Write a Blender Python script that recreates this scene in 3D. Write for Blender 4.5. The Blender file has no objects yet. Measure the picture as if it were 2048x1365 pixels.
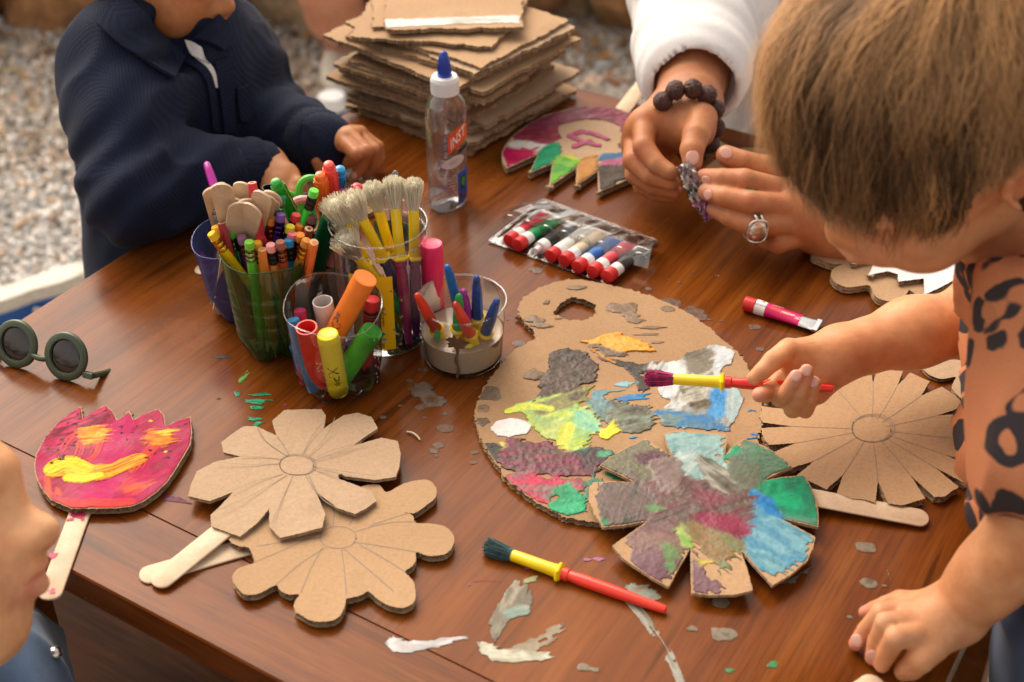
import bpy, math, random
import numpy as np
from mathutils import Matrix, Vector
from mathutils.geometry import delaunay_2d_cdt

random.seed(7)
RNG = np.random.RandomState(11)
SC = bpy.context.scene
COL = SC.collection
PI = math.pi

# ------------------------------------------------------------------ camera, sky, sun, exposure
CAM_H, PITCH, FPX = 0.66, math.radians(36.0), 2788.0      # camera height over the table top, tilt, focal length in photo pixels
cam = bpy.data.cameras.new('camera')
cam.sensor_width = 36.0
cam.lens = FPX / 2048 * 36
cam.clip_start, cam.clip_end = 0.02, 400
cam.dof.use_dof = True
cam.dof.focus_distance = 1.04
cam.dof.aperture_fstop = 6.3
cam_o = bpy.data.objects.new('camera', cam)
COL.objects.link(cam_o)
cam_o.location = (0, 0, CAM_H)
cam_o.rotation_euler = (PI / 2 - PITCH, 0, 0)
SC.camera = cam_o

SUN_EL, SUN_AZ = math.radians(47), math.radians(-32)      # azimuth clockwise from +Y (behind the table), so the light comes from the back left
world = bpy.data.worlds.new('World')
SC.world = world
world.use_nodes = True
wn = world.node_tree
wn.nodes.clear()
w_out = wn.nodes.new('ShaderNodeOutputWorld')
w_bg = wn.nodes.new('ShaderNodeBackground')
w_sky = wn.nodes.new('ShaderNodeTexSky')
w_sky.sky_type = 'NISHITA'
w_sky.sun_disc = False
w_sky.sun_elevation = SUN_EL
w_sky.sun_rotation = SUN_AZ
w_sky.dust_density = 4.0
w_sky.ozone_density = 0.6
w_hs = wn.nodes.new('ShaderNodeHueSaturation')             # thin cloud: the sky is whiter than a clear one
w_hs.inputs['Saturation'].default_value = 0.28
w_mx = wn.nodes.new('ShaderNodeMix')
w_mx.data_type = 'RGBA'
w_mx.blend_type = 'MULTIPLY'
w_mx.inputs[0].default_value = 1.0
w_mx.inputs[7].default_value = (1.0, 0.905, 0.79, 1)
wn.links.new(w_sky.outputs[0], w_hs.inputs['Color'])
wn.links.new(w_hs.outputs[0], w_mx.inputs[6])
wn.links.new(w_mx.outputs[2], w_bg.inputs[0])
w_bg.inputs[1].default_value = 0.15
wn.links.new(w_bg.outputs[0], w_out.inputs[0])

sun = bpy.data.lights.new('sun', 'SUN')
sun.energy = 1.15
sun.angle = math.radians(58)
sun.color = (1.0, 0.90, 0.76)
sun_o = bpy.data.objects.new('sun', sun)
COL.objects.link(sun_o)
sd = Vector((math.sin(SUN_AZ) * math.cos(SUN_EL), math.cos(SUN_AZ) * math.cos(SUN_EL), math.sin(SUN_EL)))
sun_o.rotation_euler = sd.to_track_quat('Z', 'Y').to_euler()
sun_o.location = (-2, 3, 4)

SC.view_settings.view_transform = 'Standard'
SC.view_settings.look = 'None'
SC.view_settings.exposure = 0.92
SC.view_settings.gamma = 1.0
SC.cycles.use_denoising = True
SC.cycles.max_bounces = 8
SC.cycles.transparent_max_bounces = 32
SC.cycles.transmission_bounces = 8
SC.cycles.glossy_bounces = 4
SC.cycles.caustics_reflective = False
SC.cycles.caustics_refractive = False
SC.cycles.sample_clamp_indirect = 4.0

# ------------------------------------------------------------------ measuring: photo pixel (2048 x 1365) to a point of the place
_F = np.array([0, math.cos(PITCH), -math.sin(PITCH)])
_U = np.array([0, math.sin(PITCH), math.cos(PITCH)])
_R = np.array([1.0, 0, 0])
_C = np.array([0, 0, CAM_H])

def ray(px, py):
    return _F * FPX + _R * (px - 1024) - _U * (py - 682.5)
def T(px, py, z=0.0):
    d = ray(px, py)
    return _C + d * ((z - CAM_H) / d[2])
def DP(px, py, depth):
    return _C + ray(px, py) * (depth / FPX)
def proj(P):
    v = np.asarray(P) - _C
    k = v @ _F
    return np.array([1024 + FPX * (v @ _R) / k, 682.5 - FPX * (v @ _U) / k])
def zc(x0, y0, s, pts):
    return [(x0 + x * s, y0 + y * s) for x, y in pts]
def TT(pts, z=0.0):
    return np.array([T(x, y, z) for x, y in pts])
def above(base_px, top_y):
    """height of the point straight above a table point that shows at image row top_y"""
    P = T(*base_px)
    lo, hi = 0.0, 0.6
    for _ in range(40):
        m = (lo + hi) / 2
        if proj(P + [0, 0, m])[1] > top_y: lo = m
        else: hi = m
    return lo

def srgb(h):
    h = h.lstrip('#')
    c = [int(h[i:i + 2], 16) / 255 for i in (0, 2, 4)]
    return tuple(x / 12.92 if x <= 0.04045 else ((x + 0.055) / 1.055) ** 2.4 for x in c)
def unit(v):
    v = np.asarray(v, float)
    return v / (np.linalg.norm(v) + 1e-12)

# ------------------------------------------------------------------ noise
_LAT = np.random.RandomState(3).rand(8, 256, 256).astype(np.float32)
def vnoise(x, y, seed=0):
    L = _LAT[seed % 8]
    xi = np.floor(x).astype(int); yi = np.floor(y).astype(int)
    fx = x - xi; fy = y - yi
    fx = fx * fx * (3 - 2 * fx); fy = fy * fy * (3 - 2 * fy)
    o = (seed * 37) % 251
    a = L[(xi + o) & 255, yi & 255]; b = L[(xi + 1 + o) & 255, yi & 255]
    c = L[(xi + o) & 255, (yi + 1) & 255]; d = L[(xi + 1 + o) & 255, (yi + 1) & 255]
    return (a * (1 - fx) + b * fx) * (1 - fy) + (c * (1 - fx) + d * fx) * fy
def fbm(x, y, seed=0, oct=4):
    s = 0; a = 0.5; t = 0
    for i in range(oct):
        s = s + a * vnoise(x * 2 ** i, y * 2 ** i, seed + i); t += a; a *= 0.5
    return s / t

# ------------------------------------------------------------------ materials
MATS = {}
class NT:
    def __init__(self, m):
        self.t = m.node_tree; self.n = self.t.nodes; self.l = self.t.links
    def add(self, kind, **kw):
        nd = self.n.new(kind)
        for k, v in kw.items(): setattr(nd, k, v)
        return nd
    def link(self, a, b): self.l.new(a, b)
    def noise(self, scale, vec=None, detail=4, rough=.55, dist=0):
        nd = self.add('ShaderNodeTexNoise')
        nd.inputs['Scale'].default_value = scale; nd.inputs['Detail'].default_value = detail
        nd.inputs['Roughness'].default_value = rough; nd.inputs['Distortion'].default_value = dist
        if vec is not None: self.link(vec, nd.inputs['Vector'])
        return nd
    def ramp(self, fac, stops):
        r = self.add('ShaderNodeValToRGB'); self.link(fac, r.inputs[0])
        e = r.color_ramp.elements
        while len(e) < len(stops): e.new(0.5)
        for i, (p, c) in enumerate(stops):
            e[i].position = p
            e[i].color = (c[0], c[1], c[2], 1) if hasattr(c, '__len__') else (c, c, c, 1)
        return r
    def mix(self, a, b, fac, mode='MIX'):
        m = self.add('ShaderNodeMix', data_type='RGBA', blend_type=mode)
        for v, i in ((fac, 0), (a, 6), (b, 7)):
            if hasattr(v, 'is_output'): self.link(v, m.inputs[i])
            elif i == 0: m.inputs[0].default_value = v
            else: m.inputs[i].default_value = (v[0], v[1], v[2], 1)
        return m.outputs[2]
    def bump(self, h, strength, dist, normal=None):
        b = self.add('ShaderNodeBump'); b.inputs['Strength'].default_value = strength; b.inputs['Distance'].default_value = dist
        self.link(h, b.inputs['Height'])
        if normal is not None: self.link(normal, b.inputs['Normal'])
        return b.outputs[0]
    def coords(self, kind='Object', scale=(1, 1, 1), rot=(0, 0, 0)):
        tc = self.add('ShaderNodeTexCoord'); mp = self.add('ShaderNodeMapping')
        mp.inputs['Scale'].default_value = scale; mp.inputs['Rotation'].default_value = rot
        self.link(tc.outputs[kind], mp.inputs[0])
        return mp.outputs[0]

def mat(name, col, rough=.5, metal=0, spec=.5, coat=0, sss=0, var=0.0, vscale=40, bump=0, bscale=200, bdist=.0005, trans=0, ior=1.45, sheen=0, alpha=1):
    key = (name,)
    if key in MATS: return MATS[key]
    m = bpy.data.materials.new(name); m.use_nodes = True
    nt = NT(m); b = nt.n['Principled BSDF']
    b.inputs['Base Color'].default_value = (*col, 1)
    b.inputs['Roughness'].default_value = rough
    b.inputs['Metallic'].default_value = metal
    b.inputs['Specular IOR Level'].default_value = spec
    b.inputs['Coat Weight'].default_value = coat
    b.inputs['IOR'].default_value = ior
    b.inputs['Transmission Weight'].default_value = trans
    b.inputs['Alpha'].default_value = alpha
    if sss:
        b.inputs['Subsurface Weight'].default_value = sss
        b.inputs['Subsurface Radius'].default_value = (1, .35, .18)
        b.inputs['Subsurface Scale'].default_value = .004
    if sheen:
        b.inputs['Sheen Weight'].default_value = sheen; b.inputs['Sheen Roughness'].default_value = .6
    if var or bump:
        v = nt.coords('Object')
        if var:
            n = nt.noise(vscale, v)
            r = nt.ramp(n.outputs[0], [(.3, tuple(c * (1 - var) for c in col)), (.7, tuple(min(1, c * (1 + var * .6)) for c in col))])
            nt.link(r.outputs[0], b.inputs['Base Color'])
        if bump:
            n = nt.noise(bscale, v)
            nt.link(nt.bump(n.outputs[0], bump, bdist), b.inputs['Normal'])
    MATS[key] = m
    return m
def plastic(h, rough=.32, **kw):
    return mat('plastic_' + h.strip('#'), srgb(h), rough, var=.08, vscale=60, **kw)

def clear_mat(name, tint, gloss=1.0, rough=.06, dirt=0.0, base=.04, body=None):
    """thin clear or tinted plastic: lets light through, tinted, and reflects at its edges"""
    m = bpy.data.materials.new(name); m.use_nodes = True
    nt = NT(m); nt.n.clear()
    out = nt.add('ShaderNodeOutputMaterial')
    tr = nt.add('ShaderNodeBsdfTransparent'); tr.inputs[0].default_value = (*tint, 1)
    gl = nt.add('ShaderNodeBsdfGlossy'); gl.inputs['Roughness'].default_value = rough
    v = nt.coords('Object')
    n = nt.noise(55, v, detail=3)
    gl_n = nt.bump(n.outputs[0], .25, .002)
    nt.link(gl_n, gl.inputs['Normal'])
    lw = nt.add('ShaderNodeFresnel'); lw.inputs[0].default_value = 1.5
    mul = nt.add('ShaderNodeMath', operation='MULTIPLY_ADD'); mul.inputs[1].default_value = gloss; mul.inputs[2].default_value = base
    nt.link(lw.outputs[0], mul.inputs[0])
    cl = nt.add('ShaderNodeClamp'); nt.link(mul.outputs[0], cl.inputs[0]); cl.inputs[2].default_value = .75
    mx = nt.add('ShaderNodeMixShader'); nt.link(cl.outputs[0], mx.inputs[0]); nt.link(tr.outputs[0], mx.inputs[1]); nt.link(gl.outputs[0], mx.inputs[2])
    last = mx.outputs[0]
    if body:
        df = nt.add('ShaderNodeBsdfDiffuse'); df.inputs[0].default_value = (*body[0], 1)
        m2 = nt.add('ShaderNodeMixShader'); m2.inputs[0].default_value = body[1]; nt.link(last, m2.inputs[1]); nt.link(df.outputs[0], m2.inputs[2])
        last = m2.outputs[0]
    if dirt:
        df = nt.add('ShaderNodeBsdfDiffuse'); df.inputs[0].default_value = (.5, .48, .45, 1)
        r = nt.ramp(nt.noise(90, v, detail=6).outputs[0], [(.45, 0.0), (.75, dirt)])
        m2 = nt.add('ShaderNodeMixShader'); nt.link(r.outputs[0], m2.inputs[0]); nt.link(last, m2.inputs[1]); nt.link(df.outputs[0], m2.inputs[2])
        last = m2.outputs[0]
    nt.link(last, out.inputs[0])
    return m

# ------------------------------------------------------------------ mesh pieces: every builder returns (verts (n,3), faces list)
def tri_quads(nr, nc, closed):
    f = []
    for i in range(nr - 1):
        for j in range(nc if closed else nc - 1):
            a = i * nc + j; b = i * nc + (j + 1) % nc
            f.append((a, b, b + nc, a + nc))
    return f
def join(parts):
    V, F, o = [], [], 0
    for v, f in parts:
        V.append(np.asarray(v, float)); F += [tuple(i + o for i in q) for q in f]; o += len(v)
    return np.vstack(V), F
def xf(part, M):
    v, f = part
    M = np.array(M); v = np.asarray(v, float)
    return v @ M[:3, :3].T + M[:3, 3], f
def basis(z, hint=(0, 0, 1)):
    z = unit(z); h = np.asarray(hint, float)
    if abs(z @ unit(h)) > .98: h = np.array([1., 0, 0]) if abs(z[0]) < .9 else np.array([0, 1., 0])
    x = unit(np.cross(h, z)); y = np.cross(z, x)
    return x, y, z
def frame(o, z, hint=(0, 0, 1)):
    x, y, z = basis(z, hint)
    M = np.eye(4); M[:3, 0] = x; M[:3, 1] = y; M[:3, 2] = z; M[:3, 3] = o
    return M
def box(c, s, bev=0.0):
    x, y, z = np.array(s) / 2
    if bev <= 0:
        v = [(sx * x, sy * y, sz * z) for sz in (-1, 1) for sx, sy in ((-1, -1), (1, -1), (1, 1), (-1, 1))]
        f = [(3, 2, 1, 0), (4, 5, 6, 7), (0, 1, 5, 4), (1, 2, 6, 5), (2, 3, 7, 6), (3, 0, 4, 7)]
        return np.array(v) + np.array(c), f
    b = bev
    rings = [(-z, b), (-z + b, 0), (z - b, 0), (z, b)]
    v = []
    for zz, ins in rings:
        X, Y = x - ins, y - ins
        v += [(-X, -Y, zz), (X, -Y, zz), (X, Y, zz), (-X, Y, zz)]
    f = [(3, 2, 1, 0), (12, 13, 14, 15)] + tri_quads(4, 4, True)
    return np.array(v) + np.array(c), f
def lathe(prof, n=24, cap0=True, cap1=True, flat=None, rot=0.0):
    """prof: (radius, z); flat: optional (sx, sy) squash"""
    sx, sy = flat or (1, 1)
    v = [(r * math.cos(2 * PI * j / n + rot) * sx, r * math.sin(2 * PI * j / n + rot) * sy, z) for r, z in prof for j in range(n)]
    f = tri_quads(len(prof), n, True)
    if cap0: f.append(tuple(range(n - 1, -1, -1)))
    if cap1: f.append(tuple(range((len(prof) - 1) * n, len(prof) * n)))
    return np.array(v), f
def tube(P, R, n=8, caps=True, hint=(0, 0, 1), flat=1.0):
    P = np.asarray(P, float); m = len(P)
    R = np.broadcast_to(np.asarray(R, float), (m,))
    tg = np.gradient(P, axis=0)
    v = []
    x0 = None
    for i in range(m):
        x, y, z = basis(tg[i], hint if x0 is None else y0)
        if x0 is not None:
            x = unit(x0 - z * (x0 @ z)); y = np.cross(z, x)
        x0, y0 = x, y
        for j in range(n):
            a = 2 * PI * j / n
            v.append(P[i] + R[i] * (x * math.cos(a) + y * math.sin(a) * flat))
    f = tri_quads(m, n, True)
    if caps: f += [tuple(range(n - 1, -1, -1)), tuple(range((m - 1) * n, m * n))]
    return np.array(v), f
def ellipsoid(c, r, R=None, n=16, m=10):
    v = []
    for i in range(1, m):
        t = PI * i / m
        for j in range(n):
            a = 2 * PI * j / n
            v.append((math.sin(t) * math.cos(a), math.sin(t) * math.sin(a), -math.cos(t)))
    v = np.array(v + [(0, 0, -1), (0, 0, 1)]) * np.array(r)
    if R is not None: v = v @ np.array(R).T
    f = tri_quads(m - 1, n, True)
    s, e = (m - 1) * n, (m - 1) * n + 1
    for j in range(n):
        f.append((s, (j + 1) % n, j)); f.append((e, (m - 2) * n + j, (m - 2) * n + (j + 1) % n))
    return v + np.array(c), f
def catmull(P, n=8, closed=False):
    P = np.asarray(P, float); m = len(P); out = []
    rng = range(m) if closed else range(m - 1)
    for i in rng:
        g = (lambda k: P[k % m]) if closed else (lambda k: P[min(max(k, 0), m - 1)])
        p0, p1, p2, p3 = g(i - 1), g(i), g(i + 1), g(i + 2)
        for t in np.arange(n) / n:
            out.append(.5 * ((2 * p1) + (p2 - p0) * t + (2 * p0 - 5 * p1 + 4 * p2 - p3) * t * t + (3 * p1 - p0 - 3 * p2 + p3) * t ** 3))
    if not closed: out.append(P[-1])
    return np.array(out)
def resample(P, step, closed=True):
    P = np.asarray(P, float)
    Q = np.vstack([P, P[:1]]) if closed else P
    d = np.linalg.norm(np.diff(Q, axis=0), axis=1); s = np.r_[0, np.cumsum(d)]
    n = max(8, int(round(s[-1] / step)))
    t = np.linspace(0, s[-1], n, endpoint=not closed)
    # keep the corners
    if closed:
        t = np.unique(np.r_[t, s[:-1]])
        t = t[np.r_[True, np.diff(t) > step * .25]]
    return np.stack([np.interp(t, s, Q[:, k]) for k in range(Q.shape[1])], 1)

# ------------------------------------------------------------------ objects
def to_mesh(name, V, F, colors=None, smooth=True):
    V = np.asarray(V, np.float32)
    me = bpy.data.meshes.new(name)
    if isinstance(F, np.ndarray):
        n, k = F.shape
        me.vertices.add(len(V)); me.vertices.foreach_set('co', V.ravel())
        me.loops.add(n * k); me.loops.foreach_set('vertex_index', F.astype(np.int32).ravel())
        me.polygons.add(n); me.polygons.foreach_set('loop_start', np.arange(0, n * k, k, dtype=np.int32))
        me.update(calc_edges=True); me.validate()
    else:
        me.from_pydata(V.tolist(), [], F)
    if smooth:
        me.polygons.foreach_set('use_smooth', np.ones(len(me.polygons), bool))
    if colors is not None:
        a = me.color_attributes.new('Col', 'FLOAT_COLOR', 'POINT')
        c = np.ones((len(V), 4), np.float32); c[:, :3] = colors
        a.data.foreach_set('color', c.ravel())
    return me
def sharp(me, deg=35):
    try: me.set_sharp_from_angle(angle=math.radians(deg))
    except Exception: pass
def tag(o, label=None, cat=None, group=None, kind=None):
    for k, v in (('label', label), ('category', cat), ('group', group), ('kind', kind)):
        if v: o[k] = v
    return o
def link(o, parent=None):
    COL.objects.link(o)
    if parent is not None: o.parent = parent
    return o
def thing(name, label, cat, loc=(0, 0, 0), group=None, M=None):
    o = bpy.data.objects.new(name, None); o.empty_display_size = .02
    COL.objects.link(o)
    o.matrix_world = Matrix(M.tolist()) if M is not None else Matrix.Translation(Vector(tuple(loc)))
    return tag(o, label, cat, group)
_WM = {}
def world_of(o):
    M = np.array(o.matrix_basis)
    while o.parent is not None:
        o = o.parent; M = np.array(o.matrix_basis) @ M
    return M
def part(name, VF, m, parent=None, local=False, colors=None, smooth=True, angle=38, label=None, kind=None, mesh=None):
    """one mesh object; coordinates are world ones unless local"""
    if mesh is None:
        V, F = VF
        if parent is not None and not local:
            Mi = np.linalg.inv(world_of(parent)); V = np.asarray(V) @ Mi[:3, :3].T + Mi[:3, 3]
        mesh = to_mesh(name, V, F, colors, smooth)
        for mm in (m if isinstance(m, (list, tuple)) else [m]): mesh.materials.append(mm)
        if smooth and angle < 180: sharp(mesh, angle)
    o = bpy.data.objects.new(name, mesh)
    link(o, parent)
    return tag(o, label, None, None, kind)
def text_geo(s, size=1.0, bold=0.0):
    c = bpy.data.curves.new('lettering', 'FONT'); c.body = s; c.size = size; c.resolution_u = 2; c.offset = bold
    c.align_x = 'CENTER'; c.align_y = 'CENTER'
    o = bpy.data.objects.new('lettering', c); COL.objects.link(o)
    dg = bpy.context.evaluated_depsgraph_get()
    me = bpy.data.meshes.new_from_object(o.evaluated_get(dg))
    v = np.array([x.co[:] for x in me.vertices]); f = [tuple(p.vertices) for p in me.polygons]
    bpy.data.objects.remove(o); bpy.data.curves.remove(c); bpy.data.meshes.remove(me)
    return v, f
def wrap_text(s, size, radius, z, ang=0.0, along=True, bold=0, flip=False, lift=.00012):
    """lettering laid on a cylinder round local z; along: the line of writing runs up the axis"""
    v, f = text_geo(s, size, bold)
    x, y = v[:, 0].copy(), v[:, 1].copy()
    if flip: x, y = -x, -y
    if along: u, w = -y, x
    else: u, w = x, y
    a = ang + u / radius; r = radius + lift
    return np.stack([r * np.cos(a), r * np.sin(a), z + w], 1), f
# ================================================================== the setting
_A = T(-342, 885); E1 = unit(np.array([.5262, .8503, 0])); E2 = np.array([E1[1], -E1[0], 0]); _TO = _A + E2 * .765
GZ = -0.74                                                  # the gravel, below the table top at z = 0
def wood_mat(name, cols, along='X', gloss=(.14, .34), spec=.15, rnd=True, bump=.25):
    m = bpy.data.materials.new(name); m.use_nodes = True
    nt = NT(m); b = nt.n['Principled BSDF']
    tc = nt.add('ShaderNodeTexCoord')
    add = nt.add('ShaderNodeVectorMath', operation='ADD')
    nt.link(tc.outputs['Object'], add.inputs[0])
    if rnd:
        oi = nt.add('ShaderNodeObjectInfo')
        mu = nt.add('ShaderNodeVectorMath', operation='SCALE'); mu.inputs[0].default_value = (1.3, .35, .7)
        nt.link(oi.outputs['Random'], mu.inputs['Scale']); nt.link(mu.outputs[0], add.inputs[1])
    def mp(sl, sw):
        q = nt.add('ShaderNodeMapping'); q.inputs['Scale'].default_value = (sl, sw, sw) if along == 'X' else (sw, sl, sw)
        nt.link(add.outputs[0], q.inputs[0]); return q.outputs[0]
    warp = nt.noise(2.2, add.outputs[0], detail=2)
    g1 = nt.noise(1.0, mp(2.6, 26), detail=5, rough=.6, dist=.7)
    g2 = nt.noise(1.0, mp(7, 150), detail=6, rough=.65, dist=.3)
    g3 = nt.noise(1.0, mp(5, 60), detail=2, rough=.4, dist=.4)
    c1 = nt.ramp(g1.outputs[0], [(.28, cols[0]), (.5, cols[1]), (.74, cols[2])]).outputs[0]
    streak = nt.ramp(g2.outputs[0], [(.34, .62), (.54, 1.0)]).outputs[0]
    c2 = nt.mix(c1, streak, .75, 'MULTIPLY')
    dark = nt.ramp(g3.outputs[0], [(.25, .8), (.34, 0.0)]).outputs[0]
    c3 = nt.mix(c2, tuple(c * .3 for c in cols[0]), dark)
    g4 = nt.noise(1.0, mp(16, 430), detail=4, rough=.6)
    c3 = nt.mix(c3, nt.ramp(g4.outputs[0], [(.36, .62), (.50, 1.0)]).outputs[0], .7, 'MULTIPLY')
    worn = nt.noise(5.5, add.outputs[0], detail=5)
    w = nt.ramp(worn.outputs[0], [(.46, 0.0), (.72, 1.0)]).outputs[0]
    c4 = nt.mix(c3, tuple(min(1, c * 1.35) for c in cols[2]), nt.mix((0, 0, 0), (.30, .30, .30), w))
    nt.link(c4, b.inputs['Base Color'])
    fine = nt.noise(240, add.outputs[0], detail=3)
    rr = nt.mix(nt.mix((gloss[0],) * 3, (gloss[1],) * 3, w), fine.outputs[0], .12)
    nt.link(rr, b.inputs['Roughness'])
    b.inputs['Specular IOR Level'].default_value = spec
    nb = nt.bump(g2.outputs[0], bump, .0006)
    nt.link(nt.bump(fine.outputs[0], .07, .0004, nb), b.inputs['Normal'])
    return m
TBL = [(.080, .0165, .0026), (.155, .0390, .0048), (.225, .068, .0105)]
M_TABLE = wood_mat('stained_table_wood', TBL)
M_TABLE_Y = wood_mat('stained_table_wood_crossways', TBL, 'Y')

# gravel ground
def ground_mat():
    m = bpy.data.materials.new('packed_grit'); m.use_nodes = True
    nt = NT(m); b = nt.n['Principled BSDF']; v = nt.coords('Object')
    n = nt.noise(60, v, detail=6); n2 = nt.noise(1.3, v, detail=4)
    c = nt.ramp(n.outputs[0], [(.3, (.09, .07, .055)), (.55, (.23, .19, .155)), (.75, (.36, .31, .26))]).outputs[0]
    c = nt.mix(c, (.16, .10, .06), nt.ramp(n2.outputs[0], [(.5, 0.0), (.75, .5)]).outputs[0])
    nt.link(c, b.inputs['Base Color']); b.inputs['Roughness'].default_value = .9
    nt.link(nt.bump(n.outputs[0], .6, .01), b.inputs['Normal'])
    return m
gv = []
N = 40
for i in range(N + 1):
    for j in range(N + 1):
        x = -60 + 120 * j / N; y = -60 + 120 * i / N
        gv.append((x, y, GZ))
tag(part('gravel_ground', (gv, tri_quads(N + 1, N + 1, False)), ground_mat()), kind='structure')

def colour_mat(name, rough=.8, spec=.3, bump=.0, bscale=300, bdist=.001, coat=0, mul=1.0, sss=0):
    """colours come with the mesh, one per pebble, leaf or dab"""
    m = bpy.data.materials.new(name); m.use_nodes = True
    nt = NT(m); b = nt.n['Principled BSDF']
    a = nt.add('ShaderNodeVertexColor'); a.layer_name = 'Col'
    n = nt.noise(bscale, nt.coords('Object'), detail=4)
    c = nt.mix(a.outputs[0], nt.ramp(n.outputs[0], [(.3, .78), (.7, 1.12)]).outputs[0], 1.0, 'MULTIPLY')
    nt.link(c, b.inputs['Base Color'])
    b.inputs['Roughness'].default_value = rough; b.inputs['Specular IOR Level'].default_value = spec
    b.inputs['Coat Weight'].default_value = coat
    if sss:
        b.inputs['Subsurface Weight'].default_value = sss; b.inputs['Subsurface Radius'].default_value = (1, .35, .18)
        b.inputs['Subsurface Scale'].default_value = .004
    if bump: nt.link(nt.bump(n.outputs[0], bump, bdist), b.inputs['Normal'])
    return m
def icosa():
    p = (1 + 5 ** .5) / 2
    v = np.array([(-1, p, 0), (1, p, 0), (-1, -p, 0), (1, -p, 0), (0, -1, p), (0, 1, p), (0, -1, -p), (0, 1, -p), (p, 0, -1), (p, 0, 1), (-p, 0, -1), (-p, 0, 1)], float)
    f = np.array([(0, 11, 5), (0, 5, 1), (0, 1, 7), (0, 7, 10), (0, 10, 11), (1, 5, 9), (5, 11, 4), (11, 10, 2), (10, 7, 6), (7, 1, 8), (3, 9, 4), (3, 4, 2), (3, 2, 6), (3, 6, 8), (3, 8, 9), (4, 9, 5), (2, 4, 11), (6, 2, 10), (8, 6, 7), (9, 8, 1)])
    return v / np.linalg.norm(v[0]), f
def rand_rots(n, rng):
    q = rng.randn(n, 4); q /= np.linalg.norm(q, axis=1)[:, None]
    w, x, y, z = q.T
    return np.stack([1 - 2 * (y * y + z * z), 2 * (x * y - z * w), 2 * (x * z + y * w), 2 * (x * y + z * w), 1 - 2 * (x * x + z * z), 2 * (y * z - x * w), 2 * (x * z - y * w), 2 * (y * z + x * w), 1 - 2 * (x * x + y * y)], 1).reshape(n, 3, 3)
def pebbles():
    rng = np.random.RandomState(5)
    pts = []
    n = 140000
    x = rng.uniform(-1.75, 1.35, n); y = 1.45 + 1.95 * rng.rand(n) ** .9
    loc = np.stack([x, y], 1) - _TO[:2]
    tx, ty = loc @ E1[:2], loc @ -E2[:2]
    P_ = np.stack([x, y, np.full(n, GZ)], 1) - _C
    kz = P_ @ _F; sx = 1024 + FPX * (P_ @ _R) / kz; sy = 682.5 - FPX * (P_ @ _U) / kz
    keep = (sx > -420) & (sx < 2460) & (sy > -160) & (sy < 1100) & ~((tx > .0) & (tx < .66) & (ty > .1) & (ty < .66))
    x, y = x[keep], y[keep]; n = len(x)
    s = rng.gamma(6, 1, n) / 6 * .0046 + .0012
    v0, f0 = icosa()
    R = rand_rots(n, rng)
    V = v0[None] * (1 + .28 * (rng.rand(n, 12, 1) - .5) * 2)
    V = V * (s[:, None, None] * np.stack([rng.uniform(.8, 1.5, n), rng.uniform(.7, 1.1, n), rng.uniform(.55, .9, n)], 1)[:, None, :])
    V = np.einsum('nij,nvj->nvi', R, V)
    V += np.stack([x, y, GZ + s * rng.uniform(.0, 1.1, n)], 1)[:, None, :]
    g = rng.rand(n)
    base = np.array([.66, .615, .565])[None] * (.5 + .9 * g[:, None] ** 1.2)
    hue = rng.rand(n)
    base[hue < .08] *= np.array([1.1, .80, .58]); base[(hue > .14) & (hue < .30)] *= np.array([.80, .86, .92]); base[hue > .965] = (.72, .68, .62)
    litter = fbm(x * 2.2, y * 3.0, 2) + (y - 2.55) * .42
    lm = (litter > .60) & (rng.rand(n) < .6)
    base[lm] *= np.array([.80, .68, .56])
    F = (f0[None] + (np.arange(n) * 12)[:, None, None]).reshape(-1, 3)
    C = np.repeat(base, 12, axis=0)
    me = to_mesh('gravel', V.reshape(-1, 3), F, C)
    me.materials.append(colour_mat('gravel_stone', .85, .25))
    tag(link(bpy.data.objects.new('gravel', me)), kind='stuff')
    # dead leaves lying near the wall
    k = 330
    lx = rng.uniform(-1.6, 1.3, k); ly = 3.2 - np.abs(rng.randn(k)) * .38
    vs, fs, cs = [], [], []
    for i in range(k):
        L = rng.uniform(.014, .038); w = L * rng.uniform(.25, .45); a = rng.rand() * 2 * PI; b = rng.uniform(-.4, .4)
        p = np.array([(-1, 0, 0), (-.3, -1, .25), (.4, -.8, .3), (1, 0, .1), (.4, .8, .3), (-.3, 1, .25), (0, 0, -.1)]) * [L, w, L * .3]
        ca, sa = math.cos(a), math.sin(a)
        p = p @ np.array([[ca, sa, 0], [-sa, ca, 0], [b * .5, b, 1]])
        p += (lx[i], ly[i], GZ + .012 + .01 * rng.rand())
        o = len(vs) * 7
        vs.append(p); fs += [(o + 6, o + j, o + (j + 1) % 6) for j in range(6)]
        c = np.array([(.42, .22, .07), (.30, .13, .05), (.50, .34, .14), (.22, .12, .06)][rng.randint(4)]) * rng.uniform(.7, 1.2)
        cs.append(np.repeat(c[None], 7, 0))
    me = to_mesh('leaf_litter', np.vstack(vs), np.array(fs), np.vstack(cs))
    me.materials.append(colour_mat('dead_leaf', .7, .3))
    tag(link(bpy.data.objects.new('leaf_litter', me)), kind='stuff')
pebbles()

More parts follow.
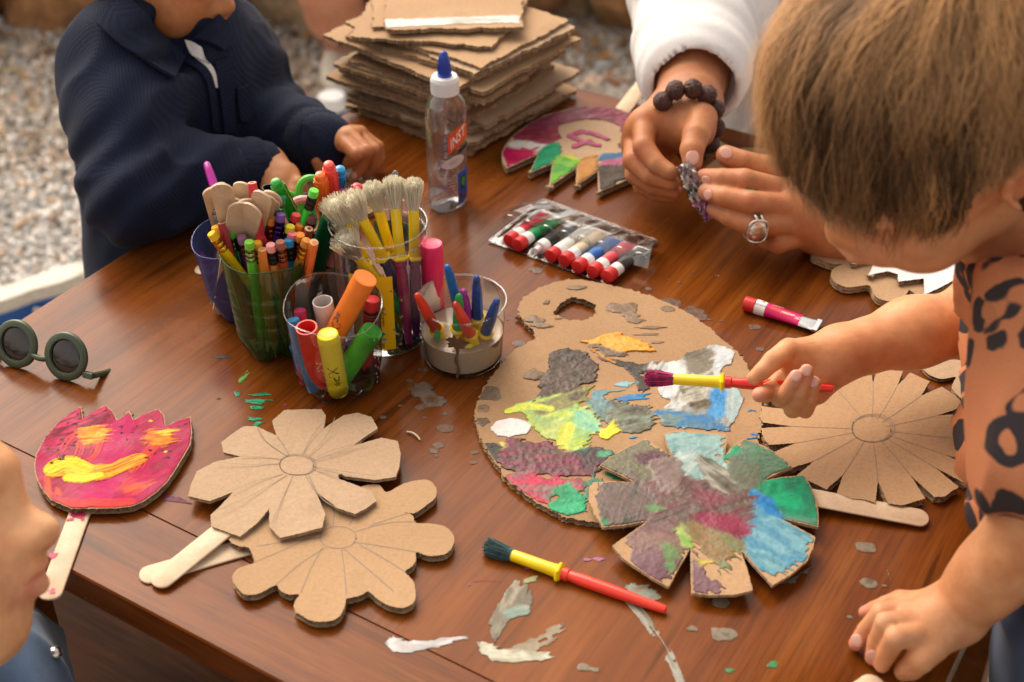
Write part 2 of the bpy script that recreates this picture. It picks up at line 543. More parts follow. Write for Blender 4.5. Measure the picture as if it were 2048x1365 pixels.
# rough stone wall along the back
def rock(c, s, seed, n=9):
    rng = np.random.RandomState(seed)
    g = np.linspace(-1, 1, n)
    V, F = [], []
    for ax in range(3):
        for sg in (-1, 1):
            o = len(V)
            for a in g:
                for b in g:
                    p = [0, 0, 0]; p[ax] = sg; p[(ax + 1) % 3] = a * sg; p[(ax + 2) % 3] = b
                    V.append(p)
            F += [tuple(o + q for q in f) for f in tri_quads(n, n, False)]
    V = np.array(V, float)
    sph = V / np.linalg.norm(V, axis=1)[:, None]
    P = V * .62 + sph * .50
    k = rng.uniform(0, 50, 3)
    nz = fbm(P[:, 0] * 1.4 + k[0] + P[:, 2] * .7, P[:, 1] * 1.4 + k[1] - P[:, 2] * .9, seed % 5, 4) - .5
    P = P * (1 + .42 * nz[:, None])
    # a few hewn facets
    for _ in range(5):
        d = unit(rng.randn(3)); h = P @ d - .82
        P = P - np.where(h > 0, h, 0)[:, None] * d * .8
    th = rng.uniform(-.16, .16); ct, st = math.cos(th), math.sin(th)
    P = P @ np.array([[ct, 0, st], [0, 1, 0], [-st, 0, ct]])
    return P * np.array(s) / 2 + np.array(c), F
def rock_mat(name, a, b_, c):
    m = bpy.data.materials.new(name); m.use_nodes = True
    nt = NT(m); b = nt.n['Principled BSDF']; v = nt.coords('Object')
    n1 = nt.noise(7, v, detail=6, rough=.65); n2 = nt.noise(38, v, detail=5); n3 = nt.noise(3.2, v, detail=4)
    col = nt.ramp(n1.outputs[0], [(.32, a), (.52, b_), (.7, c)]).outputs[0]
    col = nt.mix(col, nt.ramp(n2.outputs[0], [(.3, .55), (.7, 1.15)]).outputs[0], .8, 'MULTIPLY')
    col = nt.mix(col, (.055, .062, .022), nt.ramp(n3.outputs[0], [(.55, 0.0), (.72, .7)]).outputs[0])
    nt.link(col, b.inputs['Base Color']); b.inputs['Roughness'].default_value = .88
    nt.link(nt.bump(n2.outputs[0], .7, .01), b.inputs['Normal'])
    return m
RM = [rock_mat('ochre_stone', (.20, .09, .04), (.48, .23, .09), (.62, .38, .19)),
      rock_mat('pale_stone', (.28, .17, .10), (.55, .36, .20), (.66, .50, .33)),
      rock_mat('rusty_stone', (.14, .06, .03), (.36, .15, .065), (.50, .26, .12))]
wall = thing('stone_wall', 'low dry stone wall of ochre and rusty rocks along the back of the gravel', 'wall', (0, 3.36, GZ))
x = -2.3; i = 0
rw = np.random.RandomState(21)
for row, (zc_, hh) in enumerate(((.09, .24), (.28, .26), (.47, .24))):
    x = -2.4 + .11 * row
    while x < 1.9:
        w = rw.uniform(.17, .40)
        part('stone', rock((x + w / 2, 3.34 + rw.uniform(-.05, .05) + .03 * row, GZ + zc_ + rw.uniform(-.02, .02)), (w * 1.02, .34, hh * rw.uniform(.9, 1.12)), 100 + i), RM[rw.choice(3, p=[.45, .25, .30])], wall, angle=60)
        x += w * .97; i += 1
part('earth_core', box((-.25, 3.54, GZ + .28), (4.4, .22, .56)), mat('wall_earth', (.05, .035, .025), .95), wall, smooth=False)
# two bigger loose boulders in front of it, upper right
bd = [((1060, 0), (1258, 38), RM[1], 'pale split boulder lying before the stone wall, right of the cardboard pile'),
      ((1262, 0), (1330, 42), RM[1], 'ochre boulder before the wall just left of the white sleeve')]
for k, ((ax, _), (bx, by), rm, lab) in enumerate(bd):
    L = T(ax, by, GZ); R_ = T(bx, by, GZ)
    w = R_[0] - L[0]
    t = thing('boulder', lab, 'boulder', ((L[0] + R_[0]) / 2, L[1] + .1, GZ), 'boulders in front of the stone wall')
    part('rock_body', rock(((L[0] + R_[0]) / 2, L[1] + .11, GZ + .1), (w * 1.04, .24, .24), 300 + k), rm, t, angle=60)

# ------------------------------------------------------------------ the table
_A = T(-342, 885); E1 = unit(np.array([.5262, .8503, 0])); E2 = np.array([E1[1], -E1[0], 0])
TL, TW = .802, .765
_O = _A + E2 * TW                                           # near right corner; local x runs away along the grain, local y to the left
MT = np.eye(4); MT[:3, 0] = E1; MT[:3, 1] = -E2; MT[:3, 3] = _O
table = thing('wooden_table', 'square reddish brown wooden table spattered with paint under all the craft things', 'table', M=MT)
def tl(v): return v
FW, TH = .068, .026
ny = 5
pw = TW / ny
for k in range(ny):
    part('plank', box((TL / 2, pw * (k + .5), -TH / 2), (TL - 2 * FW - .00006, pw - .00006, TH)), M_TABLE, table, local=True, smooth=False)
for xx in (FW / 2, TL - FW / 2):
    part('end_board', box((xx, TW / 2, -TH / 2), (FW, TW + .002, TH), .0013), M_TABLE_Y, table, local=True, smooth=False)
for (cx, cy, sx, sy) in ((.125, TW / 2, .022, TW - .24), (TL - .03, TW / 2, .022, TW - .04)):
    part('apron', box((cx, cy, -TH - .041), (sx, sy, .08), .002), M_TABLE_Y, table, local=True, smooth=False)
for (cx, cy, sx, sy) in ((TL / 2, .03, TL - .11, .022), (TL / 2, TW - .03, TL - .11, .022)):
    part('apron', box((cx, cy, -TH - .041), (sx, sy, .08), .002), M_TABLE, table, local=True, smooth=False)
for xx in (.055, TL - .055):
    for yy in (.055, TW - .055):
        part('leg', box((xx, yy, (GZ - TH) / 2 - .001), (.062, .062, -GZ - TH - .002), .003), M_TABLE, table, local=True, smooth=False)

# dark bench below the near edge
bench = thing('bench', 'dark brown wooden bench pushed in under the near left edge of the table', 'bench', M=MT)
M_BENCH = wood_mat('dark_bench_wood', [(.010, .0045, .0022), (.034, .0125, .0055), (.075, .028, .011)], 'Y', gloss=(.55, .75), spec=.03)
for k in range(3):
    part('seat_board', box((.145 + .112 * k, .44, -.335), (.110, .86, .03), .002), M_BENCH, bench, local=True, smooth=False)
for yy in (.10, .78):
    for xx in (.13, .33):
        part('leg', box((xx, yy, (GZ - .35) / 2), (.05, .05, -GZ - .35), .002), M_BENCH, bench, local=True, smooth=False)
# ================================================================== cardboard
def card_mat(name, a, b_, flute=0.0):
    m = bpy.data.materials.new(name); m.use_nodes = True
    nt = NT(m); b = nt.n['Principled BSDF']; v = nt.coords('Object')
    n1 = nt.noise(420, v, detail=5, rough=.7); n2 = nt.noise(9, v, detail=4); n3 = nt.noise(1500, v, detail=2)
    c = nt.ramp(n2.outputs[0], [(.3, a), (.7, b_)]).outputs[0]
    c = nt.mix(c, nt.ramp(n1.outputs[0], [(.3, .80), (.5, 1.0), (.72, 1.12)]).outputs[0], .85, 'MULTIPLY')
    nt.link(c, b.inputs['Base Color']); b.inputs['Roughness'].default_value = .78; b.inputs['Specular IOR Level'].default_value = .25
    w = nt.add('ShaderNodeTexWave'); w.inputs['Scale'].default_value = 44; w.inputs['Distortion'].default_value = .6
    w.inputs['Detail'].default_value = 1
    rot = nt.coords('Object', rot=(0, 0, flute)); nt.link(rot, w.inputs[0])
    nb = nt.bump(w.outputs[0], .11, .0006)
    n4 = nt.noise(26, v, detail=3); nb = nt.bump(n4.outputs[0], .12, .004, nb)
    st_ = nt.noise(15, v, detail=5)
    c = nt.mix(c, tuple(x * .72 for x in a), nt.ramp(st_.outputs[0], [(.60, 0.0), (.74, .55)]).outputs[0]); nt.link(c, b.inputs['Base Color'])
    nt.link(nt.bump(n1.outputs[0], .16, .0005, nb), b.inputs['Normal'])
    return m
M_CARD = [card_mat('kraft_liner', (.37, .225, .118), (.44, .275, .15), .5),
          card_mat('pale_kraft_liner', (.39, .26, .16), (.455, .315, .20), 1.1),
          card_mat('brown_kraft_liner', (.31, .18, .09), (.385, .235, .122), -.3)]
M_EDGE = mat('corrugated_edge', (.36, .235, .135), .85, var=.35, vscale=300)
M_WHITECARD = card_mat('white_liner', (.62, .60, .60), (.72, .69, .68), .2)

def inside_poly(x, y, P):
    P = np.asarray(P); r = np.zeros(x.shape, bool); j = len(P) - 1
    for i in range(len(P)):
        xi, yi, xj, yj = P[i, 0], P[i, 1], P[j, 0], P[j, 1]
        if yi != yj:
            c = ((yi > y) != (yj > y)) & (x < (xj - xi) * (y - yi) / (yj - yi) + xi)
            r ^= c
        j = i
    return r
def card_geo(out, z0, th, hole=None, wave=.0072, ang=.6, rows=7, step=.0012, deep=.0042, wob=.00014, layers=1, grid=0, zfn=None, seed=0):
    """a cut piece of corrugated board: two liners and a side where the flutes show; returns (V, F, material index per face)"""
    rng = np.random.RandomState(seed)
    loops = [resample(np.asarray(out)[:, :2], step)] + ([resample(np.asarray(hole)[:, :2], step)] if hole is not None else [])
    fd = np.array([math.cos(ang), math.sin(ang)])
    V, F, MI = [], [], []
    bd, be, o = [], [], 0
    zf = zfn or (lambda x, y: np.zeros_like(x))
    for li, L in enumerate(loops):
        ar = .5 * np.sum(L[:, 0] * np.roll(L[:, 1], -1) - np.roll(L[:, 0], -1) * L[:, 1])
        if (ar > 0) != (li == 0): L = L[::-1]
        tg = np.roll(L, -1, 0) - np.roll(L, 1, 0); tg /= np.linalg.norm(tg, axis=1)[:, None] + 1e-9
        nr = np.stack([tg[:, 1], -tg[:, 0]], 1)
        L = L + nr * (rng.randn(len(L)) * wob)[:, None]
        n = len(L)
        bd += list(map(tuple, L)); be += [(o + i, o + (i + 1) % n) for i in range(n)]; o += n
        s = L @ fd
        base = sum(len(v) for v in V)
        zz = zf(L[:, 0], L[:, 1])
        R = rows * layers
        for r in range(R + 1):
            f = r / R
            lay = min(layers - 1, int(f * layers)); fl = f * layers - lay
            h = .5 + .40 * np.sin(2 * PI * s / wave + lay * 2.1 + .4 * np.sin(s * 90))
            ins = np.where(np.abs(fl - h) < .13, .0001, deep) * (.8 + .4 * rng.rand(n))
            if r in (0, R) or fl < .06 or fl > .94: ins = np.full(n, 0.0)
            p = L - nr * ins[:, None]
            V.append(np.c_[p, z0 + th * f + zz])
        q = np.array(tri_quads(R + 1, n, True)) + base
        F += [tuple(x) for x in q]; MI += [1] * len(q)
    pts = [Vector(p) for p in bd]
    if grid:
        P = np.array(loops[0]); lo, hi = P.min(0), P.max(0)
        gx, gy = np.meshgrid(np.arange(lo[0] + grid / 2, hi[0], grid), np.arange(lo[1] + grid / 2, hi[1], grid))
        ok = inside_poly(gx, gy, P)
        if hole is not None: ok &= ~inside_poly(gx, gy, loops[1])
        pts += [Vector((a, b)) for a, b in zip(gx[ok], gy[ok])]
    res = delaunay_2d_cdt(pts, be, [], 1, 1e-7)
    P2 = np.array([tuple(p) for p in res[0]])
    tris = [t[:3] for t in res[2]]
    if hole is not None:
        ce = np.array([P2[list(t)].mean(0) for t in tris]); hi = inside_poly(ce[:, 0], ce[:, 1], loops[1]); tris = [t for t, q in zip(tris, hi) if not q]
    zz = zf(P2[:, 0], P2[:, 1])
    for top in (1, 0):
        base = sum(len(v) for v in V)
        V.append(np.c_[P2, z0 + th * top + zz])
        for t in tris:
            a, b, c = t
            d = (P2[b, 0] - P2[a, 0]) * (P2[c, 1] - P2[a, 1]) - (P2[b, 1] - P2[a, 1]) * (P2[c, 0] - P2[a, 0])
            t = (a, b, c) if (d > 0) == bool(top) else (a, c, b)
            F.append(tuple(base + i for i in t)); MI.append(0)
    return np.vstack(V), F, MI
def card_part(name, parent, geo, m=None, me=None):
    V, F, MI = geo
    o = part(name, (V, F), [m or M_CARD[0], me or M_EDGE], parent, angle=30)
    o.data.polygons.foreach_set('material_index', np.array(MI, np.int32))
    return o

M_PENCIL = mat('pencil_line', (.21, .155, .115), .6)
def line_geo(P, w=.0007, z=.0):
    P = np.asarray(P, float); tg = np.gradient(P, axis=0)[:, :2]; tg /= np.linalg.norm(tg, axis=1)[:, None] + 1e-9
    nr = np.stack([-tg[:, 1], tg[:, 0], 0 * tg[:, 0]], 1)
    V = np.vstack([P - nr * w / 2, P + nr * w / 2]); V[:, 2] += z
    n = len(P)
    return V, [(i, i + 1, n + i + 1, n + i) for i in range(n - 1)]
def stick_geo(a, b, w=.0178, th=.0017, za=0.0, zb=0.0, bend=0.0, n=30):
    """a craft stick with two round ends lying from a to b (table points), za and zb the heights of its underside"""
    a = np.array([a[0], a[1], za]); b = np.array([b[0], b[1], zb]); d = b - a; L = np.linalg.norm(d)
    x = d / L; y = unit(np.cross((0, 0, 1), x)); z = np.cross(x, y)
    r = w / 2; ol = []
    for t in np.linspace(-PI / 2, PI / 2, 9): ol.append((L - r * .8 + r * .8 * math.cos(t), r * math.sin(t)))
    for t in np.linspace(PI / 2, 1.5 * PI, 9): ol.append((r * .8 + r * .8 * math.cos(t), r * math.sin(t)))
    ol = np.array(ol); k = len(ol)
    rings = []
    for zz, ins in ((0, .0005), (.0004, 0), (th - .0004, 0), (th, .0005)):
        c = np.array([L / 2, 0]); q = ol - np.sign(ol - c) * ins
        rings.append(a + q[:, :1] * x + q[:, 1:] * y + zz * z)
    V = np.vstack(rings)
    F = tri_quads(4, k, True) + [tuple(range(k - 1, -1, -1)), tuple(range(3 * k, 4 * k))]
    return V, F
def birch_mat():
    m = bpy.data.materials.new('birch_stick_wood'); m.use_nodes = True
    nt = NT(m); b = nt.n['Principled BSDF']; tc = nt.add('ShaderNodeTexCoord')
    n = nt.noise(70, tc.outputs['Object'], detail=5); n2 = nt.noise(500, tc.outputs['Object'], detail=3)
    c = nt.ramp(n.outputs[0], [(.3, (.56, .40, .255)), (.7, (.70, .535, .37))]).outputs[0]
    c = nt.mix(c, nt.ramp(n2.outputs[0], [(.3, .88), (.7, 1.05)]).outputs[0], .8, 'MULTIPLY')
    nt.link(c, b.inputs['Base Color']); b.inputs['Roughness'].default_value = .6
    nt.link(nt.bump(n2.outputs[0], .1, .0003), b.inputs['Normal'])
    return m
M_STICK = birch_mat()

# ------------------------------------------------------------------ paint: dabs and strokes laid on a fine grid, then built as a relief of their own
def paint_mat(name, rough, coat, bscale=260, bstr=.35, spec=.22):
    m = bpy.data.materials.new(name); m.use_nodes = True
    nt = NT(m); b = nt.n['Principled BSDF']
    a = nt.add('ShaderNodeVertexColor'); a.layer_name = 'Col'
    v = nt.coords('Object'); n = nt.noise(bscale, v, detail=4)
    nt.link(nt.mix(a.outputs[0], nt.ramp(n.outputs[0], [(.3, .86), (.7, 1.1)]).outputs[0], 1.0, 'MULTIPLY'), b.inputs['Base Color'])
    r = nt.ramp(nt.noise(45, v, detail=3).outputs[0], [(.4, rough), (.65, min(1, rough + .25))])
    nt.link(r.outputs[0], b.inputs['Roughness']); b.inputs['Specular IOR Level'].default_value = spec; b.inputs['Coat Weight'].default_value = coat; b.inputs['Coat Roughness'].default_value = .12
    nt.link(nt.bump(n.outputs[0], bstr, .0008), b.inputs['Normal'])
    return m
M_WET = paint_mat('wet_poster_paint', .20, .0, bstr=.55, spec=.24)
M_SATIN = paint_mat('satin_poster_paint', .36, .0, bstr=.4, spec=.12)
M_DRYP = paint_mat('drying_poster_paint', .42, .1)
class Canvas:
    def __init__(s, pts, z, res=.0008, seed=0):
        P = np.asarray(pts)[:, :2]; lo, hi = P.min(0) - .004, P.max(0) + .004
        s.z, s.res, s.lo = z, res, lo
        s.nx, s.ny = int((hi[0] - lo[0]) / res) + 1, int((hi[1] - lo[1]) / res) + 1
        s.X, s.Y = np.meshgrid(lo[0] + np.arange(s.nx) * res, lo[1] + np.arange(s.ny) * res)
        s.a = np.zeros(s.X.shape); s.h = np.zeros(s.X.shape); s.c = np.zeros(s.X.shape + (3,)); s.seed = seed
        s.clip = None
    def lay(s, sl, m, col, h):
        m = np.clip(m, 0, 1)
        s.c[sl] = s.c[sl] * (1 - m[..., None]) + col * m[..., None]
        s.a[sl] = np.maximum(s.a[sl], m); s.h[sl] = s.h[sl] * (1 - m) + h * m
    def win(s, P, pad):
        P = np.asarray(P)
        i0 = max(0, int((P[:, 1].min() - pad - s.lo[1]) / s.res)); i1 = min(s.ny, int((P[:, 1].max() + pad - s.lo[1]) / s.res) + 2)
        j0 = max(0, int((P[:, 0].min() - pad - s.lo[0]) / s.res)); j1 = min(s.nx, int((P[:, 0].max() + pad - s.lo[0]) / s.res) + 2)
        return (slice(i0, i1), slice(j0, j1))
    def cols(s, cl, f):
        cl = np.array([srgb(c) for c in cl]) * .78; n = len(cl)
        if n == 1: return np.broadcast_to(cl[0], f.shape + (3,))
        k = np.clip(f, 0, .9999) * (n - 1); i = k.astype(int); t = (k - i)[..., None]
        t = t * t * (3 - 2 * t)
        return cl[i] * (1 - t) + cl[np.minimum(i + 1, n - 1)] * t
    def fill(s, px, cl, ang=0.0, edge=.003, h=.0003, thick=.0004, dry=0.0, streak=1.0, bumpy=0.0, op=1.0, grow=.14):
        """an irregular patch: px outline in photo pixels, ang the way the brush went (radians on the table)"""
        s.seed += 1; k = s.seed
        P = TT(px, s.z)[:, :2] if np.max(np.abs(np.asarray(px))) > 5 else np.asarray(px)[:, :2]
        sl = s.win(P, edge * 3)
        X, Y = s.X[sl], s.Y[sl]
        if X.size == 0: return
        ca, sa = math.cos(ang), math.sin(ang)
        u, v = X * ca + Y * sa, -X * sa + Y * ca
        wx = (fbm(X * 160 + k, Y * 160, k) - .5) * edge * 1.3; wy = (fbm(X * 160, Y * 160 + k * 3, k + 3) - .5) * edge * 1.3
        br = vnoise(v * 700 + k * 9, u * 18, k)                         # bristle tracks
        du = (br - .5) * edge * 1.5 * streak
        m = np.zeros(X.shape)
        for q, r_ in ((-1, 0), (-.35, .25), (.35, -.25), (1, 0), (0, .6), (0, -.6)):
            ox, oy = (q * ca - r_ * sa) * edge * .9, (q * sa + r_ * ca) * edge * .9
            m += inside_poly(X + wx + du * ca + ox, Y + wy + du * sa + oy, P)
        m = np.where(m > 0, np.clip((m / 6 - .50 * br * streak + grow) * 2.2, 0, 1), 0)
        if dry: m *= (fbm(v * 620, u * 40 + k, k + 1, 3) + fbm(X * 300, Y * 300, k, 2) * .4 > dry * .9).astype(float)
        f = fbm(v * 190 + k * 5, u * 34, k + 2, 4) * .75 + fbm(X * 60, Y * 60 + k, k + 4, 3) * .45
        f = np.clip((f - .32) / .56, 0, 1)
        hh = .5 * h + .55 * thick * (br * streak + fbm(X * 240, Y * 240, k + 5, 3) * .8)
        if bumpy: hh = hh + .55 * bumpy * np.clip(vnoise(X * 420, Y * 420 + k, k) - .35, 0, 1)
        s.lay(sl, m * op, s.cols(cl, f), hh)
    def stroke(s, px, w, cl, dry=.2, h=.0005, op=1.0, taper=.3):
        s.seed += 1; k = s.seed
        P = catmull(TT(px, s.z)[:, :2], 6)
        sl = s.win(P, w); X, Y = s.X[sl], s.Y[sl]
        if X.size == 0: return
        best = np.full(X.shape, 9.); lat = np.zeros(X.shape); al = np.zeros(X.shape)
        seg = np.diff(P, axis=0); ln = np.linalg.norm(seg, axis=1) + 1e-9; cum = np.r_[0, np.cumsum(ln)]
        for i in range(len(seg)):
            d = seg[i] / ln[i]; rx, ry = X - P[i, 0], Y - P[i, 1]
            t = np.clip(rx * d[0] + ry * d[1], 0, ln[i]); qx, qy = rx - t * d[0], ry - t * d[1]
            q = np.hypot(qx, qy); up = q < best
            best = np.where(up, q, best); lat = np.where(up, -rx * d[1] + ry * d[0], lat); al = np.where(up, cum[i] + t, al)
        tt = al / cum[-1]
        wob = (vnoise(al * 120, np.sign(lat) * 3 + k, k) - .5) * .35
        hw = w / 2 * (1 - taper * np.clip((tt - .5) * 2, 0, 1)) * (1 + wob)
        br = vnoise(lat * 1300 + k * 7, al * 26, k)
        m = (best < hw) & (br + .35 * fbm(X * 400, Y * 400, k, 2) > dry * (.4 + 1.2 * tt))
        f = np.clip(fbm(lat * 420 + k, al * 25, k + 1, 3) * 1.5 - .25, 0, 1)
        s.lay(sl, m * op, s.cols(cl, f), h * (.5 + br))
    def blob(s, c, rx, ry, cl, h=.001, rough=.35, flat=True):
        s.seed += 1; k = s.seed
        C = T(*c, s.z)[:2]
        sl = s.win(np.array([C - [rx, ry], C + [rx, ry]]), max(rx, ry)); X, Y = s.X[sl], s.Y[sl]
        if X.size == 0: return
        a = np.arctan2((Y - C[1]) / ry, (X - C[0]) / rx); r = np.hypot((X - C[0]) / rx, (Y - C[1]) / ry)
        lim = 1 + rough * (vnoise(np.cos(a) * 1.5 + 9 + k * 3, np.sin(a) * 1.5 + 9, k) - .5) * 1.8 + rough * .3 * (vnoise(np.cos(a) * 7 + 19 + k, np.sin(a) * 7 + 19, k) - .5)
        m = (r < lim).astype(float)
        q = np.clip(1 - r / lim, 0, 1)
        f = fbm(X * 150, Y * 150 + k, k, 3)
        s.lay(sl, m, s.cols(cl, np.clip(f * 1.6 - .3, 0, 1)), h * (1 - (1 - np.minimum(q * 2.2, 1)) ** 2) * (.7 + .6 * f))
    def blend(s, ang=.45, reach=.0022):
        # wet colours drag into each other along the brush
        for a_, k in ((ang, 3), (ang + 1.2, 7)):
            w = s.a[..., None]; num = s.c * w; den = w.copy(); hn = s.h * s.a; hd = s.a.copy()
            amt = (vnoise((-s.X * math.sin(a_) + s.Y * math.cos(a_)) * 900, (s.X * math.cos(a_) + s.Y * math.sin(a_)) * 30, k) > .38)
            for q in (-1, -.66, -.33, .33, .66, 1):
                dx, dy = int(round(q * reach * math.cos(a_) / s.res)), int(round(q * reach * math.sin(a_) / s.res))
                sa = np.roll(np.roll(s.a, dy, 0), dx, 1); scc = np.roll(np.roll(s.c, dy, 0), dx, 1); sh = np.roll(np.roll(s.h, dy, 0), dx, 1)
                num = num + scc * sa[..., None]; den = den + sa[..., None]; hn = hn + sh * sa; hd = hd + sa
            m = (amt * .40)[..., None]
            s.c = np.where(den > 1e-3, s.c * (1 - m) + m * num / np.maximum(den, 1e-3), s.c)
            s.h = np.where(hd > 1e-3, s.h * .6 + .4 * hn / np.maximum(hd, 1e-3), s.h)
        u = s.X * math.cos(ang) + s.Y * math.sin(ang); v = -s.X * math.sin(ang) + s.Y * math.cos(ang)
        k = np.clip((fbm(s.X * 26, s.Y * 26, 6, 2) - .36) * 5, 0, 1)          # in places the brush left ridges, in places dimples
        s.h = s.h + (1 - k) * 00.00014 * vnoise(v * 820, u * 40, 5) + k * .00036 * np.clip(vnoise(s.X * 520, s.Y * 520, 2) - .3, 0, 1)
    def build(s, name, parent, m, zfn=None, lift=.00012, label=None, clip=None, holes=(), split=False, blend=True):
        if blend: s.blend()
        s.h = s.h * (.3 if split else .8)
        ok = s.a > .5
        if clip is not None: ok &= inside_poly(s.X, s.Y, np.asarray(clip)[:, :2])
        for hp in holes: ok &= ~inside_poly(s.X, s.Y, np.asarray(hp)[:, :2])
        cell = ok[:-1, :-1] & ok[1:, :-1] & ok[:-1, 1:] & ok[1:, 1:]
        if not cell.any(): return None
        if split:
            lab = np.where(cell, np.arange(1, cell.size + 1).reshape(cell.shape), 0)
            while True:
                n = lab.copy()
                n[1:] = np.maximum(n[1:], lab[:-1]); n[:-1] = np.maximum(n[:-1], lab[1:]); n[:, 1:] = np.maximum(n[:, 1:], lab[:, :-1]); n[:, :-1] = np.maximum(n[:, :-1], lab[:, 1:])
                n[1:, 1:] = np.maximum(n[1:, 1:], lab[:-1, :-1]); n[:-1, :-1] = np.maximum(n[:-1, :-1], lab[1:, 1:]); n[1:, :-1] = np.maximum(n[1:, :-1], lab[:-1, 1:]); n[:-1, 1:] = np.maximum(n[:-1, 1:], lab[1:, :-1])
                n[~cell] = 0
                if (n == lab).all(): break
                lab = n
            for q in np.unique(lab[lab > 0]):
                if (lab == q).sum() > 9: s._mesh(name, parent, m, ok, lab == q, zfn, lift)
            return None
        return s._mesh(name, parent, m, ok, cell, zfn, lift, label)
    def _mesh(s, name, parent, m, ok, cell, zfn, lift, label=None):
        use = np.zeros(ok.shape, bool)
        use[:-1, :-1] |= cell; use[1:, :-1] |= cell; use[:-1, 1:] |= cell; use[1:, 1:] |= cell
        idx = -np.ones(ok.shape, int); idx[use] = np.arange(use.sum())
        rim = use & ~(np.roll(ok, 1, 0) & np.roll(ok, -1, 0) & np.roll(ok, 1, 1) & np.roll(ok, -1, 1))
        h = s.h.copy(); h[rim] = 0
        z = s.z + lift + h
        if zfn is not None: z = z + zfn(s.X, s.Y)
        XY = [s.X.copy(), s.Y.copy()]
        for _ in range(3):                                       # ease the rim so that it does not step with the grid
            n = sum(np.roll(np.roll(use, a, 0), b, 1) for a in (-1, 0, 1) for b in (-1, 0, 1)).astype(float)
            for A in XY:
                q = sum(np.roll(np.roll(np.where(use, A, 0), a, 0), b, 1) for a in (-1, 0, 1) for b in (-1, 0, 1))
                A[rim] = (q / np.maximum(n, 1))[rim]
        V = np.stack([XY[0][use], XY[1][use], z[use]], 1)
        i, j = np.nonzero(cell)
        F = np.stack([idx[i, j], idx[i, j + 1], idx[i + 1, j + 1], idx[i + 1, j]], 1)
        if parent is not None:
            Mi = np.linalg.inv(world_of(parent)); V = V @ Mi[:3, :3].T + Mi[:3, 3]
        me = to_mesh(name, V, F, s.c[use]); me.materials.append(m)
        o = link(bpy.data.objects.new(name, me), parent)
        if label: o['label'] = label
        return o
# ================================================================== flat cardboard things on the table
def origin_of(P): 
    c = np.asarray(P).mean(0); return (c[0], c[1], 0)
# ---- palette
ZP, THP = .0008, .0046
PAL = [(1071, 676), (1066, 660), (1050, 647), (1037, 622), (1045, 599), (1070, 580), (1108, 565), (1148, 559), (1188, 564), (1245, 576), (1283, 586), (1321, 599), (1359, 618), (1397, 639), (1431, 668), (1466, 696), (1489, 723), (1504, 750), (1519, 784), (1525, 818), (1525, 845), (1515, 879), (1500, 925), (1460, 975), (1397, 1016), (1302, 1043), (1207, 1047), (1130, 1033), (1092, 1016), (1054, 991), (1016, 961), (986, 919), (963, 881), (950, 837), (955, 803), (974, 765), (1001, 730), (1031, 700), (1062, 682)]
HOL = [(1110, 628), (1119, 609), (1138, 597), (1169, 599), (1190, 610), (1191, 626), (1176, 637), (1153, 641), (1127, 637)]
zt = ZP + THP
pal = catmull(TT(PAL, zt), 5, True)
rngp = np.random.RandomState(4)
palr = resample(pal[:, :2], .004)
palr = palr + rngp.randn(*palr.shape) * .0007
hol = catmull(TT(HOL, zt)[:, :2], 5, True); hol = hol + rngp.randn(*hol.shape) * .0011
t_pal = thing('paint_palette', 'big cardboard palette with a torn thumb hole, smeared with many paints', 'palette', origin_of(pal))
card_part('board', t_pal, card_geo(palr, ZP, THP, hol, grid=.02, ang=.15, wob=.0004, seed=1), M_CARD[2])
def zp(pts): return zc(940, 540, .38095, pts)
cv = Canvas(pal, zt, .0007, 10)
cv.fill(zp([(600, 392), (700, 402), (790, 420), (845, 445), (830, 462), (700, 452), (640, 430)]), ['#5c4a3c', '#8a7464'], .1, .003, .0004, .0006, dry=.45)
cv.fill(zp([(640, 455), (720, 465), (830, 480), (900, 497), (1000, 486), (1045, 485), (1040, 525), (940, 530), (900, 560), (970, 625), (890, 645), (862, 560), (800, 512), (720, 490)]), ['#2e2622', '#453a33', '#3a302a'], -.35, .0035, .0004, .0006, dry=.15)
cv.fill(zp([(430, 430), (480, 415), (560, 422), (625, 440), (668, 500), (660, 600), (560, 608), (625, 640), (560, 692), (430, 704), (345, 690), (372, 640), (352, 612), (400, 560), (420, 500), (405, 480)]), ['#2d211b', '#46362c', '#5a483c', '#35281f'], .35, .003, .0007, .0010, bumpy=.0016)
cv.fill(zp([(550, 375), (640, 370), (700, 345), (770, 330), (850, 362), (930, 385), (960, 415), (1005, 432), (920, 436), (870, 428), (830, 442), (760, 428), (700, 397), (620, 388)]), ['#d9911c', '#e8a636', '#c67c12'], .1, .0026, .0009, .0014, bumpy=.0012)
cv.stroke(zp([(640, 420), (700, 460), (760, 490)]), .0025, ['#d08a1e'], .2)
# centre greys, teals
cv.fill(zp([(640, 650), (740, 690), (850, 715), (965, 720), (985, 830), (860, 862), (760, 850), (700, 800), (645, 740)]), ['#4c463c', '#6c6b58', '#7f8b78', '#524c40', '#8fa59a'], .3, .004, .0005, .0010, bumpy=.0010)
cv.fill(zp([(600, 730), (650, 660), (740, 700), (690, 790)]), ['#6d8f92', '#55706a'], .7, .004, .0003, .0004, dry=.4)
cv.fill(zp([(745, 605), (830, 580), (885, 600), (820, 622)]), ['#6fb0c6', '#8fc0cc'], .15, .003, .0003, .0004, dry=.25)
cv.fill(zp([(640, 640), (780, 628), (830, 628), (700, 665), (640, 690)]), ['#7ea9ae', '#5c8f9c'], .1, .003, .0003, .0004, dry=.4)
cv.fill(zp([(755, 682), (840, 648), (955, 650), (930, 678), (800, 692)]), ['#2a78b8', '#3d90cc', '#245c8e'], .15, .0025, .0005, .0006, dry=.12)
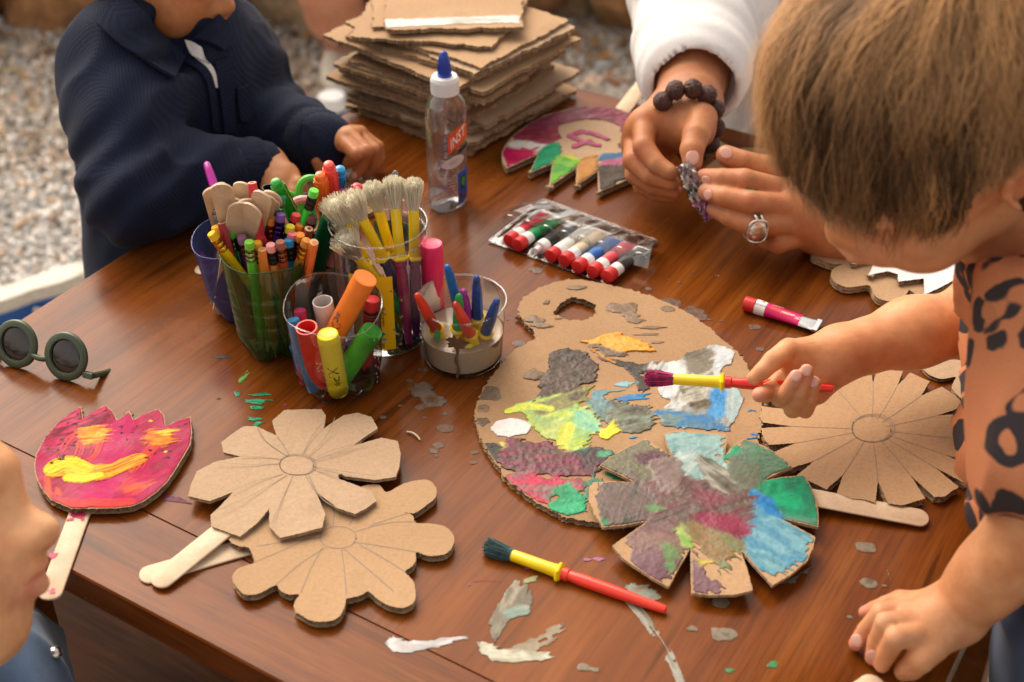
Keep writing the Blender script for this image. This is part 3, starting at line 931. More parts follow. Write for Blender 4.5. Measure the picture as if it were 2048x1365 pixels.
# white and blue heap at the right
cv.fill(zp([(900, 520), (960, 490), (1060, 490), (1120, 455), (1190, 418), (1260, 402), (1340, 408), (1390, 450), (1385, 490), (1300, 525), (1400, 600), (1432, 680), (1412, 760), (1380, 812), (1362, 852), (1270, 842), (1010, 822), (1010, 790), (945, 738), (1010, 735), (1060, 690), (1000, 660), (985, 600), (1050, 540)]), ['#7d7667', '#9a968a', '#cfd0cf', '#8b8577', '#a9b5b6'], 1.15, .004, .0006, .0010, bumpy=.0008)
cv.fill(zp([(1000, 560), (1050, 480), (1115, 470), (1130, 540), (1090, 640), (1040, 690), (995, 650)]), ['#dcdcdc', '#c3c6c8', '#e6e4e0', '#a9a9a2'], 1.3, .004, .0007, .0008, dry=.15)
cv.fill(zp([(1275, 410), (1345, 408), (1392, 455), (1340, 480), (1280, 540), (1265, 500)]), ['#e4e2e0', '#b9c3cc', '#d6d8da', '#8d99a4'], .8, .003, .0006, .0008, dry=.2)
cv.fill(zp([(1130, 440), (1230, 415), (1290, 430), (1262, 520), (1190, 560), (1140, 530)]), ['#75705f', '#847c69', '#645e50'], .6, .003, .0006, .0006)
cv.fill(zp([(1110, 620), (1170, 590), (1250, 640), (1275, 720), (1180, 735), (1120, 690)]), ['#4e4434', '#695d48', '#b6b3a2', '#3f3629'], .5, .004, .0010, .0012, bumpy=.0022)
cv.fill(zp([(1265, 620), (1310, 610), (1350, 660), (1345, 760), (1300, 800), (1240, 760), (1270, 700)]), ['#2b7fc0', '#4a97cf', '#2268a4'], 1.2, .004, .0006, .0006, dry=.2)
cv.fill(zp([(1370, 600), (1425, 660), (1415, 750), (1370, 815), (1345, 760), (1355, 660)]), ['#8fb3bd', '#a9b9b6', '#7ba5b8'], 1.4, .004, .0005, .0006, dry=.3)
cv.fill(zp([(945, 735), (1060, 745), (1250, 765), (1355, 830), (1360, 855), (1200, 835), (1010, 822), (1012, 785)]), ['#3c86b4', '#5d7f86', '#2f76ae', '#6f8a86', '#4f6a6c'], .05, .004, .0005, .0007, dry=.18)
for a in ((1480, 738), (1490, 865), (1480, 885), (1090, 860), (860, 880)): cv.blob(zp([a])[0], .004, .0022, ['#3a86c0'], .0004, .6)
# yellow greens
cv.fill(zp([(195, 745), (215, 715), (320, 693), (460, 665), (570, 690), (650, 760), (700, 845), (620, 862), (632, 905), (560, 1005), (495, 1015), (445, 962), (485, 892), (400, 892), (345, 850), (305, 790), (275, 742)]), ['#d3d92a', '#b4c92f', '#8fb872', '#c9d84a', '#7db08e', '#dbe06a'], .55, .004, .0005, .0009, bumpy=.0006)
cv.fill(zp([(345, 810), (430, 770), (500, 820), (490, 885), (400, 890)]), ['#a9bf66', '#c2d074', '#93ad62'], .5, .004, .0005, .0006)
cv.fill(zp([(560, 740), (660, 770), (700, 850), (600, 850), (530, 800)]), ['#6fb59a', '#9ccf9a', '#5ba78e'], -.8, .004, .0005, .0007, dry=.3)
cv.fill(zp([(320, 705), (420, 690), (540, 640), (640, 600), (600, 690), (470, 745), (350, 770)]), ['#54483a', '#7d7640', '#8d8a4a', '#4b3d30'], .55, .004, .0006, .0009, dry=.33)
cv.stroke(zp([(200, 745), (300, 720), (420, 735)]), .009, ['#d9e02c', '#a8cc3a'], .35)
cv.stroke(zp([(515, 820), (490, 900), (470, 985)]), .010, ['#e2d92a', '#b9cc52'], .25)
cv.fill(zp([(680, 850), (740, 812), (750, 790), (765, 812), (772, 858), (724, 896), (670, 884)]), ['#e8d21c', '#f2e03a'], .4, .0022, .0010, .0010)
cv.stroke(zp([(640, 865), (690, 866)]), .0022, ['#e8d21c'], .1)
cv.fill(zp([(105, 922), (160, 903), (198, 915), (190, 942), (120, 948)]), ['#e0d22a', '#ece052'], .1, .003, .0006, .0006)
cv.fill(zp([(108, 838), (150, 795), (215, 778), (282, 793), (320, 830), (292, 862), (212, 880), (138, 872)]), ['#efe9e6', '#e6dfdc'], .1, .0018, .0012, .0005, streak=.2)
# crimson, brown, green
cv.fill(zp([(125, 960), (195, 935), (188, 885), (245, 885), (330, 912), (430, 893), (472, 960), (560, 968), (700, 960), (690, 1045), (600, 1085), (480, 1082), (300, 1072), (175, 1052)]), ['#5a2a34', '#7f2f4a', '#5b4038', '#8e3450', '#4a3430'], .12, .004, .0006, .0010, bumpy=.0018)
cv.fill(zp([(560, 960), (640, 935), (750, 940), (720, 1010), (600, 1060)]), ['#3a2c28', '#4d2f36', '#2f4a3c'], .1, .004, .0005, .0009, bumpy=.0014)
cv.fill(zp([(175, 1080), (280, 1068), (380, 1092), (625, 1095), (605, 1165), (480, 1160), (400, 1225), (300, 1195), (228, 1135)]), ['#cf1f4c', '#a23350', '#6d7466', '#c62a50', '#5f7f70'], .0, .004, .0005, .0008, bumpy=.0006)
cv.stroke(zp([(185, 1090), (260, 1170), (400, 1222)]), .007, ['#d4164a', '#b5224c'], .1)
cv.fill(zp([(405, 1235), (470, 1195), (420, 1165), (505, 1130), (515, 1100), (545, 1160), (600, 1190), (612, 1270), (520, 1292), (425, 1275)]), ['#18a068', '#22b078', '#128a58'], .2, .003, .0008, .0006)
cv.fill(zp([(670, 960), (740, 940), (745, 975), (680, 985)]), ['#2f8a60', '#5fae8c'], .3, .003, .0004, .0005, dry=.2)
cv.fill(zp([(680, 1060), (760, 1075), (860, 1110), (760, 1110)]), ['#0f7a4c', '#1a9460'], -.2, .003, .0005, .0005)
cv.fill(zp([(610, 1120), (660, 1080), (720, 1110), (640, 1200), (625, 1260)]), ['#1a9a66', '#4f7a66', '#2d6c58'], 1.0, .004, .0005, .0007, dry=.2)
# dribbles of muddy water
for (c, rx, ry, hh) in (((800, 205), .016, .011, .0010), ((850, 240), .010, .007, .001), ((955, 305), .020, .0036, .0009), ((330, 262), .013, .008, .0016), ((375, 296), .013, .005, .0012), ((563, 97), .011, .005, .0011), ((402, 172), .005, .004, .0010), ((335, 548), .011, .009, .0016), ((870, 268), .012, .005, .0007), ((1030, 205), .009, .006, .0003), ((985, 382), .008, .003, .0003), ((463, 257), .005, .003, .0008), ((925, 340), .014, .003, .0002), ((70, 730), .006, .006, .0002)):
    cv.blob(zp([c])[0], rx * .82, ry * .82, ['#7a6149', '#8a7056', '#6a523c'], hh * .7, .4)
cv.blob(zp([(103, 648)])[0], .010, .010, ['#75604c', '#6a5644'], .0001, .3)
cv.blob(zp([(70, 800)])[0], .006, .006, ['#6a5644'], .0001, .4)
cv.blob(zp([(110, 965)])[0], .008, .012, ['#2c2620', '#3c3a2a'], .0004, .4)
cv.build('paint_layer', t_pal, M_WET, clip=pal, holes=[hol])

# ---- painted eight petal flower lying over the palette
ZF, THF = .0105, .0022
def zf(pts): return zc(1160, 840, .26369, pts)
FL = [(690, 268), (655, 180), (630, 85), (760, 73), (900, 80), (1010, 92), (1117, 107), (1110, 190), (1098, 272), (1135, 220), (1180, 180), (1232, 146), (1320, 168), (1390, 190), (1500, 245), (1570, 295), (1622, 342), (1510, 395), (1385, 462), (1540, 425), (1702, 402), (1760, 500), (1795, 590), (1815, 700), (1810, 802), (1660, 775), (1528, 748), (1650, 812), (1788, 886), (1768, 970), (1725, 1065), (1600, 1165), (1460, 1247), (1330, 1110), (1215, 985), (1270, 1130), (1312, 1282), (1180, 1306), (1000, 1298), (848, 1277), (842, 1120), (838, 970), (755, 1105), (675, 1238), (550, 1180), (440, 1112), (330, 1035), (243, 940), (370, 860), (507, 768), (340, 797), (175, 814), (110, 720), (65, 600), (72, 500), (100, 458), (250, 458), (412, 470), (280, 400), (150, 330), (200, 288), (350, 188), (430, 148), (500, 115), (600, 195)]
fl = TT(zf(FL), ZF + THF)
fc = fl.mean(0)
def droop(x, y):
    r = np.hypot(x - fc[0], y - fc[1]); a = np.arctan2(y - fc[1], x - fc[0])
    return -.0035 * np.clip((r - .035) / .05, 0, 1.2) ** 2 * (.6 + .5 * np.sin(a * 3 + 1.0)) + .008 * r * np.sin(a * 8)
t_fl = thing('painted_flower', 'cardboard flower with eight petals painted muddy brown, green and light blue, lying across the palette', 'craft flower', origin_of(fl))
card_part('petals', t_fl, card_geo(fl, ZF, THF, grid=.006, zfn=droop, deep=.0006, rows=4, ang=.9, seed=2), M_CARD[0])
part('stick', stick_geo(T(1500, 990), T(1858, 1040, .003), .0172, .0017, .0075, .0022), M_STICK, t_fl, angle=60)
cv = Canvas(fl, ZF + THF, .0007, 60)
F_ = lambda pts, cl, *a, **k: cv.fill(zf(pts), cl, *a, **{'grow': .34, **k})
F_([(640, 95), (900, 88), (1090, 115), (1092, 262), (1000, 258), (700, 275)], ['#86b0b0', '#9cc2bf', '#6f9ea2', '#b4cfcb'], .05, .005, .0003, .0004)
F_([(700, 275), (900, 262), (1080, 262), (1130, 400), (1050, 470), (800, 470), (740, 380)], ['#a5c4c0', '#7fa6a4', '#c6d6d2', '#6d8a86'], 1.0, .005, .0004, .0006)
F_([(160, 328), (350, 190), (498, 122), (685, 270), (720, 400), (560, 480), (420, 468), (230, 360)], ['#5e5a44', '#6c684f', '#757058', '#575240'], .5, .004, .0003, .0004)
F_([(1105, 285), (1190, 195), (1290, 250), (1200, 290), (1130, 300)], ['#159a66', '#24ac78'], .8, .004, .0004, .0005)
F_([(1230, 150), (1390, 195), (1560, 300), (1590, 345), (1400, 440), (1180, 420), (1150, 310), (1270, 260)], ['#4f8a6a', '#6a8f74', '#5f7a64', '#3f9470'], .4, .005, .0003, .0005)
F_([(1290, 480), (1400, 455), (1695, 410), (1790, 600), (1808, 790), (1540, 745), (1420, 620), (1300, 560)], ['#138a5e', '#1fa071', '#2b7f62', '#10996a'], 1.2, .004, .0003, .0005)
F_([(1490, 580), (1600, 560), (1640, 650), (1520, 660)], ['#1aa873', '#23b582'], .3, .005, .0003, .0004)
F_([(1215, 560), (1300, 540), (1420, 620), (1530, 745), (1785, 890), (1700, 1060), (1500, 1165), (1400, 1150), (1215, 980), (1230, 780)], ['#5f9fb4', '#4a8cab', '#79afbd', '#5692a6', '#83b3bb'], -.7, .005, .0003, .0006)
F_([(1270, 530), (1420, 600), (1525, 740), (1440, 710), (1320, 620)], ['#1d74bb', '#2f88cc', '#1a5f9c'], -.9, .004, .0005, .0006)
F_([(240, 360), (420, 470), (600, 480), (700, 420), (1000, 460), (1260, 520), (1260, 760), (1180, 900), (900, 790), (700, 850), (500, 770), (450, 650), (300, 560)], ['#5a4742', '#6b4f4c', '#6d5a50', '#733f48', '#5f5348', '#7d6660'], .45, .006, .0006, .0010, bumpy=.0008)
F_([(1090, 470), (1180, 300), (1330, 330), (1370, 470), (1290, 520), (1160, 520)], ['#6b6a58', '#74806c', '#5c6450'], 1.1, .005, .0004, .0006)
F_([(880, 290), (960, 285), (1080, 400), (1160, 500), (1100, 560), (980, 480)], ['#4f4a3c', '#6b6658', '#b7b4a8', '#5a5546', '#2f8a52'], -.9, .004, .0005, .0008)
F_([(150, 470), (400, 475), (560, 620), (520, 765), (290, 795), (180, 800), (120, 600)], ['#57524a', '#69584f', '#6f5a58', '#4f4d44', '#8f8c80'], 1.3, .005, .0003, .0006)
F_([(430, 270), (560, 235), (680, 285), (600, 330), (470, 330)], ['#573640', '#6a404c'], .2, .005, .0004, .0005)
F_([(540, 320), (640, 300), (740, 330), (770, 460), (720, 550), (620, 530), (560, 420)], ['#7c6863', '#8a7771', '#6b5752'], .8, .004, .0016, .0010, bumpy=.0012)
F_([(360, 880), (510, 775), (690, 850), (830, 950), (700, 1190), (560, 1160), (410, 1060), (430, 980)], ['#74554f', '#86645a', '#6c4a4a', '#7a5f58'], -.6, .006, .0003, .0005)
F_([(410, 1060), (420, 980), (640, 1060), (640, 1210), (540, 1165)], ['#6a4650', '#7b5660'], 1.3, .006, .0003, .0004, dry=.3)
F_([(620, 970), (690, 940), (760, 1030), (700, 1060)], ['#4f9a4a', '#6f7a50'], -.6, .005, .0003, .0004, dry=.45)
F_([(735, 860), (800, 810), (840, 850), (835, 950), (780, 950)], ['#7fae4a', '#a5b868', '#8d9a5a'], -.8, .004, .0003, .0005, dry=.3)
F_([(840, 800), (960, 790), (1180, 870), (1210, 960), (1160, 990), (1080, 1140), (960, 1000), (850, 920)], ['#6a6a3e', '#7f6f42', '#77805a', '#8c6a3e', '#6f7f5c'], -.9, .007, .0003, .0005, dry=.12)
F_([(850, 745), (950, 730), (1200, 740), (1265, 800), (1220, 900), (1100, 850), (960, 800)], ['#782038', '#8e2b48', '#6b3340'], -.25, .004, .0006, .0007)
F_([(890, 520), (1030, 560), (1090, 620), (920, 630)], ['#8a3f4c', '#74444a', '#94525c'], -.3, .005, .0005, .0008)
F_([(845, 1000), (900, 1080), (980, 1210), (1110, 1285), (860, 1270)], ['#76535a', '#85646a'], -1.0, .006, .0003, .0004, dry=.2)
F_([(895, 1045), (940, 1050), (985, 1068), (930, 1085)], ['#c9b42a', '#d8c84a'], -.1, .004, .0003, .0004)
F_([(665, 1075), (710, 1090), (700, 1130)], ['#3fae54'], -.3, .004, .0003, .0004)
F_([(530, 660), (610, 680), (560, 695)], ['#5aa05a'], -.2, .004, .0003, .0004)
F_([(1530, 720), (1640, 735), (1790, 760), (1800, 795), (1650, 765)], ['#5f8f78'], .1, .004, .0003, .0003, dry=.4)
F_([(130, 770), (165, 770), (200, 812), (170, 812)], ['#138a5e'], .3, .003, .0003, .0003)
cv.build('paint_layer', t_fl, M_WET, zfn=droop, clip=fl)

# ---- pink tulip face on a stick
def zu(pts): return zc(40, 790, .19048, pts)
TU = [(645, 118), (662, 248), (780, 170), (905, 108), (960, 160), (1028, 262), (1090, 220), (1152, 165), (1175, 225), (1192, 262), (1300, 205), (1452, 145), (1510, 210), (1532, 328), (1640, 275), (1792, 228), (1807, 400), (1792, 520), (1722, 640), (1640, 780), (1560, 900), (1440, 1020), (1300, 1120), (1180, 1170), (1000, 1192), (700, 1195), (540, 1197), (450, 1160), (320, 1100), (240, 1010), (180, 900), (152, 800), (150, 720), (165, 630), (205, 550), (260, 450), (330, 370), (400, 290), (500, 210), (580, 155)]
ZU, THU = .0022, .0050
tu = TT(zu(TU), ZU + THU)
t_tu = thing('painted_tulip', 'pink painted cardboard tulip with a yellow smiling face on a stick', 'craft flower', origin_of(tu))
card_part('blossom', t_tu, card_geo(tu, ZU, THU, ang=-.3, wave=.0060, rows=8, seed=3), M_CARD[0])
part('stick', stick_geo(T(186, 960), T(97, 1204), .0150, .0017, .0004, .0006), M_STICK, t_tu, angle=60)
cv = Canvas(tu, ZU + THU, .0006, 110)
U_ = lambda pts, cl, *a, **k: cv.fill(zu(pts), cl, *a, **k)
cv.fill(tu, ['#b00a4a', '#ba0e52', '#9c083c', '#b41256', '#a4083e'], .9, .0010, .0002, .0003)
U_([(380, 310), (640, 130), (660, 250), (905, 115), (1000, 250), (800, 330), (560, 420), (330, 560), (240, 500)], ['#a81545', '#c01a52', '#7c1434', '#c9305c'], .6, .006, .0005, .0008, bumpy=.0010)
U_([(840, 420), (960, 300), (1150, 240), (1120, 500), (1140, 640), (900, 700), (760, 720)], ['#bb165c', '#c22064', '#b41254'], 1.2, .006, .0003, .0002)
U_([(600, 1030), (760, 960), (1050, 870), (1000, 1000), (920, 1130), (650, 1110)], ['#be105c', '#c41864'], .6, .006, .0003, .0002)
U_([(270, 880), (330, 1000), (420, 1090), (380, 1120), (260, 1020), (230, 930)], ['#d84a1e', '#e0562a', '#cc2a40'], 1.9, .006, .0003, .0005, dry=.2)
U_([(300, 1060), (600, 1100), (1100, 1100), (1200, 1160), (900, 1185), (500, 1185)], ['#d62a34', '#e23a3c', '#cf2452'], .05, .006, .0003, .0005, dry=.15)
U_([(1090, 870), (1200, 900), (1300, 960), (1180, 1060), (1080, 1010)], ['#d8342c', '#d02848', '#e0582a'], .6, .006, .0003, .0005, dry=.35)
for a, b, c in (((600, 420), (520, 480), (450, 590)), ((640, 520), (620, 600), (580, 680)), ((830, 520), (790, 620), (700, 700)), ((1380, 560), (1300, 650), (1180, 800)), ((1420, 560), (1340, 640), (1290, 760))):
    cv.stroke(zu([a, b, c]), .007, ['#dd5a22', '#d2423a', '#c82a4a'], .45)
U_([(610, 420), (700, 350), (820, 340), (895, 380), (910, 450), (840, 500), (740, 525), (650, 480)], ['#dd7a1c', '#e8a61e', '#d8622a', '#f0c22a', '#c9743a'], .1, .006, .0008, .0012)
U_([(1320, 440), (1400, 380), (1520, 370), (1600, 440), (1590, 510), (1480, 550), (1380, 520)], ['#dd7a1c', '#e2962a', '#d0602a', '#ecc42a', '#b9702a'], .2, .006, .0008, .0012)
U_([(850, 385), (905, 390), (910, 430), (830, 440)], ['#f0d02a', '#e8d888'], .1, .004, .0009, .0008, dry=.2)
cv.stroke(zu([(390, 780), (560, 790), (760, 830), (950, 800), (1120, 730), (1240, 680)]), .017, ['#e0a01e', '#e8781e', '#f0c81e', '#dd5a2a'], .22, .0010)
cv.stroke(zu([(385, 770), (460, 740), (560, 740), (700, 780)]), .016, ['#f2e01a', '#eec41e', '#f5ea2a'], .2, .0012)
cv.stroke(zu([(520, 870), (680, 880), (830, 850)]), .009, ['#f0dd1a', '#ecc81e'], .2, .0010)
rs = np.random.RandomState(8)
for _ in range(46):
    c = [(480, 300), (690, 240), (1110, 390), (1500, 620), (430, 630), (1130, 430), (1700, 330), (560, 500)][rs.randint(8)]
    cv.blob(zu([(c[0] + rs.randn() * 70, c[1] + rs.randn() * 45)])[0], rs.uniform(.0006, .0017), rs.uniform(.0006, .0015), ['#3a1218', '#54141f'], .0005, .5)
for c in ((1375, 278), (1530, 600)): cv.blob(zu([c])[0], .0014, .0012, ['#e8c82a'], .0006, .4)
cv.build('paint_layer', t_tu, M_SATIN, clip=tu, blend=False)
cv = Canvas(TT([(60, 1230), (200, 1000)], .0024), .0024, .0006, 150)
for c, r in (((152, 1030), .006), ((166, 1038), .003), ((106, 1112), .0035), ((103, 1182), .0035), ((140, 1040), .003), ((133, 1128), .0012)): cv.blob(c, r, r * .8, ['#c8255c', '#d94a78'], .0001, .6)
cv.build('paint_spot', t_tu, M_DRYP, split=True, blend=False)

# ---- two unpainted flowers, one on the other
def zq(pts): return zc(360, 790, .34442, pts)
F2 = [(1200, 565), (1300, 515), (1375, 497), (1440, 494), (1478, 525), (1491, 565), (1478, 602), (1420, 650), (1360, 688), (1300, 682), (1350, 700), (1370, 742), (1450, 747), (1540, 765), (1588, 815), (1590, 860), (1570, 900), (1530, 928), (1440, 935), (1372, 912), (1372, 955), (1350, 995), (1306, 1026), (1350, 1075), (1366, 1130), (1366, 1185), (1345, 1215), (1290, 1238), (1210, 1222), (1145, 1185), (1092, 1140), (1060, 1160), (1000, 1178), (966, 1186), (955, 1230), (930, 1280), (880, 1312), (780, 1316), (700, 1278), (662, 1240), (668, 1200), (692, 1160), (630, 1160), (580, 1135), (555, 1105), (470, 1150), (420, 1160), (370, 1158), (320, 1105), (302, 1060), (325, 1020), (370, 995), (432, 975), (425, 940), (395, 885), (340, 878), (283, 842), (330, 780), (400, 730), (500, 690), (580, 640), (700, 560), (850, 545), (980, 560), (1060, 530), (1110, 520), (1160, 525)]
Z2, TH2 = .0020, .0052
f2 = TT(zq(F2), Z2 + TH2)
t2 = thing('cardboard_flower', 'unpainted cardboard flower with rounded petals on a stick, the lower of the two overlapping flowers', 'craft flower', origin_of(f2), 'unpainted flowers on sticks')
card_part('petals', t2, card_geo(catmull(f2, 3, True), Z2, TH2, layers=1, ang=.2, wave=.0062, rows=8, seed=5), M_CARD[0])
part('stick', stick_geo(T(560, 1078), T(279, 1158), .0165, .0017, .0002, .0002), M_STICK, t2, angle=60)
def pencil_rays(parent, z, zpf, cen, rx, ry, rays, w=.0005, rings=1):
    gs = []
    for k in range(rings):
        a = np.linspace(0, 2 * PI * 1.03, 60) + k * 1.7
        q = [(cen[0] + (rx * (1 + .06 * k)) * math.cos(t) + 6 * k, cen[1] + ry * (1 + .05 * k) * math.sin(t) - 3 * k + 2 * math.sin(3 * t)) for t in a]
        gs.append(line_geo(TT(zpf(q), z + .00015), w))
    for r in rays:
        P = catmull(TT(zpf(r), z + .00015), 6)
        gs.append(line_geo(P, w))
    part('pencil_lines', join(gs), M_PENCIL, parent, smooth=False)
pencil_rays(t2, Z2 + TH2, zq, (918, 828), 104, 65, [[(1015, 795), (1200, 745), (1370, 735)], [(1005, 855), (1180, 880), (1370, 912)], [(985, 755), (1020, 690), (1060, 640)], [(890, 760), (895, 700), (890, 640)], [(950, 893), (1100, 1020), (1240, 1140)], [(1040, 870), (1200, 960), (1310, 1030)], [(938, 895), (955, 1020), (965, 1160)], [(840, 890), (700, 980), (555, 1105)], [(830, 880), (760, 1010), (700, 1150)], [(815, 830), (640, 850), (440, 880)], [(820, 800), (600, 900), (430, 972)], [(1100, 760), (1250, 710), (1320, 690)]], .0006)
Z1, TH1 = .0105, .0026
F1 = [(605, 78), (700, 71), (820, 67), (845, 105), (835, 186), (880, 150), (950, 104), (1030, 91), (1112, 118), (1148, 185), (1075, 232), (998, 287), (1080, 262), (1170, 239), (1265, 260), (1280, 330), (1275, 400), (1252, 462), (1130, 482), (955, 468), (935, 455), (915, 465), (925, 486), (1000, 510), (1110, 545), (1140, 602), (1080, 650), (1015, 686), (920, 660), (795, 572), (820, 640), (845, 695), (825, 770), (700, 800), (580, 820), (518, 757), (518, 658), (450, 730), (345, 805), (180, 745), (172, 682), (220, 640), (308, 553), (170, 600), (42, 570), (60, 500), (95, 425), (205, 374), (352, 357), (250, 325), (239, 266), (290, 230), (370, 181), (440, 182), (562, 240), (535, 150)]
f1 = TT(zq(F1), Z1 + TH1)
t1 = thing('cardboard_flower', 'unpainted greyish cardboard flower with eight square tipped petals, lying on top of the rounded one', 'craft flower', origin_of(f1), 'unpainted flowers on sticks')
c1_ = f1.mean(0)
def droop1(x, y): return -.002 * (np.hypot(x - c1_[0], y - c1_[1]) / .08) ** 2 + .0012 * np.sin(x * 50 + y * 30)
card_part('petals', t1, card_geo(f1, Z1, TH1, ang=-.5, grid=.008, zfn=droop1, rows=5, deep=.0010, seed=6), M_CARD[1])
part('stick', stick_geo(T(480, 1030, .01), T(308, 1172, .003), .0165, .0017, .0080, .0021), M_STICK, t1, angle=60)
pencil_rays(t1, Z1 + TH1 + .0012, zq, (677, 407), 98, 60, [[(635, 355), (600, 290), (562, 240)], [(625, 358), (500, 270), (450, 190)], [(715, 340), (760, 250), (830, 160)], [(750, 350), (850, 240), (900, 130)], [(775, 370), (880, 325), (995, 290)], [(770, 385), (900, 340), (1060, 270)], [(590, 375), (450, 360), (350, 357)], [(580, 400), (400, 405), (205, 390)], [(600, 460), (450, 500), (310, 553)], [(620, 468), (400, 590), (220, 670)], [(655, 470), (560, 680), (530, 750)], [(725, 460), (760, 520), (795, 572)], [(745, 465), (820, 600), (920, 660)], [(770, 430), (850, 455), (920, 480)], [(775, 415), (950, 445), (1130, 470)]], rings=2)

# ---- big daisy with slits
ZD, THD = .0012, .0055
def zd(pts): return zc(1500, 700, .3077, pts)
cD = T(1743, 858, ZD + THD)
RD = .0805
slits = [(280, 498), (300, 606), (418, 722), (605, 812), (832, 852), (1045, 817), (1197, 762), (1267, 682), (1342, 577), (1210, 430), (1112, 298), (957, 235), (800, 213), (570, 262), (430, 330), (330, 400)]
ds = []
for p in slits:
    q = T(*zd([p])[0], ZD + THD) - cD
    ds.append((math.atan2(q[1], q[0]), math.hypot(q[0], q[1])))
ds.sort()
od = []
rd = np.random.RandomState(3)
for k, (a, r) in enumerate(ds):
    a2 = ds[(k + 1) % len(ds)][0] + (2 * PI if k == len(ds) - 1 else 0)
    g = .030 + .035 * rd.rand()
    r = min(r, RD * .86)
    od.append((r * math.cos(a), r * math.sin(a)))
    for t in np.linspace(a + g, a2 - .045, 4): od.append((RD * (1 + .015 * rd.randn()) * math.cos(t), RD * (1 + .012 * rd.randn()) * math.sin(t)))
od = np.array(od) + cD[:2]
t_d = thing('cardboard_daisy', 'large round unpainted cardboard daisy with many cut slits at the right', 'craft flower', (cD[0], cD[1], 0))
card_part('petals', t_d, card_geo(od, ZD, THD, ang=.2, wave=.0066, rows=8, grid=.03, seed=7), M_CARD[0])
pencil_rays(t_d, ZD + THD, zd, (790, 515), 125, 85, [[(x + (790 - x) * .78, y + (518 - y) * .78), (x + (790 - x) * .4 + 4, y + (518 - y) * .4), (x, y)] for x, y in slits[:14]], .00045, rings=3)

# ---- fan shaped mask with painted fringe, at the back
def zm(pts): return zc(980, 140, .19048, pts)
ML = [(175, 1035), (140, 990), (120, 930), (125, 860), (170, 775), (250, 680), (400, 570), (560, 480), (700, 440), (850, 408), (1000, 385), (1150, 384), (1300, 395), (1400, 422), (1480, 462), (1545, 560), (1600, 700), (1640, 860), (1650, 1040), (1460, 1145), (1140, 1285), (1130, 1065), (900, 1225), (910, 1030), (615, 1235), (655, 985), (410, 1085), (500, 892), (340, 960)]
ZM, THM = .0022, .0058
ml = TT(zm(ML), ZM + THM)
t_m = thing('painted_mask', 'fan shaped cardboard mask with maroon rim and many coloured zigzag fringe', 'craft mask', origin_of(ml))
card_part('face_board', t_m, card_geo(ml, ZM, THM, ang=.3, rows=7, seed=8), M_CARD[1])
part('stick', stick_geo(T(1215, 262), T(1296, 157, .0015), .0172, .0017, .0003, .0012), M_STICK, t_m, angle=60)
cv = Canvas(ml, ZM + THM, .0008, 200)
K_ = lambda pts, cl, *a, **k: cv.fill(zm(pts), cl, *a, **k)
K_([(240, 745), (250, 680), (560, 478), (700, 600), (780, 720), (640, 800), (400, 745)], ['#8f3448', '#9c4054', '#7f2c3e', '#a04a50'], .6, .003, .0003, .0005)
K_([(400, 570), (700, 438), (1000, 383), (1300, 393), (1480, 460), (1600, 700), (1640, 860), (1420, 870), (1340, 820), (1385, 700), (1360, 590), (1240, 545), (1050, 522), (860, 545), (690, 610), (600, 620)], ['#8e4052', '#9c5060', '#7a3446', '#a9687a'], .5, .003, .0005, .0009, bumpy=.0012)
K_([(160, 800), (235, 742), (400, 755), (610, 800), (500, 870), (340, 845)], ['#e4dfd8', '#d8cfc8'], .0, .004, .0004, .0004)
K_([(122, 870), (160, 815), (340, 850), (480, 862), (498, 892), (175, 1030)], ['#b8104c', '#c41a58', '#a60c42'], -.1, .003, .0004, .0004)
cv.stroke(zm([(340, 830), (430, 850), (510, 815)]), .0035, ['#b01848'], .1)
K_([(412, 1082), (500, 892), (600, 800), (690, 762), (748, 780), (740, 880), (660, 985)], ['#128a5c', '#1c9c6c', '#0f7a50'], .5, .003, .0005, .0008, bumpy=.0012)
K_([(618, 1230), (658, 985), (720, 905), (760, 895), (970, 950), (910, 1030)], ['#5fae34', '#7fbc3c', '#4a9c3c', '#94c04a'], .4, .003, .0005, .0009, bumpy=.0012)
K_([(735, 895), (860, 895), (975, 945), (900, 960)], ['#b9bb24', '#c8c83a'], .0, .003, .0006, .0006)
K_([(902, 1222), (910, 1030), (990, 920), (1125, 900), (1130, 1065)], ['#b57a34', '#c48c4a', '#a86c2c'], .5, .003, .0005, .0009, bumpy=.0014)
K_([(1145, 930), (1200, 878), (1420, 875), (1600, 880), (1600, 940), (1150, 965)], ['#2f6490', '#4a7aa0', '#2a5680'], .05, .004, .0005, .0006)
K_([(1145, 1010), (1200, 955), (1430, 932), (1600, 940), (1620, 1000)], ['#a44a6e', '#b86a86', '#94405e'], .05, .004, .0006, .0008)
K_([(1130, 1065), (1132, 1012), (1440, 1005), (1640, 1000), (1650, 1040), (1460, 1145), (1142, 1282)], ['#40362f', '#544840', '#362c26'], .2, .003, .0006, .0010, bumpy=.0014)
for pts in ([(890, 680), (960, 655), (1030, 670)], [(1050, 665), (1130, 690), (1230, 735)], [(835, 700), (890, 725), (950, 745)], [(880, 810), (960, 785), (1050, 755)], [(1030, 765), (1090, 795), (1140, 800)]):
    cv.stroke(zm(pts), .0085, ['#a83c5e', '#b8587a', '#98385a'], .05, .0012, taper=.1)
cv.build('paint_layer', t_m, M_SATIN, clip=ml)

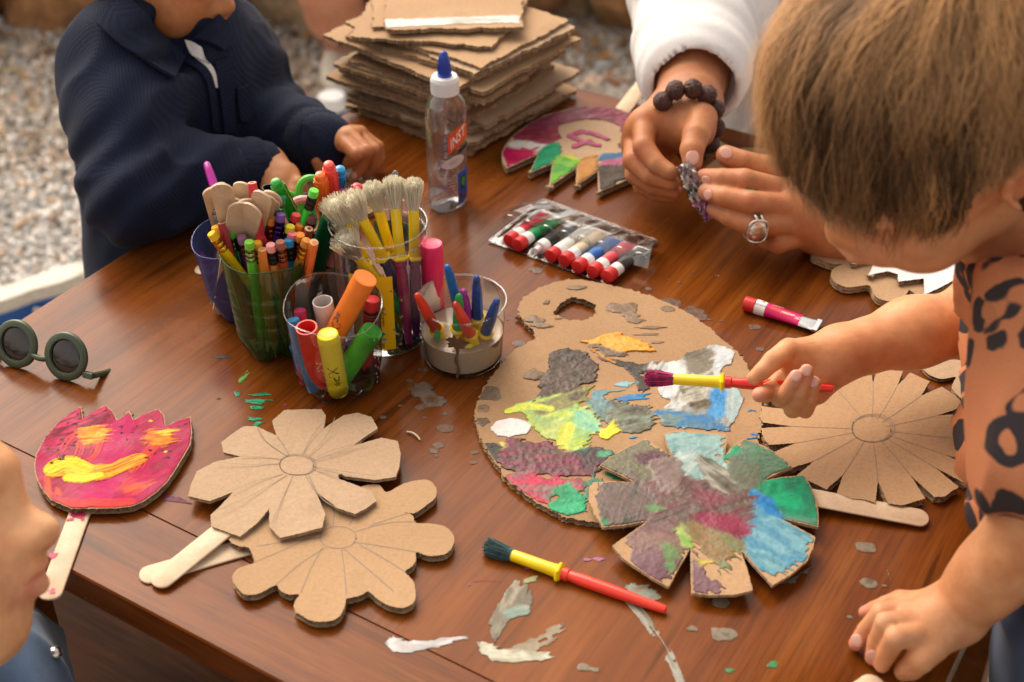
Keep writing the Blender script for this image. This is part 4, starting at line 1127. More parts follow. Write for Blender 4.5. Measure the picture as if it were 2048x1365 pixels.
# ---- lobed flower and white zigzag fan at the right, half hidden
def zs(pts): return zc(1560, 460, .1953, pts)
SL = [(330, 270), (318, 220), (335, 170), (400, 152), (500, 148), (560, 100), (620, 20), (760, -60), (900, -110), (1060, -100), (1300, -60), (1500, 40), (1620, 140), (1700, 280), (1760, 420), (1800, 500), (1740, 548), (1778, 592), (1780, 635), (1700, 690), (1600, 712), (1500, 700), (1400, 665), (1325, 618), (1300, 650), (1240, 720), (1190, 742), (1040, 715), (965, 665), (918, 570), (800, 578), (700, 590), (590, 555), (525, 490), (530, 420), (585, 375), (640, 350), (540, 352), (420, 312)]
ZS, THS = .0018, .0062
slp = TT(zs(SL), ZS + THS)
t_s = thing('cardboard_flower', 'unpainted cardboard flower with round lobes, half hidden by the painting child\'s face', 'craft flower', origin_of(slp))
card_part('petals', t_s, card_geo(catmull(slp, 3, True), ZS, THS, ang=.1, layers=2, rows=4, deep=.001, seed=9), M_CARD[0])
WZ = [(510, 222), (548, 182), (640, 196), (740, 184), (800, 185), (735, 350), (955, 300), (970, 322), (905, 466), (1105, 422), (1205, 455), (1214, 530), (1475, 498), (1478, 664), (1640, 590), (1825, 492), (1840, 400), (1760, 250), (1600, 120), (1400, 30), (1150, -10), (900, 20), (700, 90)]
wz = TT(zs(WZ), ZS + THS + .005)
t_w = thing('white_zigzag_fan', 'white cardboard fan with a zigzag edge lying on the lobed flower', 'craft mask', origin_of(wz))
card_part('fan_board', t_w, card_geo(wz, ZS + THS + .001, .004, ang=.3, rows=5, seed=10), M_WHITECARD)
# ---- small piece behind the shirt
S2 = [(1115, 95), (1150, 150), (1200, 178), (1255, 190), (1335, 176), (1320, 215), (1316, 258), (1390, 325), (1500, 330), (1600, 260), (1620, 160), (1580, 60), (1480, -20), (1350, -40), (1200, 20)]
s2 = TT(zd(S2), .004)
t_ = thing('cardboard_flower', 'unpainted lobed cardboard piece just behind the orange shirt, above the daisy', 'craft flower', origin_of(s2))
card_part('petals', t_, card_geo(catmull(s2, 4, True), .001, .003, rows=4, seed=12), M_CARD[1])
# ---- pieces under the hands
H2 = [(640, 757), (690, 705), (745, 668), (860, 610), (960, 600), (1050, 604), (1150, 640), (1230, 720), (1240, 830), (1150, 900), (1000, 950), (850, 930), (720, 880), (650, 830)]
h2 = TT(zc(1220, 120, .293, H2), .004)
t_ = thing('cardboard_flower', 'brown cardboard piece lying under the hands of the person in white', 'craft flower', origin_of(h2))
card_part('petals', t_, card_geo(catmull(h2, 4, True), .001, .003, rows=4, seed=13), M_CARD[2])
h3 = TT(zc(1220, 120, .293, [(715, 560), (745, 548), (840, 610), (880, 640), (860, 660)]), .0035)
t_ = thing('paper_strip', 'small pale cardboard strip beside the dark bead bracelet', 'paper strip', origin_of(h3))
card_part('strip', t_, card_geo(h3, .001, .0025, rows=3, seed=14), M_CARD[1])
B2 = [(560, 640), (600, 632), (680, 670), (740, 715), (762, 740), (775, 690), (830, 630), (940, 575), (1040, 620), (1200, 720), (1390, 795), (1540, 760), (1640, 752), (1730, 775), (1800, 835), (1815, 885), (1750, 930), (1600, 965), (1560, 1000), (1560, 1090), (1700, 1105), (1725, 1160), (1650, 1200), (1500, 1230), (1200, 1240), (900, 1200), (700, 1100), (560, 900), (520, 740)]
b2 = TT(zc(480, 240, .15625, B2), .005)
t_ = thing('cardboard_flower', 'brown cardboard flower under the hands of the child in the navy cardigan', 'craft flower', origin_of(b2))
card_part('petals', t_, card_geo(catmull(b2, 3, True), .001, .004, rows=5, seed=15), M_CARD[2])
for (a, b, lab) in (((440, 545), (400, 540), 'loose craft stick peeping out from behind the blue cup'), ((1700, 1405), (1752, 1368), 'loose craft stick at the bottom edge of the table')):
    t_ = thing('craft_stick', lab, 'craft stick', tuple(T(*b)), 'loose craft sticks on the table')
    d = unit(T(*a) - T(*b))
    part('blade', stick_geo(T(*b) + d * .11, T(*b) - d * .004, .0165, .0017, .0002, .0002), M_STICK, t_, angle=60)

# ------------------------------------------------------------------ pile of cardboard sheets
def sheets():
    rng = np.random.RandomState(17)
    base = np.array([T(936, 312), T(1131, 198), T(892, 118), T(690, 214)])
    ctr = base.mean(0)
    ex = unit(base[1] - base[0]); ey = unit(base[3] - base[0]); ey = unit(ey - ex * (ex @ ey))
    w = np.linalg.norm(base[1] - base[0]); d = np.linalg.norm(base[3] - base[0])
    z = .0006
    adj = ['lowest', 'second lowest', 'third lowest', 'fourth lowest', 'fifth lowest', 'sixth lowest', 'seventh lowest', 'eighth lowest', 'ninth lowest', 'tenth lowest']
    top = ['topmost', 'second from the top', 'third from the top', 'fourth from the top', 'fifth from the top', 'sixth from the top', 'seventh from the top', 'eighth from the top', 'ninth from the top', 'tenth from the top', 'eleventh from the top', 'twelfth from the top', 'thirteenth from the top', 'fourteenth from the top']
    N = 23
    spec = {}
    def pxs(pts, zz): return TT(pts, zz)[:, :2]
    for k in range(N):
        th = rng.uniform(.0030, .0048)
        gap = rng.uniform(.0001, .0011)
        grow = .0
        a = rng.uniform(-.09, .09); W = w * rng.uniform(.88, 1.06); D = d * rng.uniform(.90, 1.06)
        off = rng.uniform(-.012, .012, 2)
        if k == 0: a, W, D, off = 0, w, d, (0, 0)
        if 8 <= k <= 10: W *= .90; D *= .93; off = (-.010, .012)
        if k > 14: W *= 1.02; D *= 1.06
        c = ctr[:2] + ex[:2] * off[0] + ey[:2] * off[1]
        ca, sa = math.cos(a), math.sin(a)
        X = ex[:2] * ca + ey[:2] * sa; Y = -ex[:2] * sa + ey[:2] * ca
        P = np.array([c - X * W / 2 - Y * D / 2, c + X * W / 2 - Y * D / 2, c + X * W / 2 + Y * D / 2, c - X * W / 2 + Y * D / 2])
        zt_ = z + th
        if k == N - 3: P = pxs([(700, 72), (985, 98), (1012, 62), (960, -60), (760, -30)], zt_)
        if k == N - 2: P = pxs([(746, 53), (1010, 62), (1055, 2), (1000, -90), (745, -60)], zt_)
        if k == N - 1: P = pxs([(769, 59), (1046, 55), (1044, -60), (774, -66)], zt_)
        R = resample(P, .004)
        n = len(R); s = np.arange(n)
        R = R + (np.stack([vnoise(s * .35, np.full(n, k * 3.3), 1), vnoise(s * .35, np.full(n, k * 5.1), 2)], 1) - .5) * .0042 + rng.randn(n, 2) * .0005
        bend = rng.uniform(-.5, 1.0) * .0022; ph = rng.uniform(0, 6)
        def zfn(x, y, bend=bend, ph=ph, c=c): return bend * np.sin((x - c[0]) * 22 + ph) * np.cos((y - c[1]) * 18 + ph) * min(1, k / 3)
        lab = (f'{adj[k]} brown cardboard sheet of the pile' if k < 9 else f'{top[N - 1 - k]} brown cardboard sheet of the pile')
        if k == N - 1: lab = 'topmost cardboard sheet of the pile, with a torn white stripe along its edge'
        if k == 11: lab = 'middle cardboard sheet of the pile, with olive green print along its torn edge'
        t = thing('cardboard_sheet', lab, 'cardboard sheet', (c[0], c[1], z), 'cardboard sheets in the pile')
        m = M_CARD[[0, 2, 1, 0, 2][rng.randint(5)]] if k < N - 3 else M_CARD[0]
        card_part('board', t, card_geo(R, z, th, ang=rng.choice([.52, 2.1]) + a, wave=.0068, step=.0018, rows=5, deep=.0016, wob=.0006, grid=.02, zfn=zfn, seed=30 + k), m)
        if k == 11:
            g = TT([(905, 182), (925, 178), (965, 140), (1000, 108), (1012, 92), (1022, 98), (1004, 125), (960, 172), (925, 192)], zt_ + .002)
            V_, F_2, MI = card_geo(g, zt_ + .0004, .0012, rows=2, deep=.0002, seed=4)
            part('green_print', (V_, F_2), mat('olive_print', (.22, .20, .04), .5, var=.4, vscale=120), t, smooth=False)
        if k == N - 1:
            cvs = Canvas(TT([(770, 30), (1045, 60)], zt_), zt_, .0008, 300)
            cvs.fill([(770, 40), (1040, 32), (1041, 47), (930, 49), (771, 57)], ['#cfc6bf', '#e0dcd8', '#b9a794'], .0, .0026, .0003, .0002, streak=.4)
            cvs.build('torn_stripe', t, M_WHITECARD if False else M_DRYP, zfn=zfn, lift=.0003)
        z += th + gap
    return z
PILE_TOP = sheets()

# ------------------------------------------------------------------ paint spilled on the table: dried smears and drops belong to the table top
def smear(pts, fn, name='paint_smear', m=None, res=.00055, seed=0):
    c = Canvas(TT(pts), .0002, res, 400 + seed); fn(c); c.build(name, table, m or M_DRYP, split=True, blend=False)
def s_white(c):
    c.fill([(770, 1283), (782, 1272), (812, 1283), (870, 1279), (925, 1272), (935, 1278), (870, 1296), (812, 1307), (790, 1306)], ['#c9c5c4', '#b5b0b0', '#d5d2d0', '#9d9694'], .05, .003, .0003, .0006, dry=.12)
smear([(760, 1260), (945, 1320)], s_white, seed=1)
def s_comma(c):
    c.fill([(1005, 1185), (1025, 1163), (1050, 1170), (1068, 1200), (1060, 1225), (1015, 1240), (995, 1290), (978, 1270), (990, 1220)], ['#8d8672', '#746a58', '#9c927c', '#65604f'], 1.2, .004, .0004, .0007, dry=.12)
    c.fill([(1010, 1222), (1050, 1210), (1060, 1225), (1015, 1240)], ['#7f9488', '#a9b0a0'], .2, .003, .0004, .0004, dry=.2)
smear([(965, 1150), (1080, 1300)], s_comma, seed=2)
def s_pale(c):
    c.fill([(950, 1290), (965, 1278), (1000, 1300), (1060, 1300), (1112, 1305), (1095, 1320), (1050, 1328), (985, 1322)], ['#c2bda6', '#aaa68e', '#d0ccb8', '#8f8a72'], .1, .004, .0004, .0007, dry=.1)
    c.fill([(1010, 1300), (1060, 1280), (1110, 1250), (1122, 1262), (1090, 1300)], ['#8a7c60', '#a09078'], .5, .004, .0003, .0004, dry=.45)
smear([(940, 1240), (1130, 1345)], s_pale, seed=3)
smear([(1240, 1190), (1390, 1380)], lambda c: c.stroke([(1258, 1203), (1290, 1240), (1325, 1290), (1345, 1330), (1362, 1372)], .008, ['#8f8a7c', '#a5a295', '#76705f', '#9fb0a8'], .3, .0005, taper=.0), seed=4)
smear([(1245, 1150), (1330, 1215)], lambda c: c.fill([(1252, 1178), (1262, 1165), (1300, 1172), (1322, 1190), (1312, 1204), (1275, 1200)], ['#7f7866', '#948c78', '#8fa094', '#6a6252'], .4, .003, .0005, .0007, dry=.1), seed=5)
def s_green(c):
    for (x, y, rx, ry) in ((515, 790, .009, .004), (508, 805, .008, .004), (524, 800, .012, .0018), (505, 815, .007, .003), (512, 838, .007, .0022), (516, 846, .007, .002), (510, 850, .003, .003), (437, 798, .002, .0015), (500, 842, .005, .001)):
        c.blob((x, y), rx, ry, ['#128a58', '#1fa070', '#0d6a44'], .0007, .7)
    c.fill([(478, 765), (497, 740), (501, 742), (485, 768)], ['#2f8a3c', '#7ab04a'], .9, .003, .0003, .0003, dry=.5)
    c.blob((474, 789), .003, .004, ['#2a8a6a'], .0003, .8)
smear([(425, 730), (550, 865)], s_green, seed=6, m=M_WET)
def s_puddle(c):
    c.fill([(828, 770), (850, 765), (868, 790), (892, 800), (885, 813), (855, 812), (845, 795), (832, 790)], ['#6f5f52', '#7c6c5e'], .2, .004, .0002, .0002, streak=.2, dry=.25)
    for x, y, r in ((892, 856, .008), (875, 890, .006), (868, 902, .005), (840, 815, .006), (825, 778, .005), (850, 836, .003), (862, 800, .007), (800, 812, .003), (765, 835, .004), (845, 740, .005), (820, 762, .004), (890, 828, .004), (872, 912, .003), (950, 905, .004), (946, 925, .004)):
        c.blob((x, y), r * .9, r * .7, ['#6a4e3a', '#785c48', '#5c4232'], .0002, .3)
smear([(750, 725), (965, 930)], s_puddle, seed=7, m=M_WET)
def s_right(c):
    for x, y, r in ((1733, 1094, .009), (1733, 1166, .008), (1793, 1156, .007), (1768, 1172, .003), (1777, 1142, .003), (1448, 1270, .010), (1385, 1258, .005), (1165, 1335, .006), (1190, 1340, .004), (1440, 1205, .008), (1700, 1235, .003)):
        c.blob((x, y), r * .85, r * .7, ['#7a6c58', '#8a7d6a', '#695c4a'], .0003, .35)
    c.fill([(1530, 1180), (1590, 1150), (1640, 1120), (1600, 1160)], ['#8f7460', '#7a8a78'], .6, .004, .0002, .0003, dry=.62)
    c.stroke([(945, 1164), (975, 1162), (1004, 1166)], .0022, ['#a83a7a'], .3)
    for x, y, r in ((1175, 1120, .003), (1198, 1118, .004), (1055, 1137, .003), (1290, 1100, .003), (940, 1170, .002)): c.blob((x, y), r, r * .7, ['#9a4a80', '#b06a98'], .0003, .6)
    c.fill([(1040, 1160), (1075, 1150), (1080, 1160), (1050, 1170)], ['#8a8a5a', '#a0a070'], .3, .003, .0003, .0003, dry=.4)
    for x, y in ((1543, 1330), (1458, 1342), (1420, 1190)): c.blob((x, y), .004, .003, ['#3f8a58'], .0002, .5)
smear([(930, 1085), (1830, 1360)], s_right, seed=8, m=M_WET, res=.00065)
def s_back(c):
    for x, y, r in ((1296, 578, .004), (1345, 607, .010), (1383, 623, .011), (1397, 632, .009), (1510, 655, .006), (1442, 642, .003), (1420, 640, .003), (1428, 668, .004), (1520, 698, .005), (1600, 643, .004), (1310, 672, .004), (1072, 540, .008), (1040, 688, .007), (1015, 640, .002), (905, 680, .003), (1385, 545, .003), (1360, 565, .003), (1335, 560, .002)):
        c.blob((x, y), r * .9, r * .8, ['#664a38', '#74584a', '#584034'], .0003, .3)
    for k in range(16):
        x, y = 1440 + RNG.randn() * 25, 550 + RNG.randn() * 8
        c.stroke([(x, y), (x + 9, y + 3 + 3 * RNG.randn())], .0012, ['#c8b8b0'], .1, .0002)
    c.stroke([(1705, 630), (1730, 637), (1750, 645)], .0012, ['#b0a8a0'], .3, .0002)
smear([(890, 520), (1770, 720)], s_back, seed=9, m=M_WET, res=.00065)
def s_purple(c):
    c.fill([(318, 985), (380, 1000), (400, 1012), (330, 1000)], ['#6a2048', '#5a1a3c'], -.2, .004, .0001, .0001, dry=.5)
    c.blob((569, 810), .003, .002, ['#b02060'], .0003, .5)
    c.blob((438, 713), .010, .003, ['#3a2c22'], .0001, .6)
smear([(300, 690), (600, 1030)], s_purple, seed=10)
# a pale shred lying on the table
t_ = thing('wood_shaving', 'thin curled pale shred lying on the table beside the jars', 'shaving', tuple(T(828, 866)))
part('curl', tube(catmull([T(814, 864, .001), T(825, 866, .002), T(834, 872, .002), T(840, 880, .001)], 5), .0008, 5), M_STICK, t_)
# ================================================================== jars, cups and what stands in them
def cup_geo(prof, n=64, mod=None, wall=.0):
    """prof: (r, z) from the middle of the foot up to the rim; mod(a, r, z) -> (r, z) shapes lobes"""
    V = []
    for r, z in prof:
        for j in range(n):
            a = 2 * PI * j / n
            rr, zz = mod(a, r, z) if mod else (r, z)
            V.append((rr * math.cos(a), rr * math.sin(a), zz))
    return np.array(V), tri_quads(len(prof), n, True) + [tuple(range(n - 1, -1, -1))]
def ring_geo(r, z, t, n=64, m=6, zf=None):
    V = []
    for j in range(n):
        a = 2 * PI * j / n
        for i in range(m):
            b = 2 * PI * i / m
            V.append(((r + t * math.cos(b)) * math.cos(a), (r + t * math.cos(b)) * math.sin(a), z + (zf(a) if zf else 0) + t * math.sin(b)))
    f = []
    for j in range(n):
        for i in range(m):
            f.append((j * m + i, ((j + 1) % n) * m + i, ((j + 1) % n) * m + (i + 1) % m, j * m + (i + 1) % m))
    return np.array(V), f
class Jar:
    def __init__(s, px, r0, r1, h):
        s.c = T(*px); s.r0, s.r1, s.h = r0, r1, h; s.seg = []
JB = Jar((490, 620), .027, .0345, .072)      # blue cup
JG = Jar((551, 694), .0275, .0330, .090)     # green cup
JM = Jar((680, 767), .0325, .0365, .074)     # clear cup of markers
JT = Jar((770, 669), .0345, .0365, .096)     # clear tub of brushes
JW = Jar((926, 715), .0310, .0345, .056)     # tub of muddy water
JD = Jar((652, 592), .0300, .0340, .082)     # dark cup behind

def seg_dist(a0, a1, b0, b1, k=9):
    t = np.linspace(0, 1, k)[:, None]
    A = a0 + (a1 - a0) * t
    d = b1 - b0; L = d @ d
    u = np.clip(((A - b0) @ d) / L, 0, 1)
    return np.min(np.linalg.norm(A - (b0 + u[:, None] * d), axis=1))
def place(jar, tip, L, rad, low=None, n=160, seed=0, zmin=.004, dl=.06, dy=None, wl=.012):
    """find a stick-like thing that stands in the jar, whose top shows at pixel tip and that leans as seen (low: a second pixel on it)"""
    rng = np.random.RandomState(seed + int(tip[0] * 7 + tip[1] * 13))
    d = unit(ray(*tip)); best = None
    for k in range(n):
        a, q = rng.rand() * 2 * PI, math.sqrt(rng.rand()) * max(.001, jar.r0 - rad - .001)
        b = jar.c + np.array([q * math.cos(a), q * math.sin(a), zmin])
        if dy is not None:
            kk = (jar.c[1] + dy + .010 * (rng.rand() - .5) - _C[1]) / d[1]
            ts = [_C + d * kk]
        else:
            LL = L * (1 + dl * (rng.rand() * 2 - 1))
            w = _C - b; B = w @ d; D = B * B - (w @ w - LL * LL)
            if D < 0: continue
            ts = [_C + d * (-B + sg * math.sqrt(D)) for sg in (-1, 1)]
        for t in ts:
            LL = np.linalg.norm(t - b)
            ax = t - b
            if ax[2] < .35 * LL: continue
            zc_ = jar.h
            p = b + ax * min(1, (zc_ - b[2]) / ax[2])
            over = max(0, np.hypot(*(p - jar.c)[:2]) - (jar.r1 - rad - .0008))
            sc = over * 60
            if low is not None:
                u0, u1 = proj(b), proj(t); e = u1 - u0; e /= np.linalg.norm(e) + 1e-9
                v = np.array(low) - u0; sc += abs(v[0] * e[1] - v[1] * e[0]) * wl
            if dy is not None: sc += abs(b[1] - jar.c[1] - .7 * dy) * 12
            for (s0, s1, r2) in jar.seg:
                g = rad + r2 - seg_dist(b, t, s0, s1)
                if g > 0: sc += g * 120
            sc += (.25 if dy is None else .6) * abs(LL / L - 1) + .15 * (1 - ax[2] / LL)
            if best is None or sc < best[0]: best = (sc, b, t)
    if best is None: 
        b = jar.c + [0, 0, zmin]; t = DP(tip[0], tip[1], (b - _C) @ _F); best = (9, b, t)
    jar.seg.append((best[1], best[2], rad))
    return best[1], best[2]
def stand(name, label, cat, b, t, group=None, roll=0.0):
    z = unit(t - b); M = frame(b, z)
    c, s = math.cos(roll), math.sin(roll)
    R = np.eye(4); R[:2, :2] = [[c, -s], [s, c]]
    return thing(name, label, cat, group=group, M=M @ R), np.linalg.norm(t - b)

# ---- the vessels
M_CLEAR = clear_mat('clear_plastic', (.97, .97, .96), .8, .05, dirt=.07, base=.015)
M_CLEARCUP = clear_mat('clear_bottle_plastic', (.95, .96, .965), .9, .04, dirt=.04, base=.02)
M_BLUECUP = clear_mat('blue_bottle_plastic', (.30, .38, .70), .9, .10, base=.04, body=((.05, .08, .26), .35))
M_GREENCUP = clear_mat('green_bottle_plastic', (.44, .64, .38), .9, .05, base=.03, body=((.04, .16, .05), .20))
M_DARKCUP = clear_mat('dark_bottle_plastic', (.30, .26, .24), .9, .08)
def lobes(k, depth, r_in):
    def f(a, r, z):
        if z < .022 and r > .012:
            q = (1 - z / .022); g = .5 - .5 * math.cos(k * a)
            return r * (1 - .10 * q * (1 - g)), z + .007 * q * (1 - g) ** 2
        return r, z
    return f
def vessel(J, name, label, cat, m, prof, mod=None, rim=.0006, zf=None, rimmat=None):
    t = thing(name, label, cat, tuple(J.c))
    V, F = cup_geo(prof, 72, mod)
    if zf is not None:
        a = np.arctan2(V[:, 1], V[:, 0]); k = np.clip((V[:, 2] - prof[-1][1] * .6) / (prof[-1][1] * .4), 0, 1)
        V[:, 2] += k * np.array([zf(x) for x in a])
    part('wall', (V, F), m, t, local=True, angle=180)
    part('rim', ring_geo(prof[-1][0], prof[-1][1], rim, zf=zf), rimmat or m, t, local=True, angle=180)
    return t
def straight(J, ridges=(), foot=.004):
    p = [(.002, .0015), (J.r0 * .7, .0012), (J.r0 - foot, .0006), (J.r0 - foot * .4, .0012), (J.r0, foot)]
    zs = np.linspace(foot, J.h, 26)[1:]
    for z in zs:
        r = J.r0 + (J.r1 - J.r0) * (z - foot) / (J.h - foot)
        for rz in ridges: r -= .0011 * math.exp(-((z - rz) / .0016) ** 2)
        p.append((r, z))
    return p
def bottle_foot(J, ridges=()):
    p = [(.003, .006), (J.r0 * .35, .003), (J.r0 * .6, .0008), (J.r0 * .82, .0006), (J.r0 * .95, .006), (J.r0 * 1.02, .014)]
    for z in np.linspace(.018, J.h, 40):
        r = J.r0 * 1.03 + (J.r1 - J.r0 * 1.03) * (z - .018) / (J.h - .018)
        for rz in ridges: r -= .0012 * math.exp(-((z - rz) / .0013) ** 2)
        p.append((r, z))
    return p
vessel(JB, 'blue_cup', 'cut off blue plastic bottle holding craft sticks, leftmost of the cups', 'cup', M_BLUECUP, bottle_foot(JB, (.028,)), lobes(5, 1, 0), zf=lambda a: .0025 * math.sin(a + 1) + .0015 * math.sin(3 * a))
vessel(JG, 'green_cup', 'cut off green plastic bottle full of coloured pencils', 'cup', M_GREENCUP, bottle_foot(JG, (.026, .038, .051, .064)), lobes(5, 1, 0), zf=lambda a: .0022 * math.sin(a + 4) + .001 * math.sin(4 * a))
vessel(JM, 'clear_cup', 'cut off clear plastic bottle holding thick markers and crayons, nearest of the cups', 'cup', M_CLEARCUP, bottle_foot(JM, (.012, .022)), lobes(5, 1, 0), zf=lambda a: .0045 * math.sin(a - .3) + .0022 * math.sin(3 * a + 1))
tub = vessel(JT, 'clear_tub', 'round clear plastic tub holding the yellow ferruled brushes', 'tub', M_CLEAR, straight(JT) + [(JT.r1 + .0012, JT.h + .0005), (JT.r1 + .0012, JT.h + .010)], rim=.0007)
part('rim_band', ring_geo(JT.r1 + .0004, JT.h, .0006), M_CLEAR, tub, local=True, angle=180)
wtub = vessel(JW, 'water_tub', 'short clear plastic tub half full of muddy paint water', 'tub', M_CLEAR, straight(JW, foot=.005), rim=.0007)
vessel(JD, 'dark_cup', 'cut off dark plastic bottle holding felt pens and scissors, behind the pencils', 'cup', M_DARKCUP, bottle_foot(JD, (.06, .045)), lobes(5, 1, 0), zf=lambda a: .001 * math.sin(2 * a))
# muddy water: a body of its own inside the tub
M_MUD = mat('muddy_water', (.56, .43, .31), .16, var=.10, vscale=30)
WL = .0275
rW = JW.r0 + (JW.r1 - JW.r0) * WL / JW.h - .0009
part('paint_water', lathe([(.002, .0022), (JW.r0 - .006, .0022), (JW.r0 - .0016, .0058), (rW, WL - .0004), (rW - .0012, WL), (.001, WL - .0002)], 64), M_MUD, wtub, local=True)
def wall_patch(J, a0, a1, z0, z1, lift, n=18, m=8, edge=None):
    V = []
    for i in range(m + 1):
        z = z0 + (z1 - z0) * i / m
        for j in range(n + 1):
            a = a0 + (a1 - a0) * j / n
            r = J.r0 + (J.r1 - J.r0) * z / J.h + lift
            V.append((r * math.cos(a), r * math.sin(a), z))
    return np.array(V), tri_quads(m + 1, n + 1, False)
def splat(J, a, z, ra, rz, col, seed, lift=.0003, tail=0):
    rng = np.random.RandomState(seed); V = []; n = 22
    r = J.r0 + (J.r1 - J.r0) * z / J.h
    V.append((a, z)); 
    for k in range(n):
        t = 2 * PI * k / n; q = 1 + .3 * rng.randn() * .6
        V.append((a + ra * q * math.cos(t) / r, z + rz * q * math.sin(t)))
    F = [(0, 1 + k, 1 + (k + 1) % n) for k in range(n)]
    if tail:
        o = len(V); 
        for k in range(9):
            zz = z - rz * .5 - (z - rz * .5 - tail) * k / 8; w = .0012 * (1 + .4 * math.sin(k * 2.1)); x = .0008 * math.sin(k * 1.3)
            V += [(a + (x - w) / r, zz), (a + (x + w) / r, zz)]
        F += [(o + 2 * k, o + 2 * k + 1, o + 2 * k + 3, o + 2 * k + 2) for k in range(8)]
    P = []
    for aa, zz in V:
        rr = J.r0 + (J.r1 - J.r0) * zz / J.h + lift
        P.append((rr * math.cos(aa), rr * math.sin(aa), zz))
    return np.array(P), F
M_BROWNP = mat('brown_paint_splash', (.12, .068, .04), .5, var=.25, vscale=200)
part('paint_splash', splat(JW, -PI / 2 - .10, .0385, 0.0080, .0062, 0, 1, tail=.003), M_BROWNP, wtub, local=True)
part('paint_splash', splat(JW, -PI / 2 + .98, .0265, .0050, .0026, 0, 2), M_BROWNP, wtub, local=True)
part('paint_splash', splat(JW, -PI / 2 + .20, .0350, .0028, .0022, 0, 3), mat('yellow_splash', (.55, .52, .06), .5), wtub, local=True)
part('paint_splash', splat(JW, -PI / 2 - .55, .0420, .0030, .0060, 0, 5), mat('green_splash', (.05, .25, .09), .5), wtub, local=True)
# clear bottle has pale drips
for k in range(11):
    part('paint_drip', splat(JM, -PI / 2 + 1.15 + .1 * math.sin(k * 3), .012 + k * .0042, .0007, .0009, 0, 40 + k, .0004), mat('pale_drip', (.55, .55, .46), .5), bpy.data.objects['clear_cup'], local=True)
for k in range(12):
    part('paint_drip', splat(JT, -PI / 2 + .25 + .28 * math.sin(k * 2.3), .008 + k * .0052, .0010, .0012, 0, 60 + k, .0004), mat('beige_drip', (.36, .22, .15), .5), tub, local=True)
# yellow price label on the tub
lab = part('label', wall_patch(JT, -PI / 2 - .62, -PI / 2 + .34, .010, .079, .0004, 20, 8), mat('yellow_label', srgb('#f0c010'), .45), tub, local=True)
M_INK = mat('black_ink', (.02, .018, .015), .5)
gs = []
for row in range(5):                                        # lines of tiny print running up the label
    a = -PI / 2 - .18 + row * .065
    rr = JT.r1 - .0008
    for k in range(16):
        z0 = .033 + k * .0017; w = .0013 * (.4 + .6 * ((k * 7 + row * 5) % 5) / 4)
        gs.append(wall_patch(JT, a, a + .034, z0, z0 + w, .0006, 2, 1))
pr = part('print', join(gs), M_INK, lab, local=True, smooth=False)
for da in (-.30, -.05):                                     # two recycling triangles
    c = -PI / 2 + da; tri = []
    for k in range(3):
        t0, t1 = PI / 2 + 2 * PI * k / 3 + .25, PI / 2 + 2 * PI * (k + 1) / 3 - .25
        q = [(c + .0042 * math.cos(t) / JT.r1, .0665 + .0036 * math.sin(t)) for t in (t0, t1)]
        P = np.array([[(JT.r1 + .0006 - .0004) * math.cos(a), (JT.r1 + .0002) * math.sin(a), z] for a, z in q])
        tri.append(tube(P, .0004, 4))
    part('recycling_mark', join(tri), M_INK, lab, local=True, smooth=False)
part('badge', splat(JT, -PI / 2 + .02, .0255, .0035, .0022, 0, 4, .0007), mat('blue_badge', (.06, .16, .55), .4), lab, local=True)
part('badge', splat(JT, -PI / 2 + .02, .0205, .0040, .0013, 0, 6, .0007), mat('light_blue_badge', (.10, .35, .62), .4), lab, local=True)
gs = [wall_patch(JT, -PI / 2 - .06 + k * .022, -PI / 2 - .06 + k * .022 + .009, .0125, .0170, .0006, 1, 1) for k in range(7)]
part('bar_code', join(gs), M_INK, lab, local=True, smooth=False)
part('logo', wall_patch(JT, PI / 2 - .75, PI / 2 + .2, .055, .086, -.0006), mat('picture_label', (.16, .30, .45), .4, var=.8, vscale=90), tub, local=True)

# ---- pencils
M_BARE = mat('pencil_cedar', (.58, .36, .20), .7, var=.2, vscale=200)
def metal(h, rough=.25): return mat('metal_' + h.strip('#'), srgb(h), rough, metal=1.0, bump=.3, bscale=400)
def pencil(jar, tip, L, kind, col, er=None, fer=None, low=None, seed=0, label=''):
    R = .0037
    y = tip[1]
    dy = -.016 if y >= 480 else (-.003 if y >= 465 else (.008 if y >= 445 else (.014 if y >= 425 else .018)))
    b, t = place(jar, tip, L, R, low, seed=seed, dy=dy, dl=.14, n=260)
    o, L = stand('pencil', label, 'pencil', b, t, 'pencils in the green cup', roll=RNG.rand())
    pm = plastic(col, .30)
    top = L - (.0165 if kind == 'eraser' else .0)
    hexp = lathe([(R * .99, .017), (R, .018), (R, top - .0003), (R * .97, top)], 6, rot=.2)
    part('barrel', hexp, pm, o, local=True, angle=20)
    part('sharpened_tip', lathe([(.0010, .005), (R * .93, .0172)], 12), M_BARE, o, local=True)
    part('lead', lathe([(.0002, .001), (.0010, .0052)], 8), pm, o, local=True)
    if kind == 'eraser':
        fm = metal(fer) if fer else plastic('#1a1716', .35)
        rr = .0039
        part('ferrule', lathe([(rr, top - .001), (rr, top + .002), (rr * .92, top + .0026), (rr, top + .0033), (rr, top + .0062), (rr * .92, top + .0068), (rr, top + .0076), (rr, top + .0105)], 18), fm, o, local=True)
        part('eraser', lathe([(.0036, top + .0098), (.00372, top + .0150), (.0033, top + .0162), (.0005, top + .0165)], 18), mat('rubber_' + er.strip('#'), srgb(er), .75, var=.12, vscale=300), o, local=True)
    else:
        part('wood_end', lathe([(.0034, top + .00005), (.0030, top + .0002), (.0004, top + .00022)], 12), M_BARE, o, local=True)
        part('lead_end', lathe([(.0015, top + .0001), (.0014, top + .0004), (.0002, top + .00042)], 10), pm, o, local=True)
    return o
